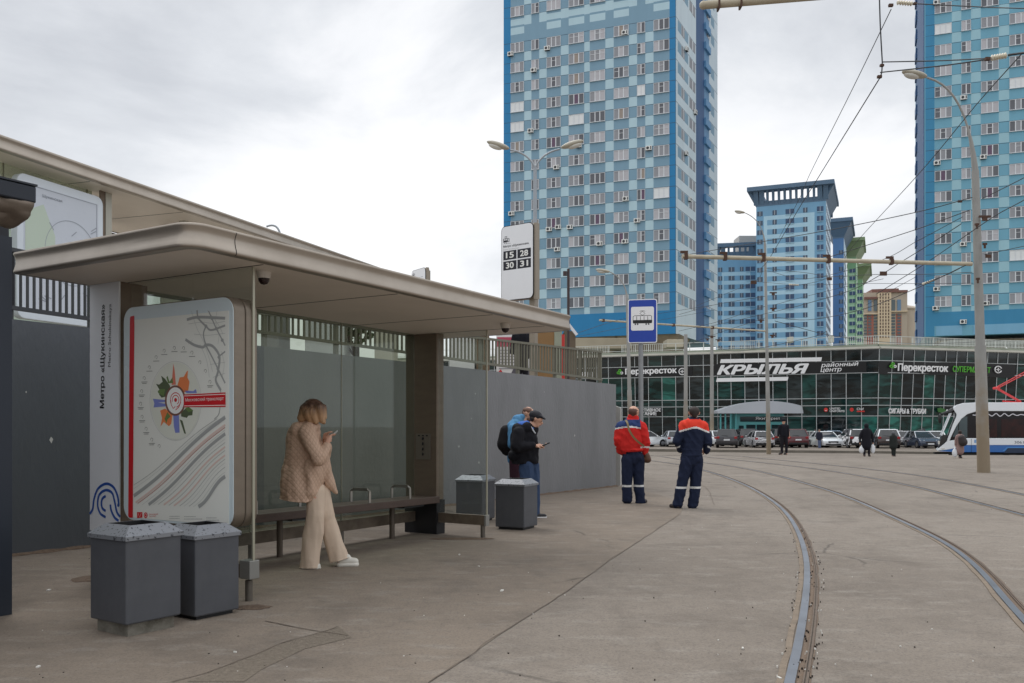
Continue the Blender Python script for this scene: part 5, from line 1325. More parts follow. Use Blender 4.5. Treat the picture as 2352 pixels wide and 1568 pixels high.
def shop(x, y, label):
    p = mall_y(x, y)[0]; return empty('shop_sign', p, label, 'sign')
s = shop(1770, 845, 'huge slanted white letters КРЫЛЬЯ between two white bars on the dark glass front')
sign_text('lettering', 'КРЫЛЬЯ', 1649, 859.5, 1856, 856.5, 839.0, S_w, s, shear=0.28, off=0.05)
b = MB(); sign_poly(b, [(1654, 833.5), (1656, 824.8), (1888, 820.3), (1886, 829.5)]); b.build('bar', S_w, s)
b = MB(); sign_poly(b, [(1645, 876.8), (1647, 868.2), (1811, 865.2), (1809, 874)]); b.build('bar', S_w, s)
b = MB(); sign_poly(b, [(1640, 862), (1640, 836), (1990, 829), (1990, 855)], 0.06, 0.04); b.build('dark_field', S_k, s)
s = shop(1930, 845, 'slanted white words районный центр to the right of the huge letters')
sign_text('lettering', 'районный', 1886, 846, 1973, 842, 833, S_w, s, shear=0.22, off=0.012); sign_text('lettering', 'центр', 1884, 857, 1934, 855, 846.5, S_w, s, shear=0.22, off=0.012)
def clover(s, x, y, r):
    b = MB(); sign_ring(b, x, y, r * 0.55, r); sign_ring(b, x + r * 1.3, y - r * 1.7, r * 0.55, r); sign_ring(b, x + r * 1.4, y + r * 0.6, r * 0.4, r * 0.7); b.build('clover', S_g, s)
    b = MB(); sign_ring(b, x + r * 2.7, y + r * 0.1, r * 0.55, r); b.build('clover_ring', S_w, s)
def clock(s, x, y, r):
    b = MB(); sign_ring(b, x, y, r * 0.78, r, 20, 340); sign_poly(b, [(x - r * .5, y + r * .1), (x - r * .5, y - r * .1), (x + r * .5, y - r * .1), (x + r * .5, y + r * .1)]); sign_poly(b, [(x - r * .1, y + r * .5), (x - r * .1, y - r * .5), (x + r * .1, y - r * .5), (x + r * .1, y + r * .5)]); b.build('round_mark', S_w, s)
s = shop(2100, 845, 'white supermarket name with green clover and green word, right part of the glass front')
b = MB(); sign_poly(b, [(2018, 858), (2018, 829), (2195, 832), (2195, 862)], 0.06, 0.04); sign_poly(b, [(2198, 862), (2198, 832), (2330, 836.5), (2330, 868)], 0.06, 0.04); b.build('dark_field', S_k, s)
clover(s, 2046, 841, 3.4); sign_text('lettering', 'Перекресток', 2062, 855.5, 2176, 858, 834.5, S_w, s, off=0.035); sign_text('lettering', 'СУПЕРМАРКЕТ', 2188, 853.5, 2274, 856.5, 840, S_g, s, off=0.004); clock(s, 2292, 848.5, 8.5)
s = shop(1495, 854, 'white supermarket name with green clover on the left part of the glass front')
b = MB(); sign_poly(b, [(1404, 867), (1404, 845), (1590, 841), (1590, 863)], 0.06, 0.04); b.build('dark_field', S_k, s)
clover(s, 1420, 856, 3.1); sign_text('lettering', 'Перекресток', 1437, 863, 1554, 859.5, 846.5, S_w, s, off=0.035); clock(s, 1567, 853, 8.2)
s = shop(1490, 945, 'small white two line shop name СПОРТИВНОЕ ПИТАНИЕ seen between the two workers')
sign_text('lettering', 'СПОРТИВНОЕ', 1452, 945, 1518, 944.5, 938, S_w, s, off=0.02); sign_text('lettering', 'ПИТАНИЕ', 1460, 953.5, 1508, 953, 946, S_w, s, off=0.02)
s = shop(1365, 867, 'white shop letters seen through the railing at the end of the wall')
for i, x in enumerate((1330, 1336, 1343, 1350, 1356, 1361, 1368, 1375)): b = MB(); sign_poly(b, [(x, 868), (x, 854), (x + 3.2 - (i % 3) * .6, 854), (x + 3.2, 868)]); b.build('letter_stroke', S_w, s)
s = shop(1900, 941, 'small red round mark with two white words beside the entrance')
b = MB(); sign_ring(b, 1897, 941, 0.5, 4.6, off=0.16); b.build('round_mark', S_r, s)
b = MB(); sign_ring(b, 1897, 941.5, 1.2, 2.2, 180, 360, off=0.24); b.build('round_mark_glyph', S_w, s)
sign_text('lettering', 'UNITED', 1906, 940.3, 1930, 940.3, 935.8, S_w, s, off=0.01); sign_text('lettering', 'UNIFORMS', 1906, 946, 1940, 946, 941.5, S_w, s, off=0.01)
s = shop(1968, 940, 'small red round mark with the word Chef')
b = MB(); sign_ring(b, 1956.5, 940.5, 0.5, 4.4, off=0.16); b.build('round_mark', S_r, s); sign_text('lettering', 'Chef', 1968, 941.5, 1984, 941.5, 936, S_w, s); b = MB(); sign_poly(b, [(1968, 946), (1968, 943), (1986, 943), (1986, 946)], 0.2, 0.04); b.build('red_rule', S_r, s)
s = shop(2082, 944, 'white outlined capitals for a cigar and pipe shop')
sign_text('lettering', 'СИГАРЫ & ТРУБКИ', 2040.5, 949, 2125.5, 950, 937.5, S_w, s, off=0.03)
s = shop(2170, 944, 'green leaf mark with white capitals of a chemist, partly hidden by the tram')
b = MB(); sign_poly(b, [(2154, 946), (2152, 938), (2160, 936), (2168, 939), (2172, 943), (2166, 948)]); b.build('leaf_mark', mat('leaf sign green', (58, 112, 52), 0.5), s); sign_text('lettering', 'АПТЕКА', 2171, 948, 2215, 948.5, 940, S_w, s, off=0.03)

# ---- entrance pavilion with arched white roof
YE = 92.5; xe0, xe1 = U(1648) * YE, U(1876) * YE
eE = empty('entrance_pavilion', ((xe0 + xe1) / 2, YE, ZG), 'entrance pavilion with shallow arched pale roof and teal glass doors', 'entrance')
M_arch = mat('arched roof sheet', (184, 188, 194), 0.5, var=0.12, vscale=0.5)
b = MB(); n_ = 20; z0 = zpx(949, YE); za = zpx(920.5, YE); ring0 = []
for i in range(n_ + 1):
    t = i / n_; zt = z0 + 0.25 + (za - z0 - 0.25) * (1 - (2 * t - 1) ** 2); ring0.append((xe0 + (xe1 - xe0) * t, zt))
poly = [(x, YE, z) for x, z in ring0] + [(xe1, YE, z0), (xe0, YE, z0)]
b.prism(poly, (0, 2.4, 0)); b.build('roof', M_arch, eE)
M_tg = mat('teal door frame', (84, 158, 160), 0.4, var=0.1); M_dg = mat('dark door glass', (28, 44, 48), 0.08, spec=0.6)
x = lambda v: U(v) * (YE + 0.8)
b = MB(); b.hexa([(x(1690), YE + .8, ZG), (x(1872), YE + .8, ZG), (x(1872), YE + 3, ZG), (x(1690), YE + 3, ZG)], [(x(1690), YE + .8, z0 - .01), (x(1872), YE + .8, z0 - .01), (x(1872), YE + 3, z0 - .01), (x(1690), YE + 3, z0 - .01)]); b.build('lobby', M_tg, eE)
for a, c, y0, y1 in ((1697, 1708, 977, 1025), (1714, 1735, 975, 1025), (1738, 1758, 975, 1025), (1772, 1800, 975, 1025), (1812, 1822, 977, 1025), (1828, 1862, 978, 1025), (1700, 1860, 956, 968)):
    b = MB(); b.hexa([(x(a), YE + .74, zpx(y1, YE)), (x(c), YE + .74, zpx(y1, YE)), (x(c), YE + .79, zpx(y1, YE)), (x(a), YE + .79, zpx(y1, YE))], [(x(a), YE + .74, zpx(y0, YE)), (x(c), YE + .74, zpx(y0, YE)), (x(c), YE + .79, zpx(y0, YE)), (x(a), YE + .79, zpx(y0, YE))]); b.build('door_glass' if y1 > 1000 else 'sign_field', M_dg, eE)
for v in (1653, 1664, 1676, 1688, 1848, 1858, 1868):
    b = MB(); b.lathe((x(v), YE + 0.4, 0), [(0.09, ZG), (0.09, z0)], 8); b.build('column', M_tg, eE)
text('lettering', 'Якитория', (x(1735), YE + .70, zpx(965, YE)), (1, 0, 0), (0, 0, 1), x(1790) - x(1735), zpx(957, YE) - zpx(965, YE), S_w, eE, ext=0.01)
# ================================================================ poles, lamps, beams, wires
M_pole = mat('weathered concrete grey pole', (158, 158, 155), 0.75, var=0.4, vscale=3, col2=(116, 115, 110), bump=0.2, bscale=80, stretch=(1, 1, 0.3))
M_lamp = mat('lamp housing', (176, 170, 154), 0.45, var=0.2); M_lglass = mat('lamp bowl', (206, 204, 196), 0.15); M_beam = mat('cream painted beam', (186, 178, 156), 0.55, var=0.3, vscale=4, col2=(130, 104, 82)); M_rust = mat('rusty clamp', (84, 60, 48), 0.8, var=0.4)
def polemat():
    n, l = M_pole.node_tree.nodes, M_pole.node_tree.links; p = n['Principled BSDF']; src = p.inputs['Base Color'].links[0].from_socket
    t = n.new('ShaderNodeTexCoord'); s_ = n.new('ShaderNodeSeparateXYZ'); l.new(t.outputs['Object'], s_.inputs[0]); z = n.new('ShaderNodeTexNoise'); z.inputs['Scale'].default_value = 3; z.inputs['Detail'].default_value = 6; l.new(t.outputs['Object'], z.inputs['Vector'])
    a = n.new('ShaderNodeMath'); a.operation = 'MULTIPLY_ADD'; l.new(z.outputs['Fac'], a.inputs[0]); a.inputs[1].default_value = 3.5; l.new(s_.outputs[2], a.inputs[2])
    r = n.new('ShaderNodeMapRange'); r.interpolation_type = 'SMOOTHSTEP'; r.inputs[1].default_value = 5.6; r.inputs[2].default_value = 2.6; l.new(a.outputs[0], r.inputs[0])
    x = n.new('ShaderNodeMix'); x.data_type = 'RGBA'; l.new(r.outputs[0], x.inputs[0]); l.new(src, x.inputs[6]); x.inputs[7].default_value = lin((138, 124, 104)) + (1,); l.new(x.outputs[2], p.inputs['Base Color'])
polemat()
def rust_base(): return mat('rust stained pole', (136, 118, 96), 0.8, var=0.6, vscale=5, col2=(104, 96, 86))
def bez(p0, p1, p2, n=8):
    p0, p1, p2 = Vector(p0), Vector(p1), Vector(p2); return [p0 * (1 - t) ** 2 + p1 * 2 * t * (1 - t) + p2 * t * t for t in [i / n for i in range(n + 1)]]
def lamp_head(e, p, d, L_=0.75, tilt=0.12):
    """cobra head at p pointing along horizontal d"""
    d = Vector(d).normalized(); q = p + d * L_ * 0.55 + Vector((0, 0, tilt * L_)); a = math.atan2(d.y, d.x)
    rot = Matrix.Rotation(a, 3, 'Z').to_quaternion() @ Matrix.Rotation(-tilt * 1.4, 3, 'Y').to_quaternion()
    b = MB(); b.ell(q, (L_ * 0.55, 0.17 * L_ / .75, 0.10 * L_ / .75), rot); h = b.build('lamp_head', M_lamp, e, smooth=True)
    b = MB(); b.ell(q + d * L_ * 0.12 + Vector((0, 0, -0.055)), (L_ * 0.33, 0.13 * L_ / .75, 0.09 * L_ / .75), rot); b.build('lamp_bowl', M_lglass, h, smooth=True)
def mast(name, label, base, H, r0, r1, arm=None, rust=True, lean=(0, 0), seg=18, step=None):
    """arm: (end point, control point) of the curved lamp arm"""
    e = empty(name, base, label, 'lamp mast' if arm else 'mast')
    top = base + Vector((lean[0], lean[1], H)); m = base + (top - base) * (step or 0.42)
    k = (step or 0.42)
    b = MB(); rm = r0 + (r1 - r0) * k
    b.tube([base - Vector((0, 0, 0.2)), base + (top - base) * k], [r0, rm * 1.04], seg); b.build('lower_shaft', M_pole, e, smooth=True, angle=50)
    b = MB(); b.tube([base + (top - base) * k, top], [rm * 0.9, r1], seg); b.build('upper_shaft', M_pole, e, smooth=True, angle=50)
    if False:
        b = MB(); b.tube([base - Vector((0, 0, .1)), base + (top - base) * min(0.18, 2.0 / H)], [r0 * 1.012, r0 * 0.995], seg, cap=False); b.build('stained_base', rust_base(), e, smooth=True)
    if arm:
        pts = bez(top, arm[1], arm[0], 10); b = MB(); b.tube(pts, [r1 * 0.9 + (0.032 - r1 * .9) * min(1, i / 3) for i in range(11)], 8); b.build('lamp_arm', M_pole, e, smooth=True)
        d = pts[-1] - pts[-2]; d.z = 0; lamp_head(e, pts[-1], d)
    MASTS.append(e); return e
MASTS = []
# big mast on the right
b0 = G(2260, 1085); Y0 = b0.y; b0.z = 0
topm = P(2240, 392, Y0)
mast('lamp_mast', 'tall grey concrete lamp mast standing on the asphalt at the right, nearest of the masts', b0, topm.z, 0.185, 0.105, (P(2130, 178, Y0 - 0.3), P(2222, 200, Y0 - 0.15)), lean=(topm.x - b0.x, 0))
b1_ = Gd(1766, 1043); Y1 = b1_.y; t1 = P(1757, 560, Y1)
mast('lamp_mast', 'grey lamp mast in front of the parked cars, rising beside the dark standing figure', b1_, t1.z - b1_.z, 0.17, 0.09, (P(1712, 489, Y1), P(1752, 505, Y1)), lean=(t1.x - b1_.x, 0))
b2_ = Gd(1635, 1029); Y2 = b2_.y
mast('catenary_mast', 'slim grey mast with banded top carrying wires before the glass front', b2_, zpx(752, Y2) - b2_.z, 0.20, 0.16, None, rust=False, step=0.6)
Y3 = 58.0; q3 = P(1575, 1000, Y3); q3.z = gz(Y3)
mast('catenary_mast', 'plain grey mast behind the worker in dark blue overalls', q3, zpx(768, Y3) - q3.z, 0.155, 0.115, None, rust=False)
Y4 = 50.0; q4 = P(1449, 1000, Y4); q4.z = gz(Y4); t4 = P(1441, 690, Y4)
mast('lamp_mast', 'grey lamp mast right behind the blue tram stop sign', q4, t4.z - q4.z, 0.14, 0.085, (P(1402, 625, Y4), P(1438, 640, Y4)), rust=False, lean=(t4.x - q4.x, 0))
# double armed street lamp behind the stop pylon
Yd = 32.0; pd = P(1229, 900, Yd); pd.z = DZ - .2; td = P(1229, 385, Yd)
e = empty('double_street_lamp', pd, 'double armed grey street lamp rising behind the white stop pylon', 'street lamp')
b = MB(); b.tube([pd, td], [0.11, 0.06], 14); b.build('pole', mat('galvanised pole', (160, 166, 172), 0.45, metal=0.4, var=0.2), e, smooth=True)
for (ex, ey, cx, cy, s_) in ((1172, 344, 1214, 350, -1), (1286, 342, 1244, 350, 1)):
    b = MB(); q = P(ex, ey, Yd); b.tube(bez(td, P(cx, cy, Yd), q, 8), 0.035, 8); b.build('arm', MATS['galvanised pole'], e, smooth=True); lamp_head(e, q, (s_, 0, 0), 0.78, 0.22)
# small arched thing peeping over the far canopy
b = MB(); Yk = 26; b.tube(bez(P(612, 520, Yk), P(640, 508, Yk), P(645, 545, Yk), 8) , 0.03, 8); b.tube([P(645, 545, Yk), P(646, 700, Yk)], 0.03, 8); o = b.build('curved_pipe', MATS['galvanised pole'], None, smooth=True); tag(o, 'curved grey lamp arm tip peeping over the far canopy', 'lamp arm')

# ---- stop pylon with the route numbers
def pylon(x0, x1, ytl, ytr, ybl, ybr, Y, label, big=True, sidepx=9):
    """white face between image columns, seen slightly from its left"""
    A, B_ = P(x0, ytl, Y), P(x1, ytr, Y + 0.0)
    # near edge is the right one: turn the panel a little
    Ya, Yb = Y * 1.012, Y * 0.985
    p = Vector((U(x0) * Ya, Ya, 0)); q = Vector((U(x1) * Yb, Yb, 0)); d = (q - p).normalized(); n = Vector((d.y, -d.x, 0)); w_ = (q - p).length
    zt, zb = zpx(ytr, Yb), zpx(ybr, Yb)
    e = empty('stop_pylon', p + (q - p) * .8, label, 'stop sign'); e.location.z = DZ
    def F(u_, z, off=0.0): r = p + d * u_ + n * off; return Vector((r.x, r.y, z))
    def rr(u0, u1, z0, z1, r, off, k=5):
        o = []
        for cu, cz, a0 in ((u1 - r, z1 - r, 0), (u0 + r, z1 - r, 90), (u0 + r, z0 + r, 180), (u1 - r, z0 + r, 270)):
            for i in range(k + 1): a = R(a0 + 90 * i / k); o.append(F(cu + r * math.cos(a), cz + r * math.sin(a), off))
        return o
    rad = w_ * 0.13
    b = MB(); b.prism(rr(0, w_, zb, zt, rad, 0), -n * 0.16); b.build('housing', mat('pylon brown metal', (150, 138, 124), 0.4, metal=0.4), e)
    b = MB(); b.prism(rr(-0.004, w_ + 0.004, zb - .004, zt + .004, rad, 0.0015), n * 0.012); b.build('rim', M_ink, e)
    b = MB(); b.prism(rr(0.012, w_ - 0.012, zb + .012, zt - .012, rad * .9, 0.0145), n * 0.006); f = b.build('face', mat('pylon face', (236, 237, 240), 0.45, var=0.04), e)
    return e, f, F, w_, zb, zt, d, n
e, f, F, w_, zb, zt, d, n = pylon(1152.5, 1226, 517, 509, 690, 684, 19.6, 'white stop pylon with tram pictogram and route numbers 15, 28, 30 and 31')
# post
b = MB(); c0 = F(w_ * 0.86, 0, -0.16); b.bar(Vector((c0.x, c0.y, DZ)), Vector((c0.x, c0.y, zt - 0.1)), 0.14, 0.12, up=n); b.build('post', mat('pylon post', (150, 140, 126), 0.45, metal=0.4), e)
b = MB(); b.bar(F(w_ + 0.025, zb - 0.02, -0.07), F(w_ + 0.025, zt - .02, -0.07), 0.06, 0.13, up=n); b.build('side_profile', MATS['pylon post'], e)
K_nv = mat('plate black navy', (18, 20, 34), 0.5); PW, PH = w_, zt - zb
def pl(u_, v, off=0.0215): return F(PW * u_, zt - PH * v, off)
u1, u2 = (0.07, 0.485), (0.515, 0.93); v1, v2 = (0.335, 0.455), (0.472, 0.592)
for (uu, vv, tx) in ((u1, v1, '15'), (u2, v1, '28'), (u1, v2, '30'), (u2, v2, '31')):
    b = MB(); sh = 0.0; b.add([pl(uu[0], vv[1]), pl(uu[1], vv[1]), pl(uu[1], vv[0]), pl(uu[0], vv[0])], [(0, 1, 2, 3)]); o = b.build('number_plate', K_nv, f)
    p0 = pl(uu[0] + 0.09, vv[1] - 0.024, 0.023); text('route_number', tx, p0, d, (0, 0, 1), PW * (uu[1] - uu[0] - 0.18), PH * (vv[1] - vv[0] - 0.045), K_white, o, ext=0.0005, off=0.03)
text('stop_name', 'Метро «Щукинская»', pl(0.07, 0.292, 0.0215), d, (0, 0, 1), PW * 0.80, PH * 0.036, K_nv, f, ext=0.0005, off=0.02)
text('stop_name_latin', 'Metro Schukinskaya', pl(0.07, 0.325, 0.0215), d, (0, 0, 1), PW * 0.5, PH * 0.018, K_gray, f, ext=0.0005)
def tram_icon(pl, f, u0, u1, v0, v1, m, off=0.0215):
    b = MB(); X = lambda a, c: pl(u0 + (u1 - u0) * a, v0 + (v1 - v0) * c, off)
    def q(a0, a1, c0, c1): b.add([X(a0, c1), X(a1, c1), X(a1, c0), X(a0, c0)], [(0, 1, 2, 3)])
    q(0, 0.75, 0.3, 0.36); q(0, 0.1, 0.3, 0.8); q(0, 0.55, 0.56, 0.8); q(0.75, 0.83, 0.34, 0.8); q(0.55, 0.8, 0.74, 0.8); q(0.3, 0.37, 0.3, 0.6); q(0.55, 0.62, 0.3, 0.8); q(0.12, 0.24, 0.86, 0.95); q(0.34, 0.46, 0.86, 0.95); q(0.3, 1.0, 1.0, 1.03); q(0.2, 0.5, 0.2, 0.25); q(0.2, 0.25, 0.0, 0.2); q(0.45, 0.5, 0.0, 0.2); q(0.2, 0.5, 0.0, 0.05)
    b.build('tram_pictogram', m, f)
tram_icon(pl, f, 0.07, 0.30, 0.135, 0.235, K_nv)
text('foot_text', 'mostransport', pl(0.36, 0.955), d, (0, 0, 1), PW * 0.28, PH * 0.014, K_gray, f, ext=0.0005) if False else None
e2_, f2_, F, w_, zb, zt, d, n = pylon(946, 978, 614.5, 613, 706, 704, 34.0, 'small white stop pylon with number 753 peeping over the near canopy')
PW, PH = w_, zt - zb
b = MB(); b.bar(F(w_ + 0.02, zb, -0.06), F(w_ + 0.02, zt - .01, -0.06), 0.05, 0.11, up=n); b.build('side_profile', MATS['pylon post'], e2_)
b = MB(); c0 = F(w_ * 0.86, 0, -0.16); b.bar(Vector((c0.x, c0.y, DZ - .1)), Vector((c0.x, c0.y, zt - 0.1)), 0.16, 0.15, up=n); b.build('post', MATS['pylon post'], e2_)
tram_icon(pl, f2_, 0.08, 0.30, 0.06, 0.15, K_nv)
text('stop_name', 'Метро «Щукинская»', pl(0.08, 0.235), d, (0, 0, 1), PW * 0.75, PH * 0.03, K_gray, f2_, ext=0.0005)
text('route_number', '753', pl(0.62, 0.375), d, (0, 0, 1), PW * 0.30, PH * 0.065, K_blue, f2_, ext=0.0005, off=0.02)

# ---- blue tram stop sign
YS = 20.7; e = empty('tram_stop_sign', P(1474, 1120, YS), 'blue rectangular tram stop sign with black tram pictogram on a grey post', 'traffic sign'); e.location.z = 0
ss = Facade((U(1442) * (YS + .06), YS + .06), (U(1509.5) * (YS - .06), YS - .06)); sz0, sz1 = zpx(787.5, YS), zpx(686.5, YS)
def rF(fc, w0, w1, z0, z1, r, off, k=5):
    o = []
    for cu, cz, a0 in ((w1 - r, z1 - r, 0), (w0 + r, z1 - r, 90), (w0 + r, z0 + r, 180), (w1 - r, z0 + r, 270)):
        for i in range(k + 1): a = R(a0 + 90 * i / k); o.append(fc.pt(cu + r * math.cos(a), cz + r * math.sin(a), off))
    return o
SW = ss.L; SH = sz1 - sz0
b = MB(); b.tube([Vector((e.location.x, YS + .09, -0.1)), Vector((e.location.x - .01, YS + .09, sz1 - 0.1))], 0.055, 14); b.build('post', mat('galvanised sign post', (150, 152, 154), 0.5, metal=0.4, var=0.3), e, smooth=True)
b = MB(); b.prism(rF(ss, 0, SW, sz0, sz1, 0.05, 0.0), -ss.n * 0.03); pb = b.build('plate', mat('sign back plate', (190, 194, 198), 0.4, metal=0.5), e)
b = MB(); b.prism(rF(ss, 0.004, SW - .004, sz0 + .004, sz1 - .004, 0.05, 0.001), ss.n * 0.002); b.build('white_border', S_w, pb)
b = MB(); b.prism(rF(ss, 0.022, SW - .022, sz0 + .022, sz1 - .022, 0.035, 0.004), ss.n * 0.002); b.build('blue_field', mat('sign blue', (24, 64, 168), 0.4, var=0.08), pb)
tx0, tx1, tz1, tz0 = SW * 0.11, SW * 0.89, sz1 - SH * 0.175, sz1 - SH * 0.715
b = MB(); b.prism(rF(ss, tx0, tx1, tz0, tz1, 0.04, 0.007), ss.n * 0.002); b.build('white_field', S_w, pb)
ic = MB()
def sp(a, c): return ss.pt(tx0 + (tx1 - tx0) * a, tz1 + (tz0 - tz1) * c, 0.0105)
def sq_(a0, a1, c0, c1, m=ic): m.add([sp(a0, c1), sp(a1, c1), sp(a1, c0), sp(a0, c0)], [(0, 1, 2, 3)])
ic.add([sp(*q) for q in ((0.08, 0.66), (0.10, 0.70), (0.90, 0.70), (0.92, 0.66), (0.92, 0.56), (0.08, 0.56))], [tuple(range(6))])
for a in (0.08, 0.24, 0.40, 0.56, 0.72, 0.885): sq_(a, a + 0.02, 0.40, 0.57)
ic.ribbon([sp(0.09, 0.42), sp(0.14, 0.375), sp(0.86, 0.375), sp(0.91, 0.42)], 0.011, ss.n)
ic.ribbon([sp(0.5, 0.36), sp(0.38, 0.29), sp(0.5, 0.19), sp(0.62, 0.29), sp(0.5, 0.36)], 0.009, ss.n); ic.ribbon([sp(0.38, 0.20), sp(0.43, 0.175), sp(0.57, 0.175), sp(0.62, 0.20)], 0.009, ss.n)
for a in (0.19, 0.29, 0.66, 0.77):
    ic.add([sp(a + 0.036 * math.cos(2 * math.pi * i / 12), 0.735 + 0.032 * math.sin(2 * math.pi * i / 12)) for i in range(12)], [tuple(range(12))])
ic.build('tram_pictogram', M_ink, pb)

# ---- horizontal beams
def insul(e, p, q, n_=6, r=0.05, m=None):
    p, q = Vector(p), Vector(q); pts, rs = [], []
    for i in range(n_ * 2 + 1): pts.append(p + (q - p) * i / (n_ * 2)); rs.append(r if i % 2 else r * 0.45)
    b = MB(); b.tube(pts, rs, 8); return b.build('insulator', m or mat('ceramic insulator', (214, 206, 186), 0.3), e, smooth=True)
zb1 = zpx(606, Y0); pa = P(2232, 606, Y0 - 0.15); Yl = FOC * (zb1 - HC) / (978 - 588.5); pb_ = P(1567, 588.5, Yl)
e = empty('bracket_beam', pa, 'long cream horizontal beam reaching left from the nearest tall mast', 'beam')
b = MB(); b.tube([pa, pb_], 0.062, 12); bo = b.build('tube', M_beam, e, smooth=True)
for x in (1575, 1662, 1748, 1896, 2042):
    t = (x - 1567) / (2232 - 1567); c = pb_ + (pa - pb_) * t
    b = MB(); b.box(c + Vector((0, 0, 0.0)), (0.10, 0.15, 0.17)); b.box(c + Vector((-.05, 0, 0.13)), (0.22, 0.05, 0.07)); b.build('clamp', M_rust, e)
zb2 = zpx(760, Y1); pa2 = P(1757, 760, Y1 - .1); Yl2 = FOC * (zb2 - HC) / (978 - 735); pb2 = P(1377, 735, Yl2)
e = empty('bracket_beam', pa2, 'pale horizontal beam crossing behind the blue tram stop sign', 'beam')
b = MB(); b.tube([pa2, pb2], 0.065, 12); b.build('tube', M_beam, e, smooth=True)
for t in (0.02, 0.42, 0.66): b = MB(); b.box(pb2 + (pa2 - pb2) * t, (0.2, 0.15, 0.2)); b.build('clamp', M_rust, e)
pt3a = P(1616, 11.5, 10.6); pt3b = P(1830, -6, 10.35); dd = (pt3b - pt3a).normalized(); pt3c = pt3a + dd * 9.0
e = empty('bracket_beam', pt3c, 'thick cream beam end at the top edge of the view, nearest overhead', 'beam')
b = MB(); b.tube([pt3a, pt3c], 0.047, 16); b.ell(pt3a, (0.05, 0.05, 0.05)); b.build('tube', M_beam, e, smooth=True)
for t in (0.17, 0.42): b = MB(); b.box(pt3a + dd * t + Vector((0, 0, -0.02)), (0.02, 0.11, 0.1)); b.build('clamp', M_rust, e)
b = MB(); b.tube([Vector((pt3c.x, pt3c.y, 0)), Vector((pt3c.x, pt3c.y, 9))], 0.16, 14); b.build('mast', M_pole, e, smooth=True)

# ---- overhead wires
M_wire = mat('overhead wire', (44, 46, 50), 0.6)
def wire(pts, r, label, ins=(), blocks=()):
    """pts: (image x, image y, distance)"""
    p = [P(*q) for q in pts]; e = empty('overhead_wire', p[0], label, 'wire', 'overhead tram wires')
    q = smooth_curve(p, 8) if len(p) > 2 else p
    b = MB(); b.tube(q, r, 6); b.build('cable', M_wire, e, smooth=True)
    for a, c, Yi in ins: insul(e, P(a[0], a[1], Yi), P(c[0], c[1], Yi), r=0.045)
    for x, y, Y, s_ in blocks: b = MB(); b.box(P(x, y, Y), (s_, 0.05, s_ * 0.6)); b.build('clamp', M_rust, e)
    return e
wire([(2019.5, -20, 15), (2022, 60, 15), (2026.5, 142, 15)], 0.011, 'upright dropper wire hanging from the top edge right of the sky gap', blocks=[(2025.5, 150, 15, .06)])
wire([(2026.5, 142, 15), (2025, 166, 15), (2020, 180, 15)], 0.011, 'short dark linking wire between the two insulated lines')
wire([(2020, 180, 15), (1884, 400, 22), (1873, 418, 23)], 0.0105, 'thick slanting wire running down left from the dropper joint, upper length', blocks=[(2020, 176, 15, .07)])
wire([(1873, 418, 23), (1839, 472, 27), (1800, 538, 33), (1764, 598, 40), (1748, 616, 42)], 0.012, 'slanting wire passing across the tallest far tower down to the long beam')
wire([(2046.8, 21, 15), (1955, 210, 19), (1860, 400, 25), (1838, 452, 28), (1790, 545, 36)], 0.008, 'thin slanting wire parallel to and left of the thick one')
wire([(2100, 8, 15), (2240, 15, 14), (2352, 19, 13), (2500, 22, 12)], 0.009, 'thin level wire leaving the top right corner', ins=[((2060, 5), (2096, 8), 15)], blocks=[(2046, 12, 15, .07), (2101, 8, 15, .05)])
wire([(2027, 142, 15), (2160, 139, 14), (2262, 134, 13.2)], 0.010, 'upper of two taut lines meeting at the white insulator, top right', ins=[((2276, 133), (2312, 127), 13)], blocks=[(2268, 135, 13, .07)])
wire([(2022, 166, 15), (2160, 151, 14), (2262, 137, 13.2)], 0.010, 'lower of two taut lines meeting at the white insulator, top right')
wire([(2316, 126, 13), (2352, 121, 12.8), (2480, 104, 12)], 0.017, 'dark linkage right of the white insulator at the right edge')
wire([(2345, 125, 13), (2240, 243, 17), (2112, 397, 22), (1965, 558, 34), (1933, 603, 37)], 0.009, 'long thin diagonal wire from the upper right corner down across the right tower')
wire([(1560, 588, 45), (1602, 580.6, 42), (1761, 553, 36), (1921, 525, 32), (2109, 486, 29), (2233, 453, 27.4)], 0.014, 'long dark wire sweeping from the nearest mast left across the tallest far tower', blocks=[(2205, 462, 27.8, .12)])
wire([(1898, 592, 33), (2000, 560, 31), (2109, 525, 29), (2228, 482, 27.4)], 0.013, 'dark wire from the nearest mast to the middle clamp of the long beam')
wire([(1600, 702, 60), (1729, 647.6, 48), (1757, 622, 45), (1850, 640, 40), (2013, 601, 33), (2109, 552, 29.5), (2211, 497.6, 27.5)], 0.010, 'thin wire crossing between the two lamp masts above the beam')
wire([(1831, 703, 42), (1950, 668, 38), (2029, 627, 34), (2067, 603, 32), (2140, 558, 29), (2208, 513.6, 27.5)], 0.013, 'slanting wire from the nearest mast down past the long beam to the left')
wire([(2256, 456, 27.5), (2352, 408, 24), (2480, 340, 20)], 0.012, 'wire leaving the nearest mast to the upper right edge')
wire([(2013, 675, 33), (2128, 603, 30), (2272, 504, 26), (2352, 459, 23), (2480, 380, 19)], 0.012, 'long slanting wire passing behind the nearest mast to the right edge')
wire([(2262, 584, 27.4), (2352, 565, 25), (2480, 538, 22)], 0.010, 'short wire from the nearest mast to the right edge, lower one', blocks=[(2270, 588, 27.3, .16)])
wire([(2217.5, 609, 27.3), (2109, 660, 30), (1978, 711, 36), (1857, 734, 41), (1780, 728, 44.5)], 0.013, 'sagging dark wire joining the two lamp masts below the long beam')
wire([(1780, 737, 44.5), (1921, 772, 50), (2080, 788, 56), (2240, 785, 62), (2420, 770, 70)], 0.015, 'long sagging cable dipping over the shopping centre roof edge')
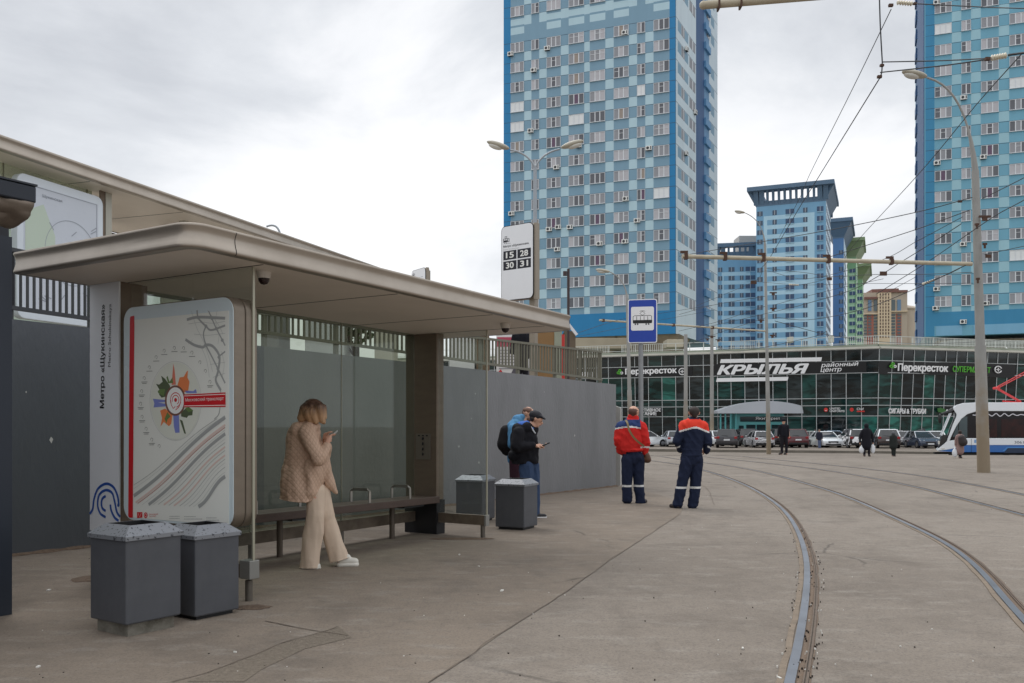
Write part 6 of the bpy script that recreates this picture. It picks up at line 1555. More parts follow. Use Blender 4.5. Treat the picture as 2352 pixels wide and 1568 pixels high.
wire([(1602, 753, 60), (1650, 745, 55), (1831, 703, 42)], 0.012, 'low slanting wire left of the middle lamp mast')
wire([(1761, 616, 42), (1857, 627, 40), (1905, 635, 38), (2013, 630, 34), (2109, 630, 31), (2233, 625, 27.5)], 0.011, 'level contact wire just under the long beam', blocks=[(2029, 628, 33, .25), (1905, 640, 38, .2)])
wire([(1729, 645, 46), (1757, 648, 45), (1844, 654, 42), (1985, 651, 36), (2109, 651, 31), (2235, 650, 27.5)], 0.009, 'second level contact wire lower under the long beam', ins=[((1812, 653), (1835, 654), 43)], blocks=[(1731, 648, 46, .3)])
wire([(1560, 722, 62), (1640, 700, 55), (1757, 680, 45.2)], 0.012, 'thin rising wire left of the middle lamp mast, upper one')
wire([(1560, 760, 62), (1650, 738, 55), (1757, 703, 45.2)], 0.012, 'thin rising wire left of the middle lamp mast, lower one')
wire([(1560, 800, 66), (1640, 768, 62), (1757, 730, 45.2)], 0.012, 'thin wire between the banded mast and the middle lamp mast')
wire([(1310, 770, 45), (1420, 735, 55), (1500, 722, 60), (1640, 700, 66)], 0.012, 'faint wire crossing the blue base band of the left tower')
wire([(1330, 772, 45), (1500, 738, 60), (1640, 712, 66)], 0.010, 'second faint wire across the blue base band of the left tower')
wire([(1640, 795, 66), (1700, 806, 60), (1860, 775, 50), (1900, 760, 46)], 0.014, 'loose cable sagging in front of the dark upper glass row')
wire([(1777, 700, 45.2), (1900, 668, 41), (2029, 640, 36)], 0.009, 'thin wire right of the middle lamp mast')
wire([(1777, 665, 45.2), (1870, 648, 42), (1905, 636, 39)], 0.010, 'short wire from the middle lamp mast to the contact line')
wire([(2109, 655, 31), (2180, 628, 29), (2233, 600, 27.6)], 0.012, 'short thick strut wire near the nearest mast below the beam', ins=[((2150, 641), (2118, 652), 30.5)])
wire([(1990, 700, 36), (2050, 665, 34), (2103, 636, 31)], 0.008, 'thin slanting wire over the beige far tower')
def bits(n_, x0, x1, y0, y1, Y, seed):
    r_ = random.Random(seed)
    for i in range(n_):
        x, y = r_.uniform(x0, x1), r_.uniform(y0, y1); e.location = e.location
# fittings on the masts
for (ex, lst) in (('nearest', [(2262, 497, 27.3, .35), (2262, 560, 27.3, .12), (2244, 515, 27.3, .12), (2246, 640, 27.3, .1)]), ('middle', [(1776, 672, 45, .35), (1776, 708, 45, .3), (1748, 735, 45, .3), (1774, 770, 45, .25)]), ('banded', [(1635, 772, 64, .5), (1625, 778, 64, .3), (1650, 780, 64, .4)])):
    for x, y, Y, s_ in lst:
        p = P(x, y, Y); b = MB(); b.box(p, (s_, 0.06, 0.06)); b.box(p - Vector((0, 0, 0.06)), (s_ * .4, 0.05, 0.14)); b.build('wire_bracket', M_rust, MASTS[{'nearest': 0, 'middle': 1, 'banded': 2}[ex]])

# ---- small poles, kiosk and poster on the upper platform
Yr = 24.0
b = MB(); c = P(1305.5, 900, Yr); b.tube([Vector((c.x, Yr, DZ)), Vector((c.x, Yr, zpx(617, Yr)))], 0.035, 10); b.box(Vector((c.x - 0.09, Yr, zpx(628, Yr))), (0.10, 0.08, 0.12)); o = b.build('dark_pole', mat('dark brown pole', (66, 52, 52), 0.6, var=0.3)); tag(o, 'thin dark pole with a small floodlight past the canopy tip', 'pole')
b = MB(); c = P(1293.5, 900, 22.5); b.tube([Vector((c.x, 22.5, DZ)), Vector((c.x, 22.5, zpx(768, 22.5)))], 0.038, 10); o = b.build('red_pipe', mat('red painted pipe', (196, 48, 44), 0.5, var=0.2)); tag(o, 'bright red vertical pipe behind the railing', 'pipe')
Yp = 26.0
kk = empty('upper_kiosk', P(1270, 900, Yp), 'mustard brown kiosk with grey green side behind the railing', 'kiosk'); kk.location.z = DZ
def pbox(x0, x1, y0, y1, Y, dep, m, name, parent):
    p, q = P(x0, y1, Y), P(x1, y0, Y); b = MB(); b.hexa([(p.x, Y, p.z), (q.x, Y, p.z), (q.x, Y + dep, p.z), (p.x, Y + dep, p.z)], [(p.x, Y, q.z), (q.x, Y, q.z), (q.x, Y + dep, q.z), (p.x, Y + dep, q.z)]); return b.build(name, m, parent)
zfl = HY - (DZ - HC) * FOC / Yp
pbox(1224, 1273, 758, zfl, Yp, 2.5, mat('mustard brown board', (142, 108, 66), 0.6, var=0.3, vscale=1.5), 'front', kk); pbox(1273.3, 1291, 754, zfl, Yp - .02, 2.6, mat('grey green board', (150, 154, 136), 0.6, var=0.2), 'side', kk); pbox(1296, 1322, 760, zfl, Yp + .1, 2.6, mat('olive brown board', (110, 96, 78), 0.6, var=0.3), 'rear', kk)
b = MB(); b.bar(P(1304, 742, Yp), P(1325, 769, Yp), 0.06, 0.08); b.build('eave', M_white, kk)
ps = empty('poster_stand', P(1180, 870, 25), 'white notice stand with pink heading and list behind the railing', 'notice board'); ps.location.z = DZ
zfl = HY - (DZ - HC) * FOC / 25
pbox(1140, 1225, 756, zfl, 25, 0.15, mat('stand white', (216, 214, 212), 0.5), 'board', ps); pbox(1142, 1212, 774, 796, 24.99, 0.008, mat('poster pink', (176, 66, 88), 0.5), 'heading', ps)
for i in range(7): pbox(1146, 1208 - (i * 7) % 23, 803 + i * 7, 805 + i * 7, 24.99, 0.008, mat('print grey', (140, 138, 142), 0.5), 'print_line', ps)
b = MB(); b.add([P(x, y, 24.985) for x, y in ((1138, 871), (1139, 860), (1150, 848), (1162, 866), (1168, 874))], [tuple(range(5))]); b.build('red_flash', K_red, ps)
b = MB(); b.add([P(x, y, 24.985) for x, y in ((1172, 862), (1180, 845), (1196, 835), (1210, 838), (1222, 856), (1222, 876), (1190, 876))], [tuple(range(7))]); b.build('dark_picture', mat('picture grey', (84, 80, 88), 0.5), ps)
for x0, x1, y0, lab, m in ((1032, 1090, 764, 'white cabinet behind the railing, left of the notice stand', mat('cabinet white', (208, 208, 206), 0.5)), (1094, 1122, 764, 'narrow brown cabinet behind the railing beside the white one', mat('cabinet brown', (104, 82, 58), 0.6)), (700, 790, 718, 'white van like cabinet behind the railing seen through the shelter back glass', mat('cabinet pale', (214, 216, 220), 0.5)), (860, 900, 752, 'second pale cabinet behind the railing seen through the shelter glass', mat('cabinet cream', (206, 200, 188), 0.5)), (606, 640, 716, 'grey cabinet behind the railing near the poster lightbox', mat('cabinet grey', (150, 150, 150), 0.5))):
    YY = 23.0 if x0 > 1000 else 19.0
    p, q = P(x0, 900, YY), P(x1, y0, YY); b = MB(); b.hexa([(p.x, YY, DZ), (q.x, YY, DZ), (q.x, YY + 1, DZ), (p.x, YY + 1, DZ)], [(p.x, YY, q.z), (q.x, YY, q.z), (q.x, YY + 1, q.z), (p.x, YY + 1, q.z)])
    tag(b.build('cabinet', m, None, bevel=0.02), lab, 'cabinet')
# a shrubby tree seen through the shelter glass above the wall
def leafy(name, label, c, rad, n_, seed):
    e = empty(name, (c[0], c[1], DZ), label, 'tree'); r_ = random.Random(seed)
    b = MB(); b.tube([(c[0], c[1], DZ), (c[0] + .05, c[1], c[2])], [0.09, 0.04], 8)
    for i in range(9):
        a = r_.uniform(0, 6.28); z = r_.uniform(0.35, 0.9); b.tube([(c[0], c[1], DZ + (c[2] - DZ) * z * .8), (c[0] + rad * .7 * math.cos(a), c[1] + rad * .7 * math.sin(a), c[2] + rad * r_.uniform(-.3, .6))], [0.035, 0.01], 5)
    b.build('trunk', mat('bark', (84, 72, 60), 0.9, var=0.4), e, smooth=True)
    b = MB()
    for i in range(n_):
        v = Vector((r_.gauss(0, 1), r_.gauss(0, 1), r_.gauss(0, 0.8))); v = v.normalized() * rad * r_.random() ** 0.45 * (0.75 + 0.35 * mnoise.noise(v * 1.3 + Vector((seed, 0, 0)))); p = Vector(c) + v
        s_ = r_.uniform(0.04, 0.09); n = Vector((r_.gauss(0, 1), r_.gauss(0, 1), r_.gauss(0, 1))).normalized(); t = n.orthogonal().normalized(); u_ = n.cross(t)
        b.mi(i % 3).add([p - t * s_, p - u_ * s_ * .5, p + t * s_, p + u_ * s_ * .5], [(0, 1, 2, 3)])
    b.build('crown', [mat('leaf a', (84, 104, 60), 0.7), mat('leaf b', (62, 84, 46), 0.7), mat('leaf c', (104, 120, 76), 0.7)], e)
leafy('young_tree', 'young green tree behind the railing, seen through the shelter back glass', (-3.4, 19.6, 3.9), 0.9, 1800, 2)
# ================================================================ tram
TY0, TY1 = 55.0, 57.5; tz = gz(56.2)
def Tz(y): return zpx(y, TY0)
def Tx(x): return U(x) * TY0
tram = empty('tram', (Tx(2352), 56.2, tz), 'white and blue low floor tram with red pantograph, at the right edge', 'tram')
M_tw = mat('tram white', (228, 232, 236), 0.28, var=0.06, vscale=1, coat=0.4); M_tb = mat('tram blue', (42, 104, 176), 0.3, coat=0.4, var=0.08); M_tk = mat('tram black glazing', (12, 12, 15), 0.12, spec=0.3, var=0.5, vscale=0.8, col2=(46, 34, 36)); M_tg2 = glass_mat('tram windscreen', (0.55, 0.65, 0.66)); M_under = mat('tram underframe', (30, 32, 36), 0.7, var=0.3)
xR = 62.0
NT = 0.44      # the nose is tapered in plan
def nsh(v): return (v[0] + NT * max(0, v[1] - TY0), v[1], v[2])
def tsec(prof, y0, y1, m, name, parent=tram, **k):
    b = MB(); b.prism([(x + NT * (y0 - TY0), y0, z) for x, z in prof], (NT * (y1 - y0), y1 - y0, 0)); return b.build(name, m, parent, **k)
# white shell: roof with rounded nose, thin A-frame sweeping down to the nose base
roof = [(xR, Tz(945)), (Tx(2262), Tz(944)), (Tx(2240), Tz(945.5)), (Tx(2222), Tz(951)), (Tx(2208), Tz(962)), (Tx(2197), Tz(978)), (Tx(2187), Tz(998)), (Tx(2180), Tz(1014)), (Tx(2174), Tz(1015)), (Tx(2180), Tz(998)), (Tx(2188), Tz(975)), (Tx(2196), Tz(957)), (Tx(2197), Tz(951)), (Tx(2189), Tz(939)), (Tx(2196), Tz(930)), (Tx(2212), Tz(925.5)), (Tx(2245), Tz(924)), (xR, Tz(924))]
low = [(xR, Tz(1022)), (xR, Tz(1006.5)), (Tx(2222), Tz(1006)), (Tx(2180), Tz(1012)), (Tx(2174), Tz(1014)), (Tx(2170), Tz(1018)), (Tx(2153), Tz(1032)), (Tx(2152), Tz(1035)), (Tx(2172), Tz(1033)), (Tx(2190), Tz(1030)), (Tx(2196), Tz(1028.5)), (Tx(2214), Tz(1022))]
for y0, y1, nm in ((TY0, TY0 + 0.10, 'near_side'), (TY1 - 0.10, TY1, 'far_side')):
    tsec(roof, y0, y1, M_tw, nm + '_frame', bevel=0.03); tsec(low, y0, y1, M_tw, nm + '_lower', bevel=0.02)
blue = [(Tx(2214), Tz(1022.3)), (Tx(2196), Tz(1028.8)), (Tx(2172), Tz(1033.5)), (Tx(2155), Tz(1036)), (Tx(2200), Tz(1038)), (xR, Tz(1041)), (xR, Tz(1022.3))]
for y0, y1 in ((TY0, TY0 + 0.08), (TY1 - 0.08, TY1)): tsec(blue, y0, y1, M_tb, 'blue_skirt')
tsec([(xR, Tz(928)), (xR, Tz(924.2)), (Tx(2245), Tz(924.2)), (Tx(2214), Tz(925.8)), (Tx(2198), Tz(930.5)), (Tx(2191), Tz(938)), (Tx(2199), Tz(940)), (Tx(2220), Tz(930))], TY0 + .1, TY1 - .1, M_tw, 'roof')
tsec([(Tx(2172), Tz(1018.5)), (Tx(2155), Tz(1032)), (Tx(2155), Tz(1036)), (xR, Tz(1040)), (xR, Tz(1034)), (Tx(2180), Tz(1026))], TY0 + .1, TY1 - .1, M_tw, 'nose_floor')
# black window band set slightly in
band = [(xR, Tz(1006.2)), (xR, Tz(945.2)), (Tx(2262), Tz(944.5)), (Tx(2240), Tz(946)), (Tx(2222), Tz(951.5)), (Tx(2208), Tz(962.5)), (Tx(2197), Tz(978.5)), (Tx(2187), Tz(998.5)), (Tx(2179.5), Tz(1012)), (Tx(2222), Tz(1006.2))]
for y0, y1 in ((TY0 + 0.03, TY0 + 0.07), (TY1 - .07, TY1 - .03)): bd = tsec(band, y0, y1, M_tk, 'window_band')
tsec([(Tx(2203), Tz(1004)), (Tx(2203), Tz(958)), (Tx(2222), Tz(956)), (Tx(2222), Tz(1004))], TY0 + .02, TY0 + .03, mat('cab side glass', (66, 80, 84), 0.08, var=0.4, vscale=2), 'cab_window')
tsec([(Tx(2188), Tz(1003)), (Tx(2201), Tz(968)), (Tx(2201), Tz(1003))], TY0 + .02, TY0 + .03, MATS['cab side glass'], 'cab_window')
for a, c in ((2245, 2290), (2300, 2352), (2362, 2420)):
    tsec([(Tx(a), Tz(1003)), (Tx(c), Tz(1003)), (Tx(c), Tz(962)), (Tx(a), Tz(962))], TY0 + .022, TY0 + .03, mat('saloon glass', (22, 14, 16), 0.15, spec=0.3, var=0.8, vscale=1.2, col2=(64, 30, 28)), 'side_window')
# white wave ornament along the top of the band
b = MB(); pts = []; n_ = 240
for i in range(n_ + 1):
    x = 2234 + i * 0.9; pts.append(Vector((Tx(x), TY0 - 0.003, Tz(952.5 + 3.2 * math.sin((x - 2234) / 3.1) * (0.6 + 0.4 * math.sin(x / 19))))))
b.ribbon(pts, 0.055, (0, 1, 0)); b.build('wave_ornament', mat('ornament grey', (206, 206, 212), 0.4), bd)
# front: windscreen, black lower mask, sides of the nose
wsn = [(Tx(2194), Tz(950)), (Tx(2180), Tz(958)), (Tx(2163), Tz(998)), (Tx(2158), Tz(1010)), (Tx(2168), Tz(1012)), (Tx(2180), Tz(990))]
b = MB(); b.T = None; nh = lambda A, B_: b.hexa([nsh(v) for v in A], [nsh(v) for v in B_]); nh([(Tx(2164), TY0 + .15, Tz(998)), (Tx(2164), TY1 - .15, Tz(998)), (Tx(2166), TY1 - .15, Tz(998)), (Tx(2166), TY0 + .15, Tz(998))], [(Tx(2188), TY0 + .15, Tz(942)), (Tx(2188), TY1 - .15, Tz(942)), (Tx(2190), TY1 - .15, Tz(942)), (Tx(2190), TY0 + .15, Tz(942))]); b.build('windscreen', mat('windscreen glass', (70, 92, 92), 0.05, spec=0.7, var=0.4, vscale=1.5), tram)
for y_ in (TY0 + .12, TY1 - .12):
    b = MB(); b.bar(nsh((Tx(2163), y_, Tz(1000))), nsh((Tx(2188), y_, Tz(941))), 0.06, 0.05); b.build('windscreen_edge', M_tw, tram)
b = MB(); nh([(Tx(2156), TY0 + .12, Tz(1029)), (Tx(2156), TY1 - .12, Tz(1029)), (Tx(2166), TY1 - .12, Tz(1029)), (Tx(2166), TY0 + .12, Tz(1029))], [(Tx(2163), TY0 + .12, Tz(999)), (Tx(2163), TY1 - .12, Tz(999)), (Tx(2178), TY1 - .12, Tz(999)), (Tx(2178), TY0 + .12, Tz(999))]); b.build('black_mask', mat('gloss black', (18, 20, 22), 0.15, coat=0.5), tram)
b = MB(); b.box(nsh((Tx(2159), TY1 - 0.6, Tz(1017))), (0.06, 0.14, 0.2)); b.box(nsh((Tx(2159), TY0 + 0.45, Tz(1017))), (0.06, 0.14, 0.2)); b.build('headlight', M_lglass, tram)
b = MB(); b.ell((Tx(2166), TY0 - .004, Tz(1030)), (0.12, 0.02, 0.05)); b.build('marker_lamp', M_lglass, tram)
b = MB(); b.tube([(Tx(2192), TY0 + .2, Tz(941)), (Tx(2176), TY0 - .1, Tz(946)), (Tx(2157), TY0 - .25, Tz(951))], [0.16, 0.10, 0.07], 6); b.ell((Tx(2154.5), TY0 - .25, Tz(961)), (0.10, 0.16, 0.30)); b.build('mirror_arm', M_black, tram)
b = MB()
for y_ in (TY0 + 0.25, TY1 - 0.25): b.hexa([(Tx(2185), y_ - .1, tz + 0.08), (xR, y_ - .1, tz + 0.08), (xR, y_ + .1, tz + 0.08), (Tx(2185), y_ + .1, tz + 0.08)], [(Tx(2185), y_ - .1, Tz(1040)), (xR, y_ - .1, Tz(1041)), (xR, y_ + .1, Tz(1041)), (Tx(2185), y_ + .1, Tz(1040))])
for x in (2322, 2352, 2560, 2590):
    for y_ in (55.5, 57.0): b.lathe((Tx(x), y_, tz + 0.32), [(0.3, -0.06), (0.3, 0.06)], 18, axis='Y')
b.build('underframe', M_under, tram)
tsec([(Tx(2305), Tz(1040)), (Tx(2315), Tz(1029)), (xR - 22, Tz(1027)), (xR - 21, Tz(1040))], TY0 - .012, TY0 + .0, mat('dark bogie fairing', (34, 50, 74), 0.5), 'bogie_fairing')
tsec([(Tx(2302), Tz(1036)), (Tx(2313), Tz(1026)), (Tx(2600), Tz(1026)), (Tx(2600), Tz(1028.5)), (Tx(2315), Tz(1028.5)), (Tx(2307), Tz(1036))], TY0 - .014, TY0 - .001, mat('lighter tram blue', (70, 132, 196), 0.3), 'fairing_trim')
b = MB(); b.bar((Tx(2231), TY0 - .003, Tz(1007)), (Tx(2231), TY0 - .003, Tz(1039)), 0.02, 0.01); b.build('panel_gap', M_under, tram)
b = MB(); b.box((Tx(2240), TY0 - .003, Tz(1013)), (0.12, 0.01, 0.2)); b.build('crest', mat('pale blue crest', (120, 160, 206), 0.5), tram)
text('fleet_number', '3061', (Tx(2330), TY0 - 0.004, Tz(1018.5)), (1, 0, 0), (0, 0, 1), Tx(2351) - Tx(2330), Tz(1012.5) - Tz(1018.5), mat('fleet grey', (70, 76, 90), 0.5), tram, ext=0.004, off=0.0)
M_pan = mat('pantograph red', (204, 52, 54), 0.45)
b = MB(); k = P(2288.5, 891, 56.2); up = P(2400, 832, 56.2); lw = P(2343, 922, 56.2)
for dy in (-0.35, 0.35): b.tube([k + Vector((0, dy * .6, 0)), up + Vector((0, dy, 0))], 0.032, 6)
for dy in (-.1, .1): b.tube([k + Vector((0, dy, 0)), lw + Vector((0, dy, 0))], 0.042, 6)
b.tube([k + Vector((0, -.3, 0)), k + Vector((0, .3, 0))], 0.08, 8); b.tube([P(2303, 921, 56.2), P(2345, 924.0, 56.2)], 0.05, 6); b.tube([up + Vector((0, -.8, 0)), up + Vector((0, .8, 0))], 0.05, 6)
b.build('pantograph', M_pan, tram)

# ================================================================ parked cars
C_tyre = mat('tyre', (24, 24, 26), 0.85); C_rimm = mat('alloy rim', (160, 162, 166), 0.35, metal=0.7); C_glass = mat('car glass', (26, 30, 34), 0.06, spec=0.7); C_trim = mat('car black trim', (24, 25, 28), 0.6); C_red = mat('tail lamp', (150, 24, 26), 0.2, coat=0.5); C_head = mat('head lamp', (206, 212, 216), 0.12); C_plate = mat('number plate', (222, 224, 226), 0.5); C_chrome = mat('chrome', (190, 192, 194), 0.15, metal=1.0)
def paint(name, rgb): return mat(name, rgb, 0.25, metal=0.25, coat=0.8)
def pattern_paint(name, mode):
    m = mat(name, (228, 230, 232), 0.3, coat=0.5); n, l = m.node_tree.nodes, m.node_tree.links; p = n['Principled BSDF']; t = n.new('ShaderNodeTexCoord')
    if mode == 'zebra':
        z = n.new('ShaderNodeTexWave'); z.bands_direction = 'Z'; z.inputs['Scale'].default_value = 3.2; z.inputs['Distortion'].default_value = 7; z.inputs['Detail'].default_value = 2; z.inputs['Detail Scale'].default_value = 0.9
        l.new(t.outputs['Object'], z.inputs['Vector']); src = z.outputs['Fac']; pos = 0.5
    else:
        z = n.new('ShaderNodeTexNoise'); z.inputs['Scale'].default_value = 3.4; z.inputs['Detail'].default_value = 0.5; l.new(t.outputs['Object'], z.inputs['Vector']); src = z.outputs['Fac']; pos = 0.52
    r = n.new('ShaderNodeValToRGB'); r.color_ramp.interpolation = 'CONSTANT'; r.color_ramp.elements[0].color = (0.8, 0.8, 0.82, 1); r.color_ramp.elements[1].position = pos; r.color_ramp.elements[1].color = (0.012, 0.012, 0.014, 1)
    l.new(src, r.inputs[0]); l.new(r.outputs[0], p.inputs['Base Color']); return m
def puff(b, prof, hw, tumble=None, edge=0.10, shrink=0.94):
    """side profile (y, z) swept across x with rounded flanks; tumble(z) narrows upper parts"""
    cy = sum(p[0] for p in prof) / len(prof); cz = sum(p[1] for p in prof) / len(prof)
    st = [(-1.0, shrink), (-1.0 + edge * 0.3, 0.985), (-1.0 + edge, 1.0), (-0.45, 1.0), (0.45, 1.0), (1.0 - edge, 1.0), (1.0 - edge * 0.3, 0.985), (1.0, shrink)]
    vs = []; n_ = len(prof)
    for f, s_ in st:
        for y, z in prof:
            zz = cz + (z - cz) * s_; yy = cy + (y - cy) * (1 - (1 - s_) * 0.4); t = tumble(z) if tumble else 1.0
            vs.append((f * hw * t, yy, zz))
    fs = [(i * n_ + k, i * n_ + (k + 1) % n_, (i + 1) * n_ + (k + 1) % n_, (i + 1) * n_ + k) for i in range(len(st) - 1) for k in range(n_)] + [tuple(range(n_)), tuple((len(st) - 1) * n_ + k for k in range(n_))]
    return b.add(vs, fs)
KIND = {
 'suv': dict(L=4.5, W=1.86, H=1.66, belt=1.0, clear=0.24, hood=1.02, cab=(-2.15, -1.75, 0.15, 0.95), roofy=(-1.75, 0.2), wheel=0.36),
 'hatch': dict(L=4.2, W=1.78, H=1.48, belt=0.92, clear=0.19, hood=0.92, cab=(-2.0, -1.55, 0.05, 0.95), roofy=(-1.5, 0.15), wheel=0.32),
 'sedan': dict(L=4.6, W=1.80, H=1.45, belt=0.93, clear=0.18, hood=0.90, cab=(-1.55, -0.85, 0.35, 1.15), roofy=(-.9, .35), wheel=0.32)}
def car(label, x, yb, Y, rz, kind, m, front=False, roofm=None, grp='cars parked before the shopping centre', extra=None, z=-0.52):
    """rear faces the camera when rz = 0 (local +y is forward)"""
    k = KIND[kind]; px = U(x) * Y; e = empty('parked_car', (px, Y, z), label, 'car', grp, rz=R(rz))
    L, W, H, belt, cl = k['L'], k['W'], k['H'], k['belt'], k['clear']; h2 = L / 2; hood = k['hood']; c0, c1, c2, c3 = k['cab']
    if kind == 'sedan': prof = [(-h2 + .05, cl + .05), (-h2, 0.5), (-h2 + .03, 0.88), (-h2 + .15, belt + .05), (c0, belt + .04), (c3, hood + .02), (h2 - .35, hood - .10), (h2 - .05, 0.62), (h2, 0.42), (h2 - .05, cl + .03), (h2 - .4, cl), (-h2 + .4, cl)]
    else: prof = [(-h2 + .06, cl + .05), (-h2, 0.48), (-h2 + .02, 0.75), (-h2 + .10, belt), (c3, hood + .02), (h2 - .45, hood - .08), (h2 - .08, 0.66), (h2, 0.45), (h2 - .05, cl + .03), (h2 - .4, cl), (-h2 + .4, cl)]
    b = MB(); puff(b, prof, W / 2, lambda z_: 1.0 if z_ < 0.75 else 1.0 - 0.06 * (z_ - 0.75) / 0.3); body = b.build('body', m, e, world=False, smooth=True, angle=40)
    gp = [(c0 + .02, belt - .03), (c1, H - .06), (c1 + .2, H - .015), (c2 - .3, H - .01), (c2, H - .07), (c3, hood - .02)]
    tm = lambda z_: 1.0 - 0.24 * max(0, (z_ - belt)) / (H - belt)
    b = MB(); puff(b, gp, W / 2 - 0.07, tm, edge=0.06, shrink=0.97); b.build('glasshouse', C_glass, e, world=False, smooth=True, angle=25)
    b = MB(); rw = (W / 2 - .07) * 0.77
    b.hexa([(-rw, c1 + .02, H - .05), (rw, c1 + .02, H - .05), (rw, c2 - .03, H - .05), (-rw, c2 - .03, H - .05)], [(-rw * .93, c1 + .08, H + .012), (rw * .93, c1 + .08, H + .012), (rw * .93, c2 - .12, H + .012), (-rw * .93, c2 - .12, H + .012)])
    for sx in (-1, 1):
        wb, wt = sx * (W / 2 - .06), sx * rw * 1.0
        b.bar((wb, c3 - .02, hood), (wt, c2, H - .04), 0.07, 0.06); b.bar((wb, c0 + .1, belt), (wt, c1 + .06, H - .04), 0.10, 0.16); b.bar((sx * (W / 2 - .055), (c0 + c3) / 2 - .1, belt), (wt, (c1 + c2) / 2, H - .05), 0.03, 0.08)
    b.build('roof', roofm or m, e, world=False, bevel=0.015)
    for sx in (-1, 1):
        for wy in (-h2 + .78, h2 - .82):
            r = k['wheel']; b = MB(); b.lathe((sx * (W / 2 - .10), wy, r), [(r * .9, -.11), (r, -.08), (r, .08), (r * .9, .11)], 20, axis='X'); wo = b.build('wheel', C_tyre, e, world=False, smooth=True, angle=40)
            b = MB(); b.lathe((sx * (W / 2 - .0), wy, r), [(r * .62, -.012), (r * .62, .012), (r * .2, .02)], 14, axis='X'); q = b.build('rim', C_rimm, wo, world=False)
            b = MB(); b.lathe((sx * (W / 2 - .02), wy, r), [(r * 1.18, -.012), (r * 1.18, .024)], 20, axis='X'); b.build('wheel_arch', C_trim, e, world=False)
    for sx in (-1, 1):
        b = MB(); b.box((sx * (W / 2 - .17), -h2 + .08, 0.80 if kind != 'suv' else 0.92), (0.26, 0.14, 0.20)); b.build('tail_lamp', C_red, e, world=False, bevel=.03)
        b = MB(); b.hexa([(sx * (W / 2 - .42), h2 - .06, .60), (sx * (W / 2 - .06), h2 - .22, .62), (sx * (W / 2 - .08), h2 - .4, .64), (sx * (W / 2 - .42), h2 - .2, .62)], [(sx * (W / 2 - .40), h2 - .16, .72), (sx * (W / 2 - .10), h2 - .36, .76), (sx * (W / 2 - .10), h2 - .5, .76), (sx * (W / 2 - .42), h2 - .3, .74)]); b.build('headlight', C_head, e, world=False)
        b = MB(); b.ell((sx * (W / 2 + .06), c3 - .35, belt + .08), (0.10, 0.06, 0.07)); b.build('mirror', m, e, world=False, smooth=True)
    b = MB(); b.box((0, -h2 + .10, cl + .15), (W * .88, 0.22, 0.2)); b.build('rear_bumper', C_trim, e, world=False, bevel=.04)
    b = MB(); b.box((0, h2 - .08, 0.50), (W * .5, 0.16, 0.16)); b.box((0, h2 - .08, cl + .12), (W * .75, 0.16, 0.12)); b.build('grille', C_trim, e, world=False, bevel=.02)
    b = MB(); b.box((0, -h2 - .012, 0.72 if kind == 'suv' else 0.70), (0.52, 0.02, 0.12)); b.build('number_plate', C_plate, e, world=False)
    b = MB(); b.box((0, h2 + .012, 0.40), (0.52, 0.02, 0.12)); b.build('number_plate', C_plate, e, world=False)
    b = MB(); b.box((0, -h2 + .015, 0.86), (0.5, 0.03, 0.025)); b.build('boot_trim', C_chrome, e, world=False)
    b = MB(); b.bar((-.45, c0 + .10, belt + .1), (.1, c0 + .06, belt + .07), 0.03, 0.02); b.build('wiper', C_trim, e, world=False)
    return e
P_w = paint('white car paint', (226, 230, 232)); P_s = paint('silver car paint', (176, 180, 186)); P_g = paint('dark graphite paint', (52, 50, 54)); P_k = paint('black car paint', (26, 26, 30)); P_m = paint('maroon car paint', (88, 30, 36)); P_b = paint('brown grey paint', (66, 54, 52)); P_c = paint('pale greenish white paint', (214, 220, 212)); P_v = paint('dark blue grey paint', (56, 66, 84))
Z_ = pattern_paint('zebra wrap', 'zebra'); Cw = pattern_paint('cow patch wrap', 'cow'); Ow = pattern_paint('black and white curl wrap', 'zebra')
P_y = paint('livery blue white', (150, 170, 190))
car('white hatchback showing its side behind the worker in the red jacket', 1484, 1030, 85, -62, 'hatch', P_w)
car('silver hatchback seen from behind, between the two workers', 1546, 1030, 85.5, 0, 'hatch', P_s)
car('white car nose just peeping out from behind the banded mast', 1622, 1030, 88, 30, 'hatch', P_w)
car('dark graphite crossover seen from behind, right of the banded mast', 1670, 1030, 81.5, -14, 'suv', P_g)
car('black car parked deeper, right of the dark graphite crossover', 1709, 1030, 87.5, 0, 'suv', P_k)
car('white hatchback wrapped in black zebra stripes seen from behind', 1742, 1030, 82, 0, 'hatch', Z_)
car('black car partly hidden behind the middle lamp mast', 1786, 1030, 85, 0, 'suv', P_k)
car('maroon crossover seen from behind beside the dark standing figure', 1822, 1030, 82, -6, 'suv', P_m)
car('pale greenish white car parked right of the maroon crossover', 1857, 1030, 86, 60, 'sedan', P_c)
car('white sedan facing the square behind the man in blue jeans', 1894, 1030, 82.5, 180, 'sedan', P_w)
car('small blue and white car just right of the white sedan', 1915, 1030, 88, 168, 'hatch', P_y)
car('white crossover with black cow patches seen from behind', 1959, 1030, 80.5, -4, 'suv', Cw)
car('dark brown crossover with pale roof, right of the figure with white bags', 2033, 1030, 80, -14, 'suv', P_b, roofm=P_w)
car('car wrapped in black and white curls, behind the small hooded figure', 2077, 1030, 84.5, -35, 'hatch', Ow)
car('black crossover in the second row behind the dark blue hatchback', 2090, 1030, 93, 0, 'suv', P_k)
car('dark blue grey hatchback facing the square, left of the tram', 2117, 1030, 79.5, 176, 'hatch', P_v, roofm=P_s)
car('white car half hidden between the dark hatchback and the tram nose', 2144, 1030, 83, -20, 'hatch', P_w)
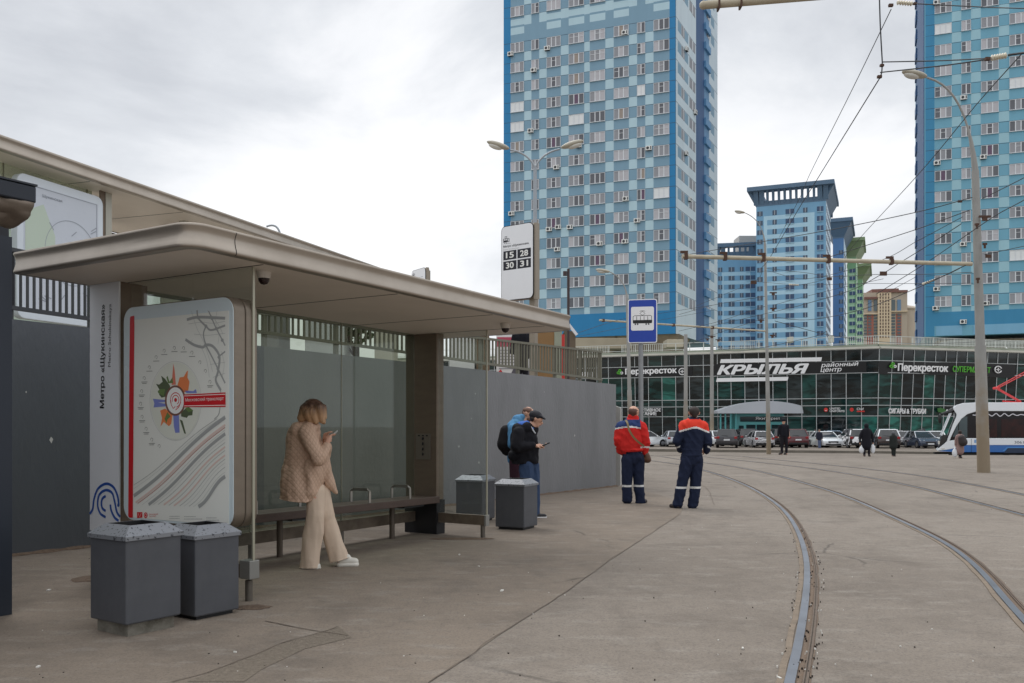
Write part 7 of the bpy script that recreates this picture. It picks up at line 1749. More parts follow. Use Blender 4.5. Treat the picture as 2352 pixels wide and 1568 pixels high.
# ================================================================ people
SKIN = mat('skin', (206, 160, 136), 0.55, var=0.12, vscale=14); EYE = mat('eye dark', (40, 30, 28), 0.3); LIP = mat('lips', (168, 104, 96), 0.5)
def remesh(name, prims, voxel, mats, colour=None, sm=2, clip=None, folds=None):
    """prims: list of capsules ('c',p,q,r0,r1[,ky]) and ellipsoids ('e',c,(rx,ry,rz)[,(ax,ay,az) degrees]) melted into one continuous surface"""
    from mathutils import Euler
    b = MB()
    for p in prims:
        if p[0] == 'c': b.cap(p[1], p[2], p[3], p[4], p[5] if len(p) > 5 else 1.0)
        else: b.ell(p[1], p[2], Euler([R(a) for a in p[3]]).to_quaternion() if len(p) > 3 else None)
    me = b.mesh('tmp', [])
    def mods(o):
        r = o.modifiers.new('r', 'REMESH'); r.mode = 'VOXEL'; r.voxel_size = voxel; r.adaptivity = 0
        s_ = o.modifiers.new('s', 'SMOOTH'); s_.factor = 0.6; s_.iterations = sm
    out_ = evaluated(me, mods); out_.name = name; out_.materials.clear()
    for m in (mats if isinstance(mats, (list, tuple)) else [mats]): out_.materials.append(m)
    if folds:
        out_.update(); nr = [v.normal.copy() for v in out_.vertices]
        for v, n in zip(out_.vertices, nr):
            c = v.co; f = folds[1]; q_ = Vector((c.x * f, c.y * f, c.z * f * folds[2] + c.x * f * 0.5))
            v.co = c + n * folds[0] * (1.0 - 2.2 * abs(mnoise.noise(q_)) + 0.5 * mnoise.noise(q_ * 2.3))
    if clip:
        for v in out_.vertices: clip(v.co)
    if colour:
        for p in out_.polygons: p.material_index = colour(p.center, p.normal)
    out_.polygons.foreach_set('use_smooth', [True] * len(out_.polygons)); return out_
def V(*a): return Vector(a)
def hand(prims, wrist, d, palm_n, side, curl=0.5, s_=1.0):
    """palm and five bent fingers; d points from wrist to fingertips, palm_n out of the palm, side = thumb side"""
    d = Vector(d).normalized(); n = Vector(palm_n); n = (n - d * n.dot(d)).normalized(); t = d.cross(n) * side
    prims.append(('c', wrist, wrist + d * 0.07 * s_, 0.026 * s_, 0.034 * s_, 0.75))
    for i, (ln, off) in enumerate(((0.068, 1.25), (0.077, 0.42), (0.072, -0.42), (0.056, -1.2))):
        a = wrist + d * 0.085 * s_ + t * 0.019 * off * s_; k1 = (d + n * curl * 0.7).normalized(); k2 = (d + n * curl * 2.2).normalized()
        m_ = a + k1 * ln * 0.5 * s_; q = m_ + k2 * ln * 0.55 * s_
        prims += [('c', a, m_, 0.0095 * s_, 0.009 * s_), ('c', m_, q, 0.009 * s_, 0.0078 * s_)]
    a = wrist + d * 0.03 * s_ + t * 0.028 * s_; m_ = a + (d * 0.6 + t * 0.7 + n * curl * .5).normalized() * 0.04 * s_; q = m_ + (d * 0.9 + t * 0.1 + n * curl).normalized() * 0.032 * s_
    prims += [('c', a, m_, 0.013 * s_, 0.011 * s_), ('c', m_, q, 0.011 * s_, 0.009 * s_)]
def head(prims, c, f, up=(0, 0, 1), s_=1.0):
    """skull, jaw, nose, ears about centre c facing f"""
    f = Vector(f).normalized(); up = Vector(up); up = (up - f * up.dot(f)).normalized(); l = up.cross(f)
    c = Vector(c)
    prims += [('c', c + up * 0.03 * s_ - f * 0.018 * s_, c + up * 0.025 * s_ + f * 0.02 * s_, 0.088 * s_, 0.078 * s_), ('c', c - up * 0.03 * s_ + f * 0.02 * s_, c - up * 0.072 * s_ + f * 0.045 * s_, 0.064 * s_, 0.038 * s_),
              ('c', c + f * 0.088 * s_ + up * 0.012 * s_, c + f * 0.112 * s_ - up * 0.022 * s_, 0.010 * s_, 0.015 * s_), ('c', c + f * 0.078 * s_ + up * 0.03 * s_ + l * .02 * s_, c + f * 0.078 * s_ + up * 0.03 * s_ - l * .02 * s_, 0.014 * s_, 0.014 * s_),
              ('c', c + f * 0.088 * s_ - up * 0.052 * s_ + l * .014, c + f * 0.088 * s_ - up * 0.052 * s_ - l * .014, 0.010 * s_, 0.010 * s_)]
    for sd in (-1, 1): prims.append(('c', c + l * sd * 0.083 * s_ - f * .008 + up * 0.015 * s_, c + l * sd * 0.08 * s_ - f * .004 - up * 0.018 * s_, 0.017 * s_, 0.012 * s_))
    return f, up, l
def face_bits(e, body, c, f, up, l, s_=1.0):
    c = Vector(c); b = MB()
    for sd in (-1, 1): b.ell(c + f * 0.084 * s_ + up * 0.008 * s_ + l * sd * 0.032 * s_, (0.010 * s_, 0.010 * s_, 0.007 * s_), nu=8, nv=6)
    b.build('eyes', EYE, body, smooth=True)
    b = MB(); b.ell(c + f * 0.097 * s_ - up * 0.052 * s_, (0.012 * s_, 0.012 * s_, 0.006 * s_), nu=10, nv=6); b.build('lips', LIP, body, smooth=True)
class Fig:
    """figure built in a plane facing the camera: px() maps image measurements to local metres (x right, y away, z up)"""
    def __init__(s, label, foot_x, foot_y, Y=None, z=None, grp=None):
        g = Gd(foot_x, foot_y); s.Y = Y or g.y; s.z0 = g.z if z is None else z; s.fx, s.fy = foot_x, foot_y; s.k = FOC / s.Y
        X = U(foot_x) * s.Y; s.base = Vector((X, s.Y, s.z0)); s.e = empty('person', s.base, label, 'person', grp)
    def px(s, x, y, dy=0.0):
        # keep the point on its image ray while stepping in depth
        Y = s.Y + dy; p = Vector((U(x) * Y, Y, HC + (HY - y) / FOC * Y)); return p
    def part(s, name, prims, voxel, mats, colour=None, sm=2, parent=None, clip=None, folds=None):
        return link_mesh(remesh(name, prims, voxel, mats, colour, sm, clip, folds), name, parent or s.e)

def fabric(name, rgb, var=0.25, rough=0.85): return mat(name, rgb, rough, var=var, vscale=6, bump=0.5, bscale=9, spec=0.25)
# ---------------------------------------------------------------- woman in the shelter
def quilt():
    m = bpy.data.materials.new('quilted beige coat'); m.use_nodes = True; n, l = m.node_tree.nodes, m.node_tree.links; p = n['Principled BSDF']; p.inputs['Roughness'].default_value = 0.62
    p.inputs['Base Color'].default_value = lin((204, 172, 148)) + (1,); t = n.new('ShaderNodeTexCoord'); sp_ = n.new('ShaderNodeSeparateXYZ'); l.new(t.outputs['Object'], sp_.inputs[0])
    def M_(op, a, b_=None, c=None):
        x = n.new('ShaderNodeMath'); x.operation = op
        for i, v in enumerate((a, b_, c)):
            if v is None: continue
            if isinstance(v, (int, float)): x.inputs[i].default_value = v
            else: l.new(v, x.inputs[i])
        return x.outputs[0]
    xx = M_('ADD', sp_.outputs[0], M_('MULTIPLY', sp_.outputs[1], 0.7)); a = M_('MULTIPLY_ADD', sp_.outputs[2], 0.85, xx); c = M_('MULTIPLY_ADD', sp_.outputs[2], -0.85, xx)
    r1 = M_('ABSOLUTE', M_('SINE', M_('MULTIPLY', a, 62.0))); r2 = M_('ABSOLUTE', M_('SINE', M_('MULTIPLY', c, 62.0)))
    h = M_('POWER', M_('MINIMUM', r1, r2), 0.5)
    nz = n.new('ShaderNodeTexNoise'); nz.inputs['Scale'].default_value = 11; l.new(t.outputs['Object'], nz.inputs['Vector']); h2 = M_('MULTIPLY_ADD', nz.outputs['Fac'], 0.8, h)
    bp = n.new('ShaderNodeBump'); bp.inputs['Strength'].default_value = 0.55; bp.inputs['Distance'].default_value = 0.008; l.new(h2, bp.inputs['Height']); l.new(bp.outputs[0], p.inputs['Normal'])
    mx = n.new('ShaderNodeMix'); mx.data_type = 'RGBA'; l.new(h, mx.inputs[0]); mx.inputs[6].default_value = lin((188, 157, 134)) + (1,); mx.inputs[7].default_value = lin((206, 174, 150)) + (1,); l.new(mx.outputs[2], p.inputs['Base Color']); return m
F_ = Fig('woman in beige quilted coat and cream wide trousers looking at a white phone', 738, 1303); q = lambda x, y, d=0.0: F_.px(624.6 + x / 3.559, 888.9 + y / 3.559, d)
pr = []
f, up, l = head(pr, q(352, 205, 0), (0.85, 0.15, -0.55), (0.5, 0, 0.86), 0.98)
pr += [('c', q(320, 255), q(300, 320), 0.052, 0.06), ('c', q(270, 360), q(270, 700), 0.085, 0.085, 1.1), ('c', q(270, 700), q(330, 880), 0.085, 0.08, 1.1),
       ('c', q(350, 900, -.07), q(355, 1150, -.08), 0.06, 0.045), ('c', q(355, 1150, -.08), q(315, 1440, -.08), 0.045, 0.036), ('c', q(385, 900, .07), q(455, 1150, .07), 0.06, 0.045), ('c', q(455, 1150, .07), q(560, 1420, .06), 0.045, 0.036),
       ('c', q(285, 385, -.13), q(385, 592, -.20), 0.035, 0.035), ('c', q(385, 592, -.20), q(440, 470, -.14), 0.034, 0.027), ('c', q(320, 380, .10), q(430, 560, .14), 0.035, 0.035), ('c', q(430, 560, .14), q(440, 450, .05), 0.034, 0.027)]
hand(pr, q(448, 466, -.12), (0.22, 0.45, 0.85), (0.8, 0.2, -0.2), 1, 0.7, 0.95); hand(pr, q(428, 440, .05), (0.35, -0.3, 0.85), (0.7, -0.2, -0.3), -1, 0.8, 0.95)
body = F_.part('body', pr, 0.009, SKIN); face_bits(F_.e, body, q(352, 205, 0), f, up, l)
hair = [('e', q(345, 175), (0.118, 0.112, 0.098), (0, 25, 0)), ('c', q(290, 190, -.02), q(250, 250, -.02), 0.085, 0.055), ('c', q(300, 190, .05), q(262, 255, .05), 0.07, 0.05), ('c', q(330, 200, -.075), q(360, 285, -.075), 0.058, 0.026), ('c', q(385, 170, -.07), q(412, 280, -.06), 0.055, 0.026), ('c', q(405, 180, .04), q(425, 290, .04), 0.045, 0.02), ('c', q(300, 210, -.07), q(318, 275, -.06), 0.06, 0.035), ('c', q(420, 165, -.03), q(437, 250, -.03), 0.035, 0.018)]
def hairmat(name, a_, b_, z0, z1):
    m = bpy.data.materials.new(name); m.use_nodes = True; n, l = m.node_tree.nodes, m.node_tree.links; p = n['Principled BSDF']; p.inputs['Roughness'].default_value = 0.5; t = n.new('ShaderNodeTexCoord')
    mp_ = n.new('ShaderNodeMapping'); mp_.inputs['Scale'].default_value = (60, 60, 6); mp_.inputs['Rotation'].default_value = (0, 0.35, 0); z = n.new('ShaderNodeTexNoise'); z.inputs['Scale'].default_value = 1.0; z.inputs['Detail'].default_value = 4; l.new(t.outputs['Object'], mp_.inputs[0]); l.new(mp_.outputs[0], z.inputs['Vector'])
    s_ = n.new('ShaderNodeSeparateXYZ'); l.new(t.outputs['Object'], s_.inputs[0]); r = n.new('ShaderNodeMapRange'); r.inputs[1].default_value = z0; r.inputs[2].default_value = z1; l.new(s_.outputs[2], r.inputs[0])
    a = n.new('ShaderNodeMath'); a.operation = 'MULTIPLY_ADD'; l.new(z.outputs['Fac'], a.inputs[0]); a.inputs[1].default_value = 1.1; a.inputs[2].default_value = -0.55; b2_ = n.new('ShaderNodeMath'); b2_.operation = 'ADD'; b2_.use_clamp = True; l.new(r.outputs[0], b2_.inputs[0]); l.new(a.outputs[0], b2_.inputs[1])
    mx = n.new('ShaderNodeMix'); mx.data_type = 'RGBA'; l.new(b2_.outputs[0], mx.inputs[0]); mx.inputs[6].default_value = lin(b_) + (1,); mx.inputs[7].default_value = lin(a_) + (1,); l.new(mx.outputs[2], p.inputs['Base Color'])
    bp = n.new('ShaderNodeBump'); bp.inputs['Strength'].default_value = 0.7; bp.inputs['Distance'].default_value = 0.01; l.new(z.outputs['Fac'], bp.inputs['Height']); l.new(bp.outputs[0], p.inputs['Normal']); return m
hz = q(345, 200).z
ho = F_.part('hair', hair, 0.009, hairmat('bobbed hair with fair ends', (78, 54, 42), (186, 148, 112), hz - 0.05, hz + 0.07), sm=1)
M_q = quilt()
coat = [('c', q(300, 345, -.07), q(310, 345, .07), 0.075, 0.07), ('c', q(215, 360, -.06), q(330, 375, .06), 0.085, 0.085), ('c', q(245, 400), q(248, 560), 0.150, 0.165, 0.9), ('c', q(248, 560), q(238, 760), 0.165, 0.190, 0.85), ('c', q(330, 420), q(350, 640), 0.085, 0.09, 1.2), ('c', q(345, 640), q(330, 860), 0.10, 0.10, 1.9),
        ('c', q(238, 740), q(243, 960), 0.195, 0.205, 1.0), ('c', q(160, 680), q(150, 960), 0.095, 0.10, 1.3), ('c', q(400, 540, .05), q(440, 680, .05), 0.07, 0.055), ('c', q(440, 680, .06), q(470, 790, .06), 0.05, 0.052), ('c', q(470, 790, .06), q(530, 868, .07), 0.052, 0.012), ('c', q(400, 560, .0), q(395, 720, .0), 0.07, 0.05),
        ('c', q(285, 380, -.14), q(325, 470, -.19), 0.08, 0.074), ('c', q(325, 470, -.19), q(385, 590, -.21), 0.074, 0.062), ('c', q(385, 592, -.21), q(446, 484, -.13), 0.062, 0.043), ('c', q(380, 480, .12), q(440, 560, .15), 0.06, 0.05), ('c', q(440, 560, .15), q(450, 480, .06), 0.05, 0.04), ('c', q(290, 312), q(345, 322), 0.06, 0.055, 1.2)]
xh0, zh0 = q(80, 900)[0], q(80, 905)[2]; xh1, zh1 = q(300, 930)[0], q(300, 928)[2]; xh2, zh2 = q(415, 0)[0], q(0, 800)[2]
def hem(c):
    x = c.x
    if x > xh2 + 0.02 and c.y > q(0, 0, .0)[1] - .02: return
    t = (x - xh1) / (xh2 - xh1); h = zh1 + (zh2 - zh1) * max(0, t) ** 2.2 if x > xh1 else zh0 + (zh1 - zh0) * (x - xh0) / (xh1 - xh0)
    if c.z < h and x < xh2 + .05: c.z = h - (h - c.z) * 0.06
F_.part('coat', coat, 0.011, M_q, sm=4, clip=hem, folds=(0.010, 6.5, 0.8))
M_tr = fabric('cream knit trousers', (214, 193, 172), 0.15)
tr = [('c', q(350, 850, -.03), q(355, 1050, -.07), 0.10, 0.090, 0.8), ('c', q(355, 1050, -.08), q(305, 1500, -.08), 0.090, 0.098, 0.75), ('c', q(385, 860, .06), q(440, 1060, .07), 0.11, 0.085, 0.85), ('c', q(440, 1060, .07), q(560, 1440, .06), 0.078, 0.096, 0.75)]
def cuff(c):
    if c.x < q(410, 0)[0]: h = q(0, 1462 + 0.05 * 0)[2]
    else: h = q(0, 1440 - 0.30 * ((c.x - q(470, 0)[0]) * 3.559 * F_.k))[2]
    if c.z < h: c.z = h - (h - c.z) * 0.05
F_.part('trousers', tr, 0.011, M_tr, sm=3, clip=cuff, folds=(0.012, 9, 0.14))
M_sh = mat('white leather shoe', (222, 218, 208), 0.5, var=0.1, vscale=20)
for nm, a, c, d in (('near', (270, 1462), (370, 1462), -.08), ('far', (560, 1428), (680, 1424), .06)):
    A, B_ = q(*a, d), q(*c, d); s_ = [('c', A + V(0, 0, .02), B_ + V(0, 0, .0), 0.042, 0.036, 0.95), ('c', A + V(-.01, 0, .045), A + V(.07, 0, .045), 0.038, 0.036)]
    so = F_.part('shoe', s_, 0.008, M_sh); b = MB(); z0 = 0.004
    b.cap(V(A.x, A.y, max(0.012, A.z - .028)), V(B_.x, B_.y, max(0.012, B_.z - .030)), 0.043, 0.04); me = b.mesh('sole', M_sh, True); me.transform(Matrix.Translation((0, 0, 0)) ); 
    for v in me.vertices: v.co.z = max(0.002, min(v.co.z, max(A.z, B_.z) - .012))
    link_mesh(me, 'sole', so)
ph = q(484, 398, -.02); b = MB(); b.box((0, 0, 0), (0.008, 0.075, 0.155), M=Matrix.Translation(ph) @ Matrix.Rotation(R(52), 4, 'Y') @ Matrix.Rotation(R(10), 4, 'Z')); o = b.build('phone', mat('white phone', (224, 226, 226), 0.3), None, bevel=0.003); tag(o, 'white phone held by the woman in the beige coat', 'phone')

# ---------------------------------------------------------------- workers
NAVY = fabric('navy work cloth', (29, 37, 60)); REDC = fabric('red work cloth', (206, 44, 40)); ORG = fabric('orange red yoke cloth', (226, 66, 48)); BLUY = fabric('blue yoke cloth', (48, 66, 112)); REFL = mat('reflective tape', (214, 214, 212), 0.35); BOOT = mat('dark boot leather', (44, 36, 36), 0.55, var=0.3, vscale=12)
def worker(label, fx, fy, K, kind):
    F = Fig(label, fx, fy, grp='tram workers standing together'); q = lambda x, y, d=0.0: F.px(1385.4 + x / 5.758, 912.9 + y / 5.758, d)
    pr = []; hd = K['head']; f, up, l = head(pr, q(*hd), K['face'], s_=1.03)
    L_, R_ = K['legs']; sh = K['sh']; hip = K['hip']
    pr += [('c', q(hd[0], hd[1] + 50), q(sh[0] + (hd[0] - sh[0]) * .4, sh[1] + 10), 0.056, 0.05), ('c', q(sh[0], sh[1] + 60), q(*hip), 0.09, 0.10, 0.9)]
    for leg, d in ((L_, -.02), (R_, 0.02)):
        pr += [('c', q(*leg[0], d), q(*leg[1], d), 0.075, 0.055), ('c', q(*leg[1], d), q(*leg[2], d), 0.055, 0.04)]
    for arm, d in K['arms']:
        for a, c in zip(arm, arm[1:]): pr.append(('c', q(*a), q(*c), 0.045, 0.036))
    wr = K['arms'][1][0][-1]; hand(pr, q(*wr), K['hd'][0], K['hd'][1], 1, 0.6); wr = K['arms'][0][0][-1]; hand(pr, q(*wr), K['hd'][2], K['hd'][3], -1, 0.6)
    body = F.part('body', pr, 0.010, SKIN); face_bits(F.e, body, q(*hd), f, up, l)
    # hair: short cap, cut away from the face side
    c = q(*hd); F.part('hair', [('e', c + up * 0.032 - f * 0.022, (0.094, 0.094, 0.088)), ('c', c - f * 0.06 - up * 0.0, c - f * 0.045 - up * 0.05, 0.05, 0.045)] if kind == 'dark' else [('e', c + up * 0.022 - f * 0.022, (0.094, 0.094, 0.086)), ('c', c - f * 0.05, c - f * 0.04 - up * 0.05, 0.05, 0.045)], 0.010, mat('short dark hair', (52, 42, 38), 0.7, var=0.5, vscale=90) if kind == 'dark' else mat('thinning brown hair', (98, 66, 56), 0.6, var=0.5, vscale=70), sm=1)
    # trousers
    tr = []
    for leg, d in ((L_, -.02), (R_, 0.02)):
        tr += [('c', q(*leg[0], d), q(*leg[1], d), 0.112, 0.088), ('c', q(*leg[1], d), q(leg[2][0], leg[2][1] - 25, d), 0.088, 0.085)]
        for t in (0.25, 0.5, 0.75, 0.95):
            x = leg[1][0] + (leg[2][0] - leg[1][0]) * t; y = leg[1][1] + (leg[2][1] - leg[1][1]) * t; tr.append(('e', q(x + 5 * math.sin(t * 17), y, d), (0.092, 0.088, 0.03)))
    tr += [('c', q(hip[0] - 50, hip[1] - 10), q(hip[0] + 50, hip[1] - 10), 0.125, 0.125), ('c', q(hip[0], hip[1] - 90), q(*hip), 0.15, 0.16, 0.8)]
    zs = [q(0, K['stripe'])[2]]; 
    F.part('trousers', tr, 0.012, [NAVY, REFL], lambda c_, n_: 1 if abs(c_.z - zs[0]) < 0.018 else 0, sm=2, folds=(0.010, 9, 0.6))
    jk = K['jacket'](q)
    F.part('jacket', jk, 0.012, K['jm'], K['jc'](q), sm=2, folds=(0.012, 7, 0.9), clip=K.get('clip', lambda q: None)(q))
    for leg, d, dx in ((L_, -.02, K['toe'][0]), (R_, .02, K['toe'][1])):
        A = q(*leg[2], d); z0 = F.z0 if False else 0.0
        b_ = [('c', V(A.x, A.y + .02, 0.05), V(A.x, A.y + .02, 0.12), 0.05, 0.05), ('c', V(A.x, A.y - .03, 0.036), V(A.x + dx, A.y + .10, 0.034), 0.042, 0.040)]
        F.part('boot', b_, 0.009, BOOT)
    return F, q
def jc_red(q):
    zy = q(0, 386)[2]; zs = q(0, 655)[2]
    def fn(c, n):
        x, z = c.x, c.z; xc = q(340, 0)[0]; k = (z - (zy - 0.10 * abs(x - xc) ** 1.5 * 3))
        core = -0.27 < x - xc < 0.215
        if z > q(0, 292)[2] and abs(x - q(390, 0)[0]) < 0.11: return 0
        if x > q(485, 0)[0] and n.z < 0.95: return 2 if abs(z - zs) < 0.013 else 0
        if core and -0.012 < k < 0.016: return 2
        if core and k >= 0.016: return 1
        if not abs(x - xc) < 0.235 and abs(z - zs) < 0.013: return 2
        return 0
    return fn
def jk_red(q):
    return [('c', q(370, 255), q(430, 272), 0.06, 0.062), ('c', q(350, 320), q(440, 325), 0.085, 0.085), ('c', q(255, 375), q(480, 375), 0.095, 0.095), ('c', q(360, 400), q(360, 650), 0.175, 0.19, 0.8), ('c', q(310, 480), q(315, 640), 0.14, 0.15, 0.9), ('c', q(410, 480), q(420, 640), 0.13, 0.14, 0.9), ('e', q(385, 690), (0.205, 0.16, 0.04)),
            ('c', q(235, 385), q(205, 560), 0.095, 0.09), ('c', q(205, 560, -.02), q(230, 700, .06), 0.088, 0.07), ('c', q(230, 700, .06), q(285, 745, .16), 0.07, 0.055),
            ('c', q(505, 385), q(555, 570), 0.095, 0.088), ('c', q(555, 570), q(560, 720, .03), 0.086, 0.062), ('e', q(562, 600), (0.088, 0.085, 0.03)), ('e', q(205, 610), (0.088, 0.085, 0.03))]
K1 = dict(head=(408, 198), face=(0.75, 0.6, -0.05), legs=(((325, 820), (315, 1150), (320, 1375)), ((465, 820), (470, 1165), (495, 1395))), sh=(350, 330), hip=(395, 800),
          arms=(([(245, 380, 0), (205, 570, 0), (240, 705, .06), (300, 750, .15)], 0), ([(500, 380, 0), (555, 570, 0), (562, 730, .03)], 0)), hd=((0.15, 0.35, -0.9), (0.5, 0.8, 0.2), (0.8, 0.5, -0.2), (0.5, 0.8, 0)), stripe=1165, toe=(0.04, 0.10),
          clip=lambda q: (lambda c: setattr(c, 'z', q(0, 716)[2] - (q(0, 716)[2] - c.z) * 0.1) if c.z < q(0, 716)[2] and q(295, 0)[0] < c.x < q(512, 0)[0] else None), jacket=jk_red, jm=[REDC, BLUY, REFL], jc=jc_red)
W1, qw = worker('balding worker seen from behind in red jacket with blue yoke and shoulder strap', 1450, 1156, K1, 'bald')
b = MB(); pts = [qw(300, 300, -.05), qw(322, 340, -.19), qw(345, 430, -.235), qw(400, 520, -.235), qw(470, 590, -.20), qw(540, 640, -.10)]; p = smooth_curve(pts, 6); b.ribbon(p, 0.035, (0.1, 1, 0)); o = b.build('strap', mat('khaki strap', (128, 112, 78), 0.8), W1.e); s_ = o.modifiers.new('t', 'SOLIDIFY'); s_.thickness = 0.006
o = link_mesh(remesh('shoulder_bag', [('c', qw(575, 760, .02), qw(590, 820, .02), 0.055, 0.065, 1.2), ('e', qw(572, 815, .03), (0.085, 0.07, 0.07))], 0.012, mat('brown shoulder bag', (92, 62, 44), 0.6, var=0.3)), 'shoulder_bag'); tag(o, 'brown shoulder bag hanging at the hip of the worker in the red jacket', 'bag')
def jc_nav(q):
    zc_ = q(0, 395)[2]; xc = q(1195, 0)[0]; zs = q(0, 668)[2]
    def fn(c, n):
        ax = abs(c.x - xc); line = zc_ - 0.30 * max(0, ax - 0.03) - (0.05 if c.x > xc else 0) * ax
        if c.z > q(0, 300)[2] and ax < .09: return 0 if c.z > q(0, 285)[2] else 1
        if ax < 0.265 and c.z > line + 0.014: return 1
        if ax < 0.265 and abs(c.z - line) <= 0.016: return 2
        if ax > 0.235 and abs(c.z - zs - (ax - .3) * 0.5 * -1) < 0.014: return 2
        return 0
    return fn
def jk_nav(q):
    return [('c', q(1195, 300), q(1195, 330), 0.075, 0.085), ('c', q(1080, 375), q(1310, 385), 0.10, 0.10), ('c', q(1190, 400), q(1185, 620), 0.195, 0.175, 0.8), ('c', q(1180, 620), q(1170, 760), 0.17, 0.165, 0.85), ('e', q(1172, 690), (0.172, 0.15, 0.03)), ('e', q(1172, 760), (0.178, 0.15, 0.04)),
            ('c', q(1055, 410), q(985, 570), 0.088, 0.08), ('c', q(985, 570), q(1020, 690, .10), 0.08, 0.06), ('c', q(1330, 415), q(1380, 570), 0.088, 0.08), ('c', q(1380, 570), q(1365, 700, .10), 0.078, 0.058), ('e', q(980, 590), (0.085, 0.08, 0.03)), ('e', q(1382, 600), (0.082, 0.08, 0.03))]
K2 = dict(head=(1203, 208), face=(0.05, 1, -0.12), legs=(((1110, 830), (1040, 1150), (985, 1430)), ((1235, 830), (1220, 1170), (1185, 1440))), sh=(1195, 340), hip=(1170, 815),
          arms=(([(1060, 400, 0), (985, 570, 0), (1030, 695, .12)], 0), ([(1325, 405, 0), (1380, 570, 0), (1350, 705, .12)], 0)), hd=((-0.7, 0.7, -0.1), (0, 1, 0), (0.7, 0.7, -0.1), (0, 1, 0)), stripe=1185, toe=(-0.09, 0.05),
          jacket=jk_nav, jm=[NAVY, ORG, REFL], jc=jc_nav)
worker('dark haired worker seen from behind in navy overalls with orange red yoke', 1576, 1167, K2, 'dark')

# ---------------------------------------------------------------- two men by the wall
BLKF = fabric('black fleece', (24, 24, 30)); BLUJ = fabric('sky blue rain jacket', (86, 138, 178)); JEAN = fabric('blue jeans', (56, 74, 104), 0.35); MAR = fabric('dark maroon trousers', (56, 32, 44)); BLUH = fabric('blue hood lining', (70, 110, 190)); GREYH = fabric('pale hood edge', (200, 204, 210))
M3 = Fig('man in black cap, black jacket and blue jeans looking at a dark phone', 1222, 1190); q = lambda x, y, d=0.0: M3.px(1121.2 + x / 4.892, 904.9 + y / 4.892, d)
pr = []; f, up, l = head(pr, q(538, 288), (0.93, -0.1, -0.35), (0.35, 0, 0.93), 1.0)
pr += [('c', q(510, 340), q(460, 400), 0.06, 0.065), ('c', q(410, 470), q(430, 760), 0.09, 0.10), ('c', q(400, 780, -.05), q(420, 1050, -.06), 0.08, 0.06), ('c', q(420, 1050, -.06), q(425, 1340, -.05), 0.055, 0.04), ('c', q(480, 780, .08), q(520, 1050, .08), 0.08, 0.06), ('c', q(520, 1050, .08), q(530, 1350, .06), 0.055, 0.04),
       ('c', q(360, 440, -.15), q(340, 620, -.18), 0.05, 0.045), ('c', q(340, 620, -.18), q(520, 580, -.16), 0.04, 0.03), ('c', q(500, 450, .12), q(500, 600, .14), 0.05, 0.04), ('c', q(500, 600, .14), q(545, 590, .02), 0.04, 0.03)]
hand(pr, q(528, 582, -.15), (0.95, 0.25, 0.05), (0.1, 0.3, -0.9), -1, 0.6); hand(pr, q(560, 590, .02), (0.9, -0.3, 0.1), (0, -0.4, 0.8), 1, 0.6)
body = M3.part('body', pr, 0.010, SKIN); face_bits(M3.e, body, q(538, 288), f, up, l)
cap_c = q(538, 250); o = M3.part('cap', [('e', cap_c + V(-.005, 0, .012), (0.108, 0.10, 0.082), (0, 22, 0)), ('c', q(590, 250, -.04), q(628, 276, -.03), 0.022, 0.012, 2.6), ('c', q(590, 250, .04), q(628, 276, .03), 0.022, 0.012, 2.6), ('c', q(575, 240), q(640, 280), 0.03, 0.012, 2.2)], 0.009, mat('black cap cloth', (34, 34, 40), 0.8, var=0.2)); 
M3.part('hair', [('e', q(505, 272), (0.055, 0.088, 0.055))], 0.010, mat('short dark hair', (52, 42, 38), 0.7, var=0.5, vscale=90))
zsplit = q(0, 365)[2]
jk = [('c', q(420, 385, -.06), q(500, 400, .06), 0.10, 0.09), ('c', q(360, 410, -.04), q(470, 420, .06), 0.13, 0.12), ('c', q(390, 470), q(395, 640), 0.19, 0.20, 0.85), ('c', q(395, 640), q(405, 715), 0.205, 0.19, 0.85), ('c', q(460, 500), q(490, 720), 0.13, 0.11), ('c', q(300, 690), q(500, 735), 0.10, 0.09, 1.5), ('c', q(345, 440, -.16), q(320, 580, -.22), 0.095, 0.088), ('c', q(320, 590, -.22), q(500, 578, -.16), 0.085, 0.052), ('c', q(500, 590, .1), q(540, 590, .04), 0.06, 0.05)]
hz3 = q(0, 776)[2]
def hem3(c):
    if c.z < hz3: c.z = hz3 - (hz3 - c.z) * 0.1
M3.part('jacket', jk + [('c', q(395, 640), q(400, 790), 0.19, 0.18, 0.85), ('c', q(480, 640), q(490, 780), 0.10, 0.10)], 0.012, BLKF, sm=3, folds=(0.010, 7, 0.9), clip=hem3)
M3.part('hood', [('c', q(355, 345, -.05), q(430, 335, .0), 0.05, 0.055, 1.6), ('c', q(430, 340, -.05), q(500, 385, -.07), 0.032, 0.02), ('c', q(350, 350, -.08), q(330, 385, -.10), 0.03, 0.02)], 0.011, BLUH, sm=1)
M3.part('hood_edge', [('c', q(395, 352, -.10), q(480, 370, -.10), 0.016, 0.015), ('c', q(480, 370, -.10), q(528, 440, -.08), 0.015, 0.012), ('c', q(340, 372, -.12), q(395, 352, -.10), 0.014, 0.016)], 0.008, GREYH, sm=1)
M3.part('jeans', [('c', q(430, 800, -.05), q(425, 1050, -.06), 0.115, 0.095), ('c', q(425, 1050, -.06), q(428, 1330, -.05), 0.092, 0.078), ('c', q(500, 800, .07), q(522, 1050, .08), 0.10, 0.085), ('c', q(522, 1050, .08), q(530, 1340, .06), 0.08, 0.07)], 0.012, JEAN, sm=3, folds=(0.008, 9, 0.6))
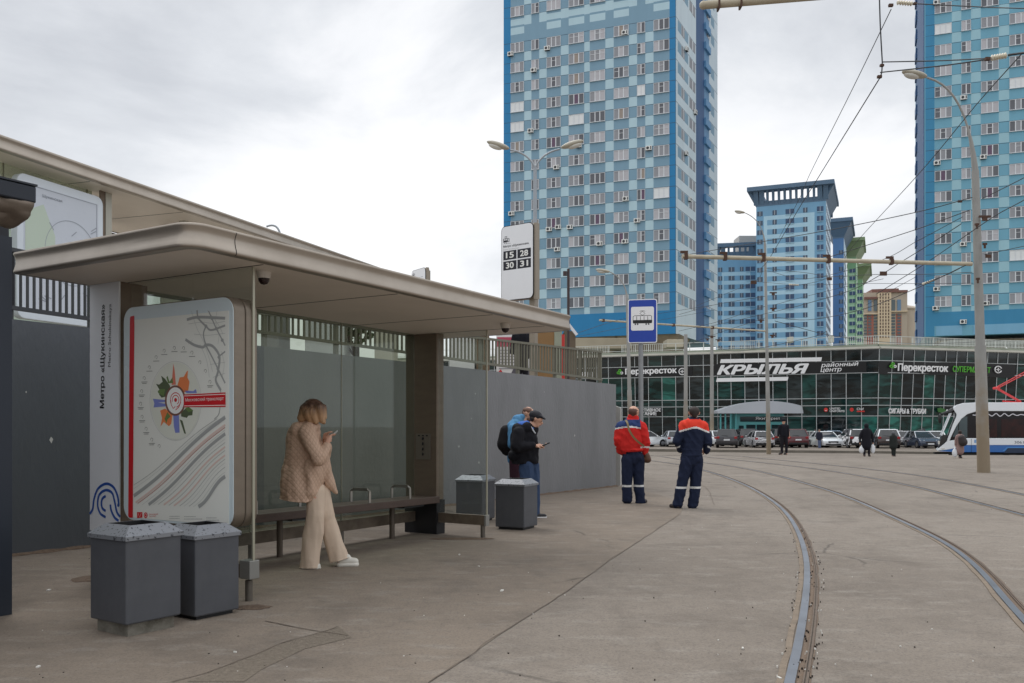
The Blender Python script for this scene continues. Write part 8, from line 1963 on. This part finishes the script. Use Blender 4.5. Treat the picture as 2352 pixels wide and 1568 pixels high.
for x, d in ((430, -.05), (540, .04)):
    A = q(x, 1380, d); M3.part('shoe', [('c', V(A.x - .02, A.y, .045), V(A.x - .02, A.y, .08), 0.045, 0.045), ('c', V(A.x - .03, A.y, .036), V(A.x + .13, A.y, .030), 0.042, 0.034)], 0.009, mat('black sneaker', (30, 30, 34), 0.6)); 
    b = MB(); b.hexa([(A.x - .07, A.y - .042, .003), (A.x + .165, A.y - .034, .003), (A.x + .165, A.y + .034, .003), (A.x - .07, A.y + .042, .003)], [(A.x - .07, A.y - .042, .022), (A.x + .165, A.y - .034, .022), (A.x + .165, A.y + .034, .022), (A.x - .07, A.y + .042, .022)]); b.build('sole', S_w, M3.e, bevel=0.005)
b = MB(); b.box((0, 0, 0), (0.185, 0.10, 0.022), M=Matrix.Translation(q(628, 572, -.08)) @ Matrix.Rotation(R(-24), 4, 'Y')); o = b.build('phone', mat('dark phone', (26, 26, 30), 0.25), None, bevel=0.003); tag(o, 'dark phone held by the man in the black cap', 'phone')
M4 = Fig('man in sky blue jacket with black backpack behind the man in the cap', 1205, 1180, Y=14.7, z=0.0); q = lambda x, y, d=0.0: M4.px(1121.2 + x / 4.892, 904.9 + y / 4.892, d)
pr = []; f, up, l = head(pr, q(450, 228), (0.8, -0.35, -0.3), (0.3, 0, 0.95), 1.04)
pr += [('c', q(410, 285), q(380, 350), 0.065, 0.07), ('c', q(345, 430), q(340, 740), 0.10, 0.10), ('c', q(310, 760, -.08), q(305, 1020, -.08), 0.08, 0.06), ('c', q(305, 1020, -.08), q(305, 1290, -.08), 0.055, 0.04), ('c', q(345, 760, .08), q(350, 1020, .08), 0.08, 0.06), ('c', q(350, 1020, .08), q(350, 1290, .08), 0.055, 0.04),
       ('c', q(300, 400, -.17), q(290, 560, -.2), 0.05, 0.045), ('c', q(290, 560, -.2), q(400, 560, -.1), 0.04, 0.03), ('c', q(440, 400, .12), q(450, 560, .1), 0.05, 0.04)]
hand(pr, q(405, 560, -.1), (0.95, 0.2, 0.05), (0, 0.4, -0.8), -1, 0.6); hand(pr, q(455, 570, .1), (0.4, 0.1, -0.8), (0.7, 0, 0), 1, 0.6)
body = M4.part('body', pr, 0.011, SKIN); face_bits(M4.e, body, q(450, 228), f, up, l, 1.04)
M4.part('hair', [('e', q(448, 190), (0.092, 0.094, 0.062), (0, 15, 0)), ('c', q(415, 200), q(405, 250), 0.05, 0.035)], 0.010, mat('short reddish brown hair', (104, 74, 60), 0.7, var=0.3, vscale=60), sm=1)
M4.part('beard', [('c', q(455, 280, -.03), q(470, 285, -.06), 0.042, 0.03)], 0.010, MATS['short reddish brown hair'], sm=1)
M4.part('jacket', [('c', q(330, 290, -.04), q(400, 290, .06), 0.085, 0.085), ('c', q(300, 360, -.08), q(400, 370, .08), 0.12, 0.12), ('c', q(345, 420), q(340, 700), 0.18, 0.19, 0.85), ('c', q(290, 390, -.16), q(270, 560, -.20), 0.09, 0.08), ('c', q(270, 560, -.2), q(390, 565, -.1), 0.075, 0.05), ('c', q(380, 255, -.05), q(340, 275, .05), 0.05, 0.05)], 0.013, BLUJ, sm=3, folds=(0.010, 7, 0.9))
M4.part('trousers', [('c', q(310, 750, -.08), q(305, 1020, -.08), 0.11, 0.09), ('c', q(305, 1020, -.08), q(305, 1280, -.08), 0.088, 0.075), ('c', q(350, 750, .08), q(350, 1020, .08), 0.10, 0.09), ('c', q(350, 1020, .08), q(350, 1280, .08), 0.088, 0.075)], 0.013, MAR, sm=3)
for x, d in ((310, -.08), (352, .08)):
    A = q(x, 1300, d); M4.part('shoe', [('c', V(A.x, A.y, .05), V(A.x, A.y, .09), 0.045, 0.045), ('c', V(A.x - .02, A.y, .038), V(A.x + .14, A.y, .032), 0.042, 0.036)], 0.010, BOOT)
o = link_mesh(remesh('backpack', [('c', q(205, 420, -.02), q(200, 560, -.02), 0.11, 0.15), ('c', q(200, 560, -.02), q(215, 620, -.02), 0.15, 0.11), ('c', q(240, 410, -.10), q(250, 560, -.12), 0.05, 0.06)], 0.014, fabric('black backpack cloth', (26, 24, 26)), sm=3), 'backpack'); tag(o, 'black backpack on the back of the man in the sky blue jacket', 'backpack')

# ---------------------------------------------------------------- distant figures
def far_person(label, x, yf, yh, spec, Y=None, grp='people crossing the far square'):
    """spec: list of (part name, prims fn, material); local unit u = body height"""
    g = Gd(x, yf) if Y is None else Vector((U(x) * Y, Y, zpx(yf, Y))); H = (yf - yh) / FOC * g.y
    e = empty('person', g, label, 'person', grp)
    def p(a, h, d=0.0): return V(g.x + a * H, g.y + d * H, g.z + h * H)
    parent = None
    for name, fn, m in spec:
        o = link_mesh(remesh(name, [tuple([t[0]] + [p(*v) if isinstance(v, tuple) and t[0] == 'c' and i < 2 else v * H if isinstance(v, float) and i in (2, 3) else v for i, v in enumerate(t[1:])]) if t[0] == 'c' else ('e', p(*t[1]), tuple(r * H for r in t[2])) for t in fn], 0.018, m, sm=2), name, e)
    return e
def body_p(lx=-0.06, rx=0.06, fw=0.0, arms=((-.15, .52), (.15, .52))):
    r = [('c', (0, .93), (0, .95), 0.05, 0.055), ('e', (0.0, .925), (0.05, 0.058, 0.07)), ('c', (0, .86), (0, .82), 0.033, 0.036), ('c', (0, .77), (0, .55), 0.085, 0.08, 0.7), ('c', (lx * .7, .50), (lx, .28), 0.05, 0.036), ('c', (lx, .28), (lx, .05), 0.034, 0.024), ('c', (rx * .7, .50), (rx, .28), 0.05, 0.036), ('c', (rx, .28), (rx, .05), 0.034, 0.024), ('c', (lx, .02), (lx - .03 + fw, .02, -.05), 0.02, 0.018), ('c', (rx, .02), (rx + .03 + fw, .02, -.05), 0.02, 0.018)]
    for sx, (ax, az) in zip((-1, 1), arms):
        r += [('c', (sx * .105, .79), (ax * .9, .64), 0.03, 0.026), ('c', (ax * .9, .64), (ax, az), 0.025, 0.02), ('c', (ax, az), (ax, az - .05, -.01), 0.018, 0.012), ('c', (ax + .008, az - .01), (ax + .02, az - .045), 0.008, 0.006)]
    return r
def coat_p(hem, wtop=0.1, wbot=0.11, arms=((-.15, .52), (.15, .52)), hood=False):
    r = [('c', (-.07, .79), (.07, .79), 0.055, 0.055), ('c', (0, .76), (0, hem + .05), wtop, wbot, 0.75), ('e', (0, hem + .02), (wbot, wbot * .75, 0.02))]
    for sx, (ax, az) in zip((-1, 1), arms): r += [('c', (sx * .11, .79), (ax * .92, .65), 0.042, 0.038), ('c', (ax * .92, .65), (ax, az + .02), 0.037, 0.03)]
    if hood: r += [('e', (0, .925), (0.07, 0.072, 0.085)), ('c', (0, .88), (0, .83), 0.06, 0.065)]
    return r
def legs_p(lx=-0.06, rx=0.06, w_=0.048): return [('c', (lx * .7, .50), (lx, .28), w_ + .012, w_), ('c', (lx, .28), (lx, .06), w_ * .9, w_ * .72), ('c', (rx * .7, .50), (rx, .28), w_ + .012, w_), ('c', (rx, .28), (rx, .06), w_ * .9, w_ * .72)]
def shoe_p(lx, rx, dx=0.03): return [('c', (lx, .03), (lx + dx, .025, -.05), 0.034, 0.030), ('c', (rx, .03), (rx + dx, .025, -.05), 0.034, 0.030), ('c', (lx, .03), (lx, .07), 0.030, 0.03), ('c', (rx, .03), (rx, .07), 0.030, 0.03)]
D_k = fabric('black winter coat', (26, 26, 34)); D_g = fabric('dark olive coat', (40, 44, 42)); D_p = fabric('dusty pink coat', (150, 124, 120)); D_t = fabric('dark trousers', (30, 28, 34)); D_h = mat('dark hair far', (44, 36, 34), 0.7); D_j = fabric('light jeans', (92, 104, 134)); D_n = fabric('navy jacket', (40, 42, 56))
far_person('dark clothed man standing right of the middle lamp mast with hands behind', 1800, 1044, 961, [('body', body_p(-.05, .075, -.03), SKIN), ('coat', coat_p(.50, .10, .105, ((-.15, .50), (.13, .50))), D_k), ('trousers', legs_p(-.05, .075), D_t), ('boots', shoe_p(-.07, .07, -.06), BOOT), ('cap', [('e', (0, .95), (.062, .066, .06))], D_k)])
far_person('figure in long black hooded coat walking away with two white bags', 1990, 1048, 972.5, [('body', body_p(-.06, .075, 0, ((-.20, .42), (.20, .42))), SKIN), ('coat', coat_p(.27, .13, .145, ((-.20, .42), (.20, .42)), True), D_k), ('trousers', legs_p(-.06, .08), D_t), ('boots', shoe_p(-.07, .08, 0), BOOT)])
far_person('small figure in dark hooded jacket walking alone', 2052, 1048, 990.5, [('body', body_p(-.03, .045, 0, ((-.13, .5), (.13, .5))), SKIN), ('coat', coat_p(.36, .13, .16, ((-.14, .50), (.14, .50)), False), D_g), ('trousers', legs_p(-.035, .05, .055), D_g), ('boots', shoe_p(-.035, .05, 0), BOOT), ('hat', [('e', (0, .93), (.075, .08, .075))], mat('grey knit hat', (90, 92, 96), 0.9))])
far_person('woman in dusty pink coat with dark backpack and white bag before the tram', 2205, 1052, 987.5, [('body', body_p(-.025, .03, 0, ((-.17, .45), (.16, .48))), SKIN), ('coat', coat_p(.20, .12, .145, ((-.17, .45), (.16, .48))), D_p), ('trousers', legs_p(-.025, .03, .04), D_t), ('boots', shoe_p(-.025, .03, 0), BOOT), ('hair', [('e', (0, .935), (.066, .07, .07)), ('c', (0, .9), (0, .85), .05, .045)], D_h)])
far_person('man in navy jacket and pale blue jeans in front of the white sedan', 1882, 1031, 985.5, [('body', body_p(-.02, .03, 0, ((-.14, .5), (.15, .52))), SKIN), ('jacket', coat_p(.48, .12, .12, ((-.14, .50), (.15, .52))), D_n), ('trousers', legs_p(-.025, .035), D_j), ('shoes', shoe_p(-.02, .03, 0), BOOT), ('hair', [('e', (0, .95), (.055, .06, .055))], mat('sandy hair far', (110, 90, 76), 0.7))], Y=79)
far_person('person in pink top far back by the entrance, beside the man in jeans', 1872, 1027, 985, [('body', body_p(-.03, .03), SKIN), ('jacket', coat_p(.46, .12, .12), fabric('salmon jacket', (206, 140, 132))), ('trousers', legs_p(-.03, .03), D_t), ('hair', [('e', (0, .94), (.06, .065, .065))], D_h)], Y=87)
hp = far_person('person behind the railing, only the dark haired head showing', 1199, 985, 829, [('body', body_p(-.05, .05), SKIN), ('jacket', coat_p(.46, .12, .12), D_k), ('trousers', legs_p(-.05, .05), D_t), ('hair', [('e', (-.0, .955), (.056, .062, .052))], D_h)], Y=20.8, grp='people on the upper platform')
dzp = DZ - hp.location.z
hp.location.z += dzp
# shift so that it stands on the platform while the head only just clears the wall
def bag(label, x, y, Y, w_, h, m=None):
    c = P(x, y, Y); o = link_mesh(remesh('shopping_bag', [('e', c, (w_, w_ * .6, h)), ('c', c + V(0, 0, h * .5), c + V(0, 0, h * 1.3), w_ * .5, w_ * .15)], 0.02, m or mat('white plastic bag', (222, 224, 228), 0.5, var=0.15, bump=0.6, bscale=12)), 'shopping_bag'); tag(o, label, 'bag')
Yq = Gd(1990, 1048).y
bag('white bag in the left hand of the figure in the long black coat', 1979, 1033, Yq, 0.13, 0.17); bag('white bag in the right hand of the figure in the long black coat', 2005, 1031, Yq, 0.11, 0.22)
Yq = Gd(2205, 1052).y; bag('white bag carried by the woman in the dusty pink coat', 2193, 1040, Yq, 0.12, 0.2)
o = link_mesh(remesh('backpack', [('c', P(2209, 1006, Yq - .2), P(2212, 1015, Yq - .2), 0.15, 0.19)], 0.02, mat('dark brown backpack', (48, 40, 40), 0.7)), 'backpack'); tag(o, 'dark backpack worn by the woman in the dusty pink coat', 'backpack')
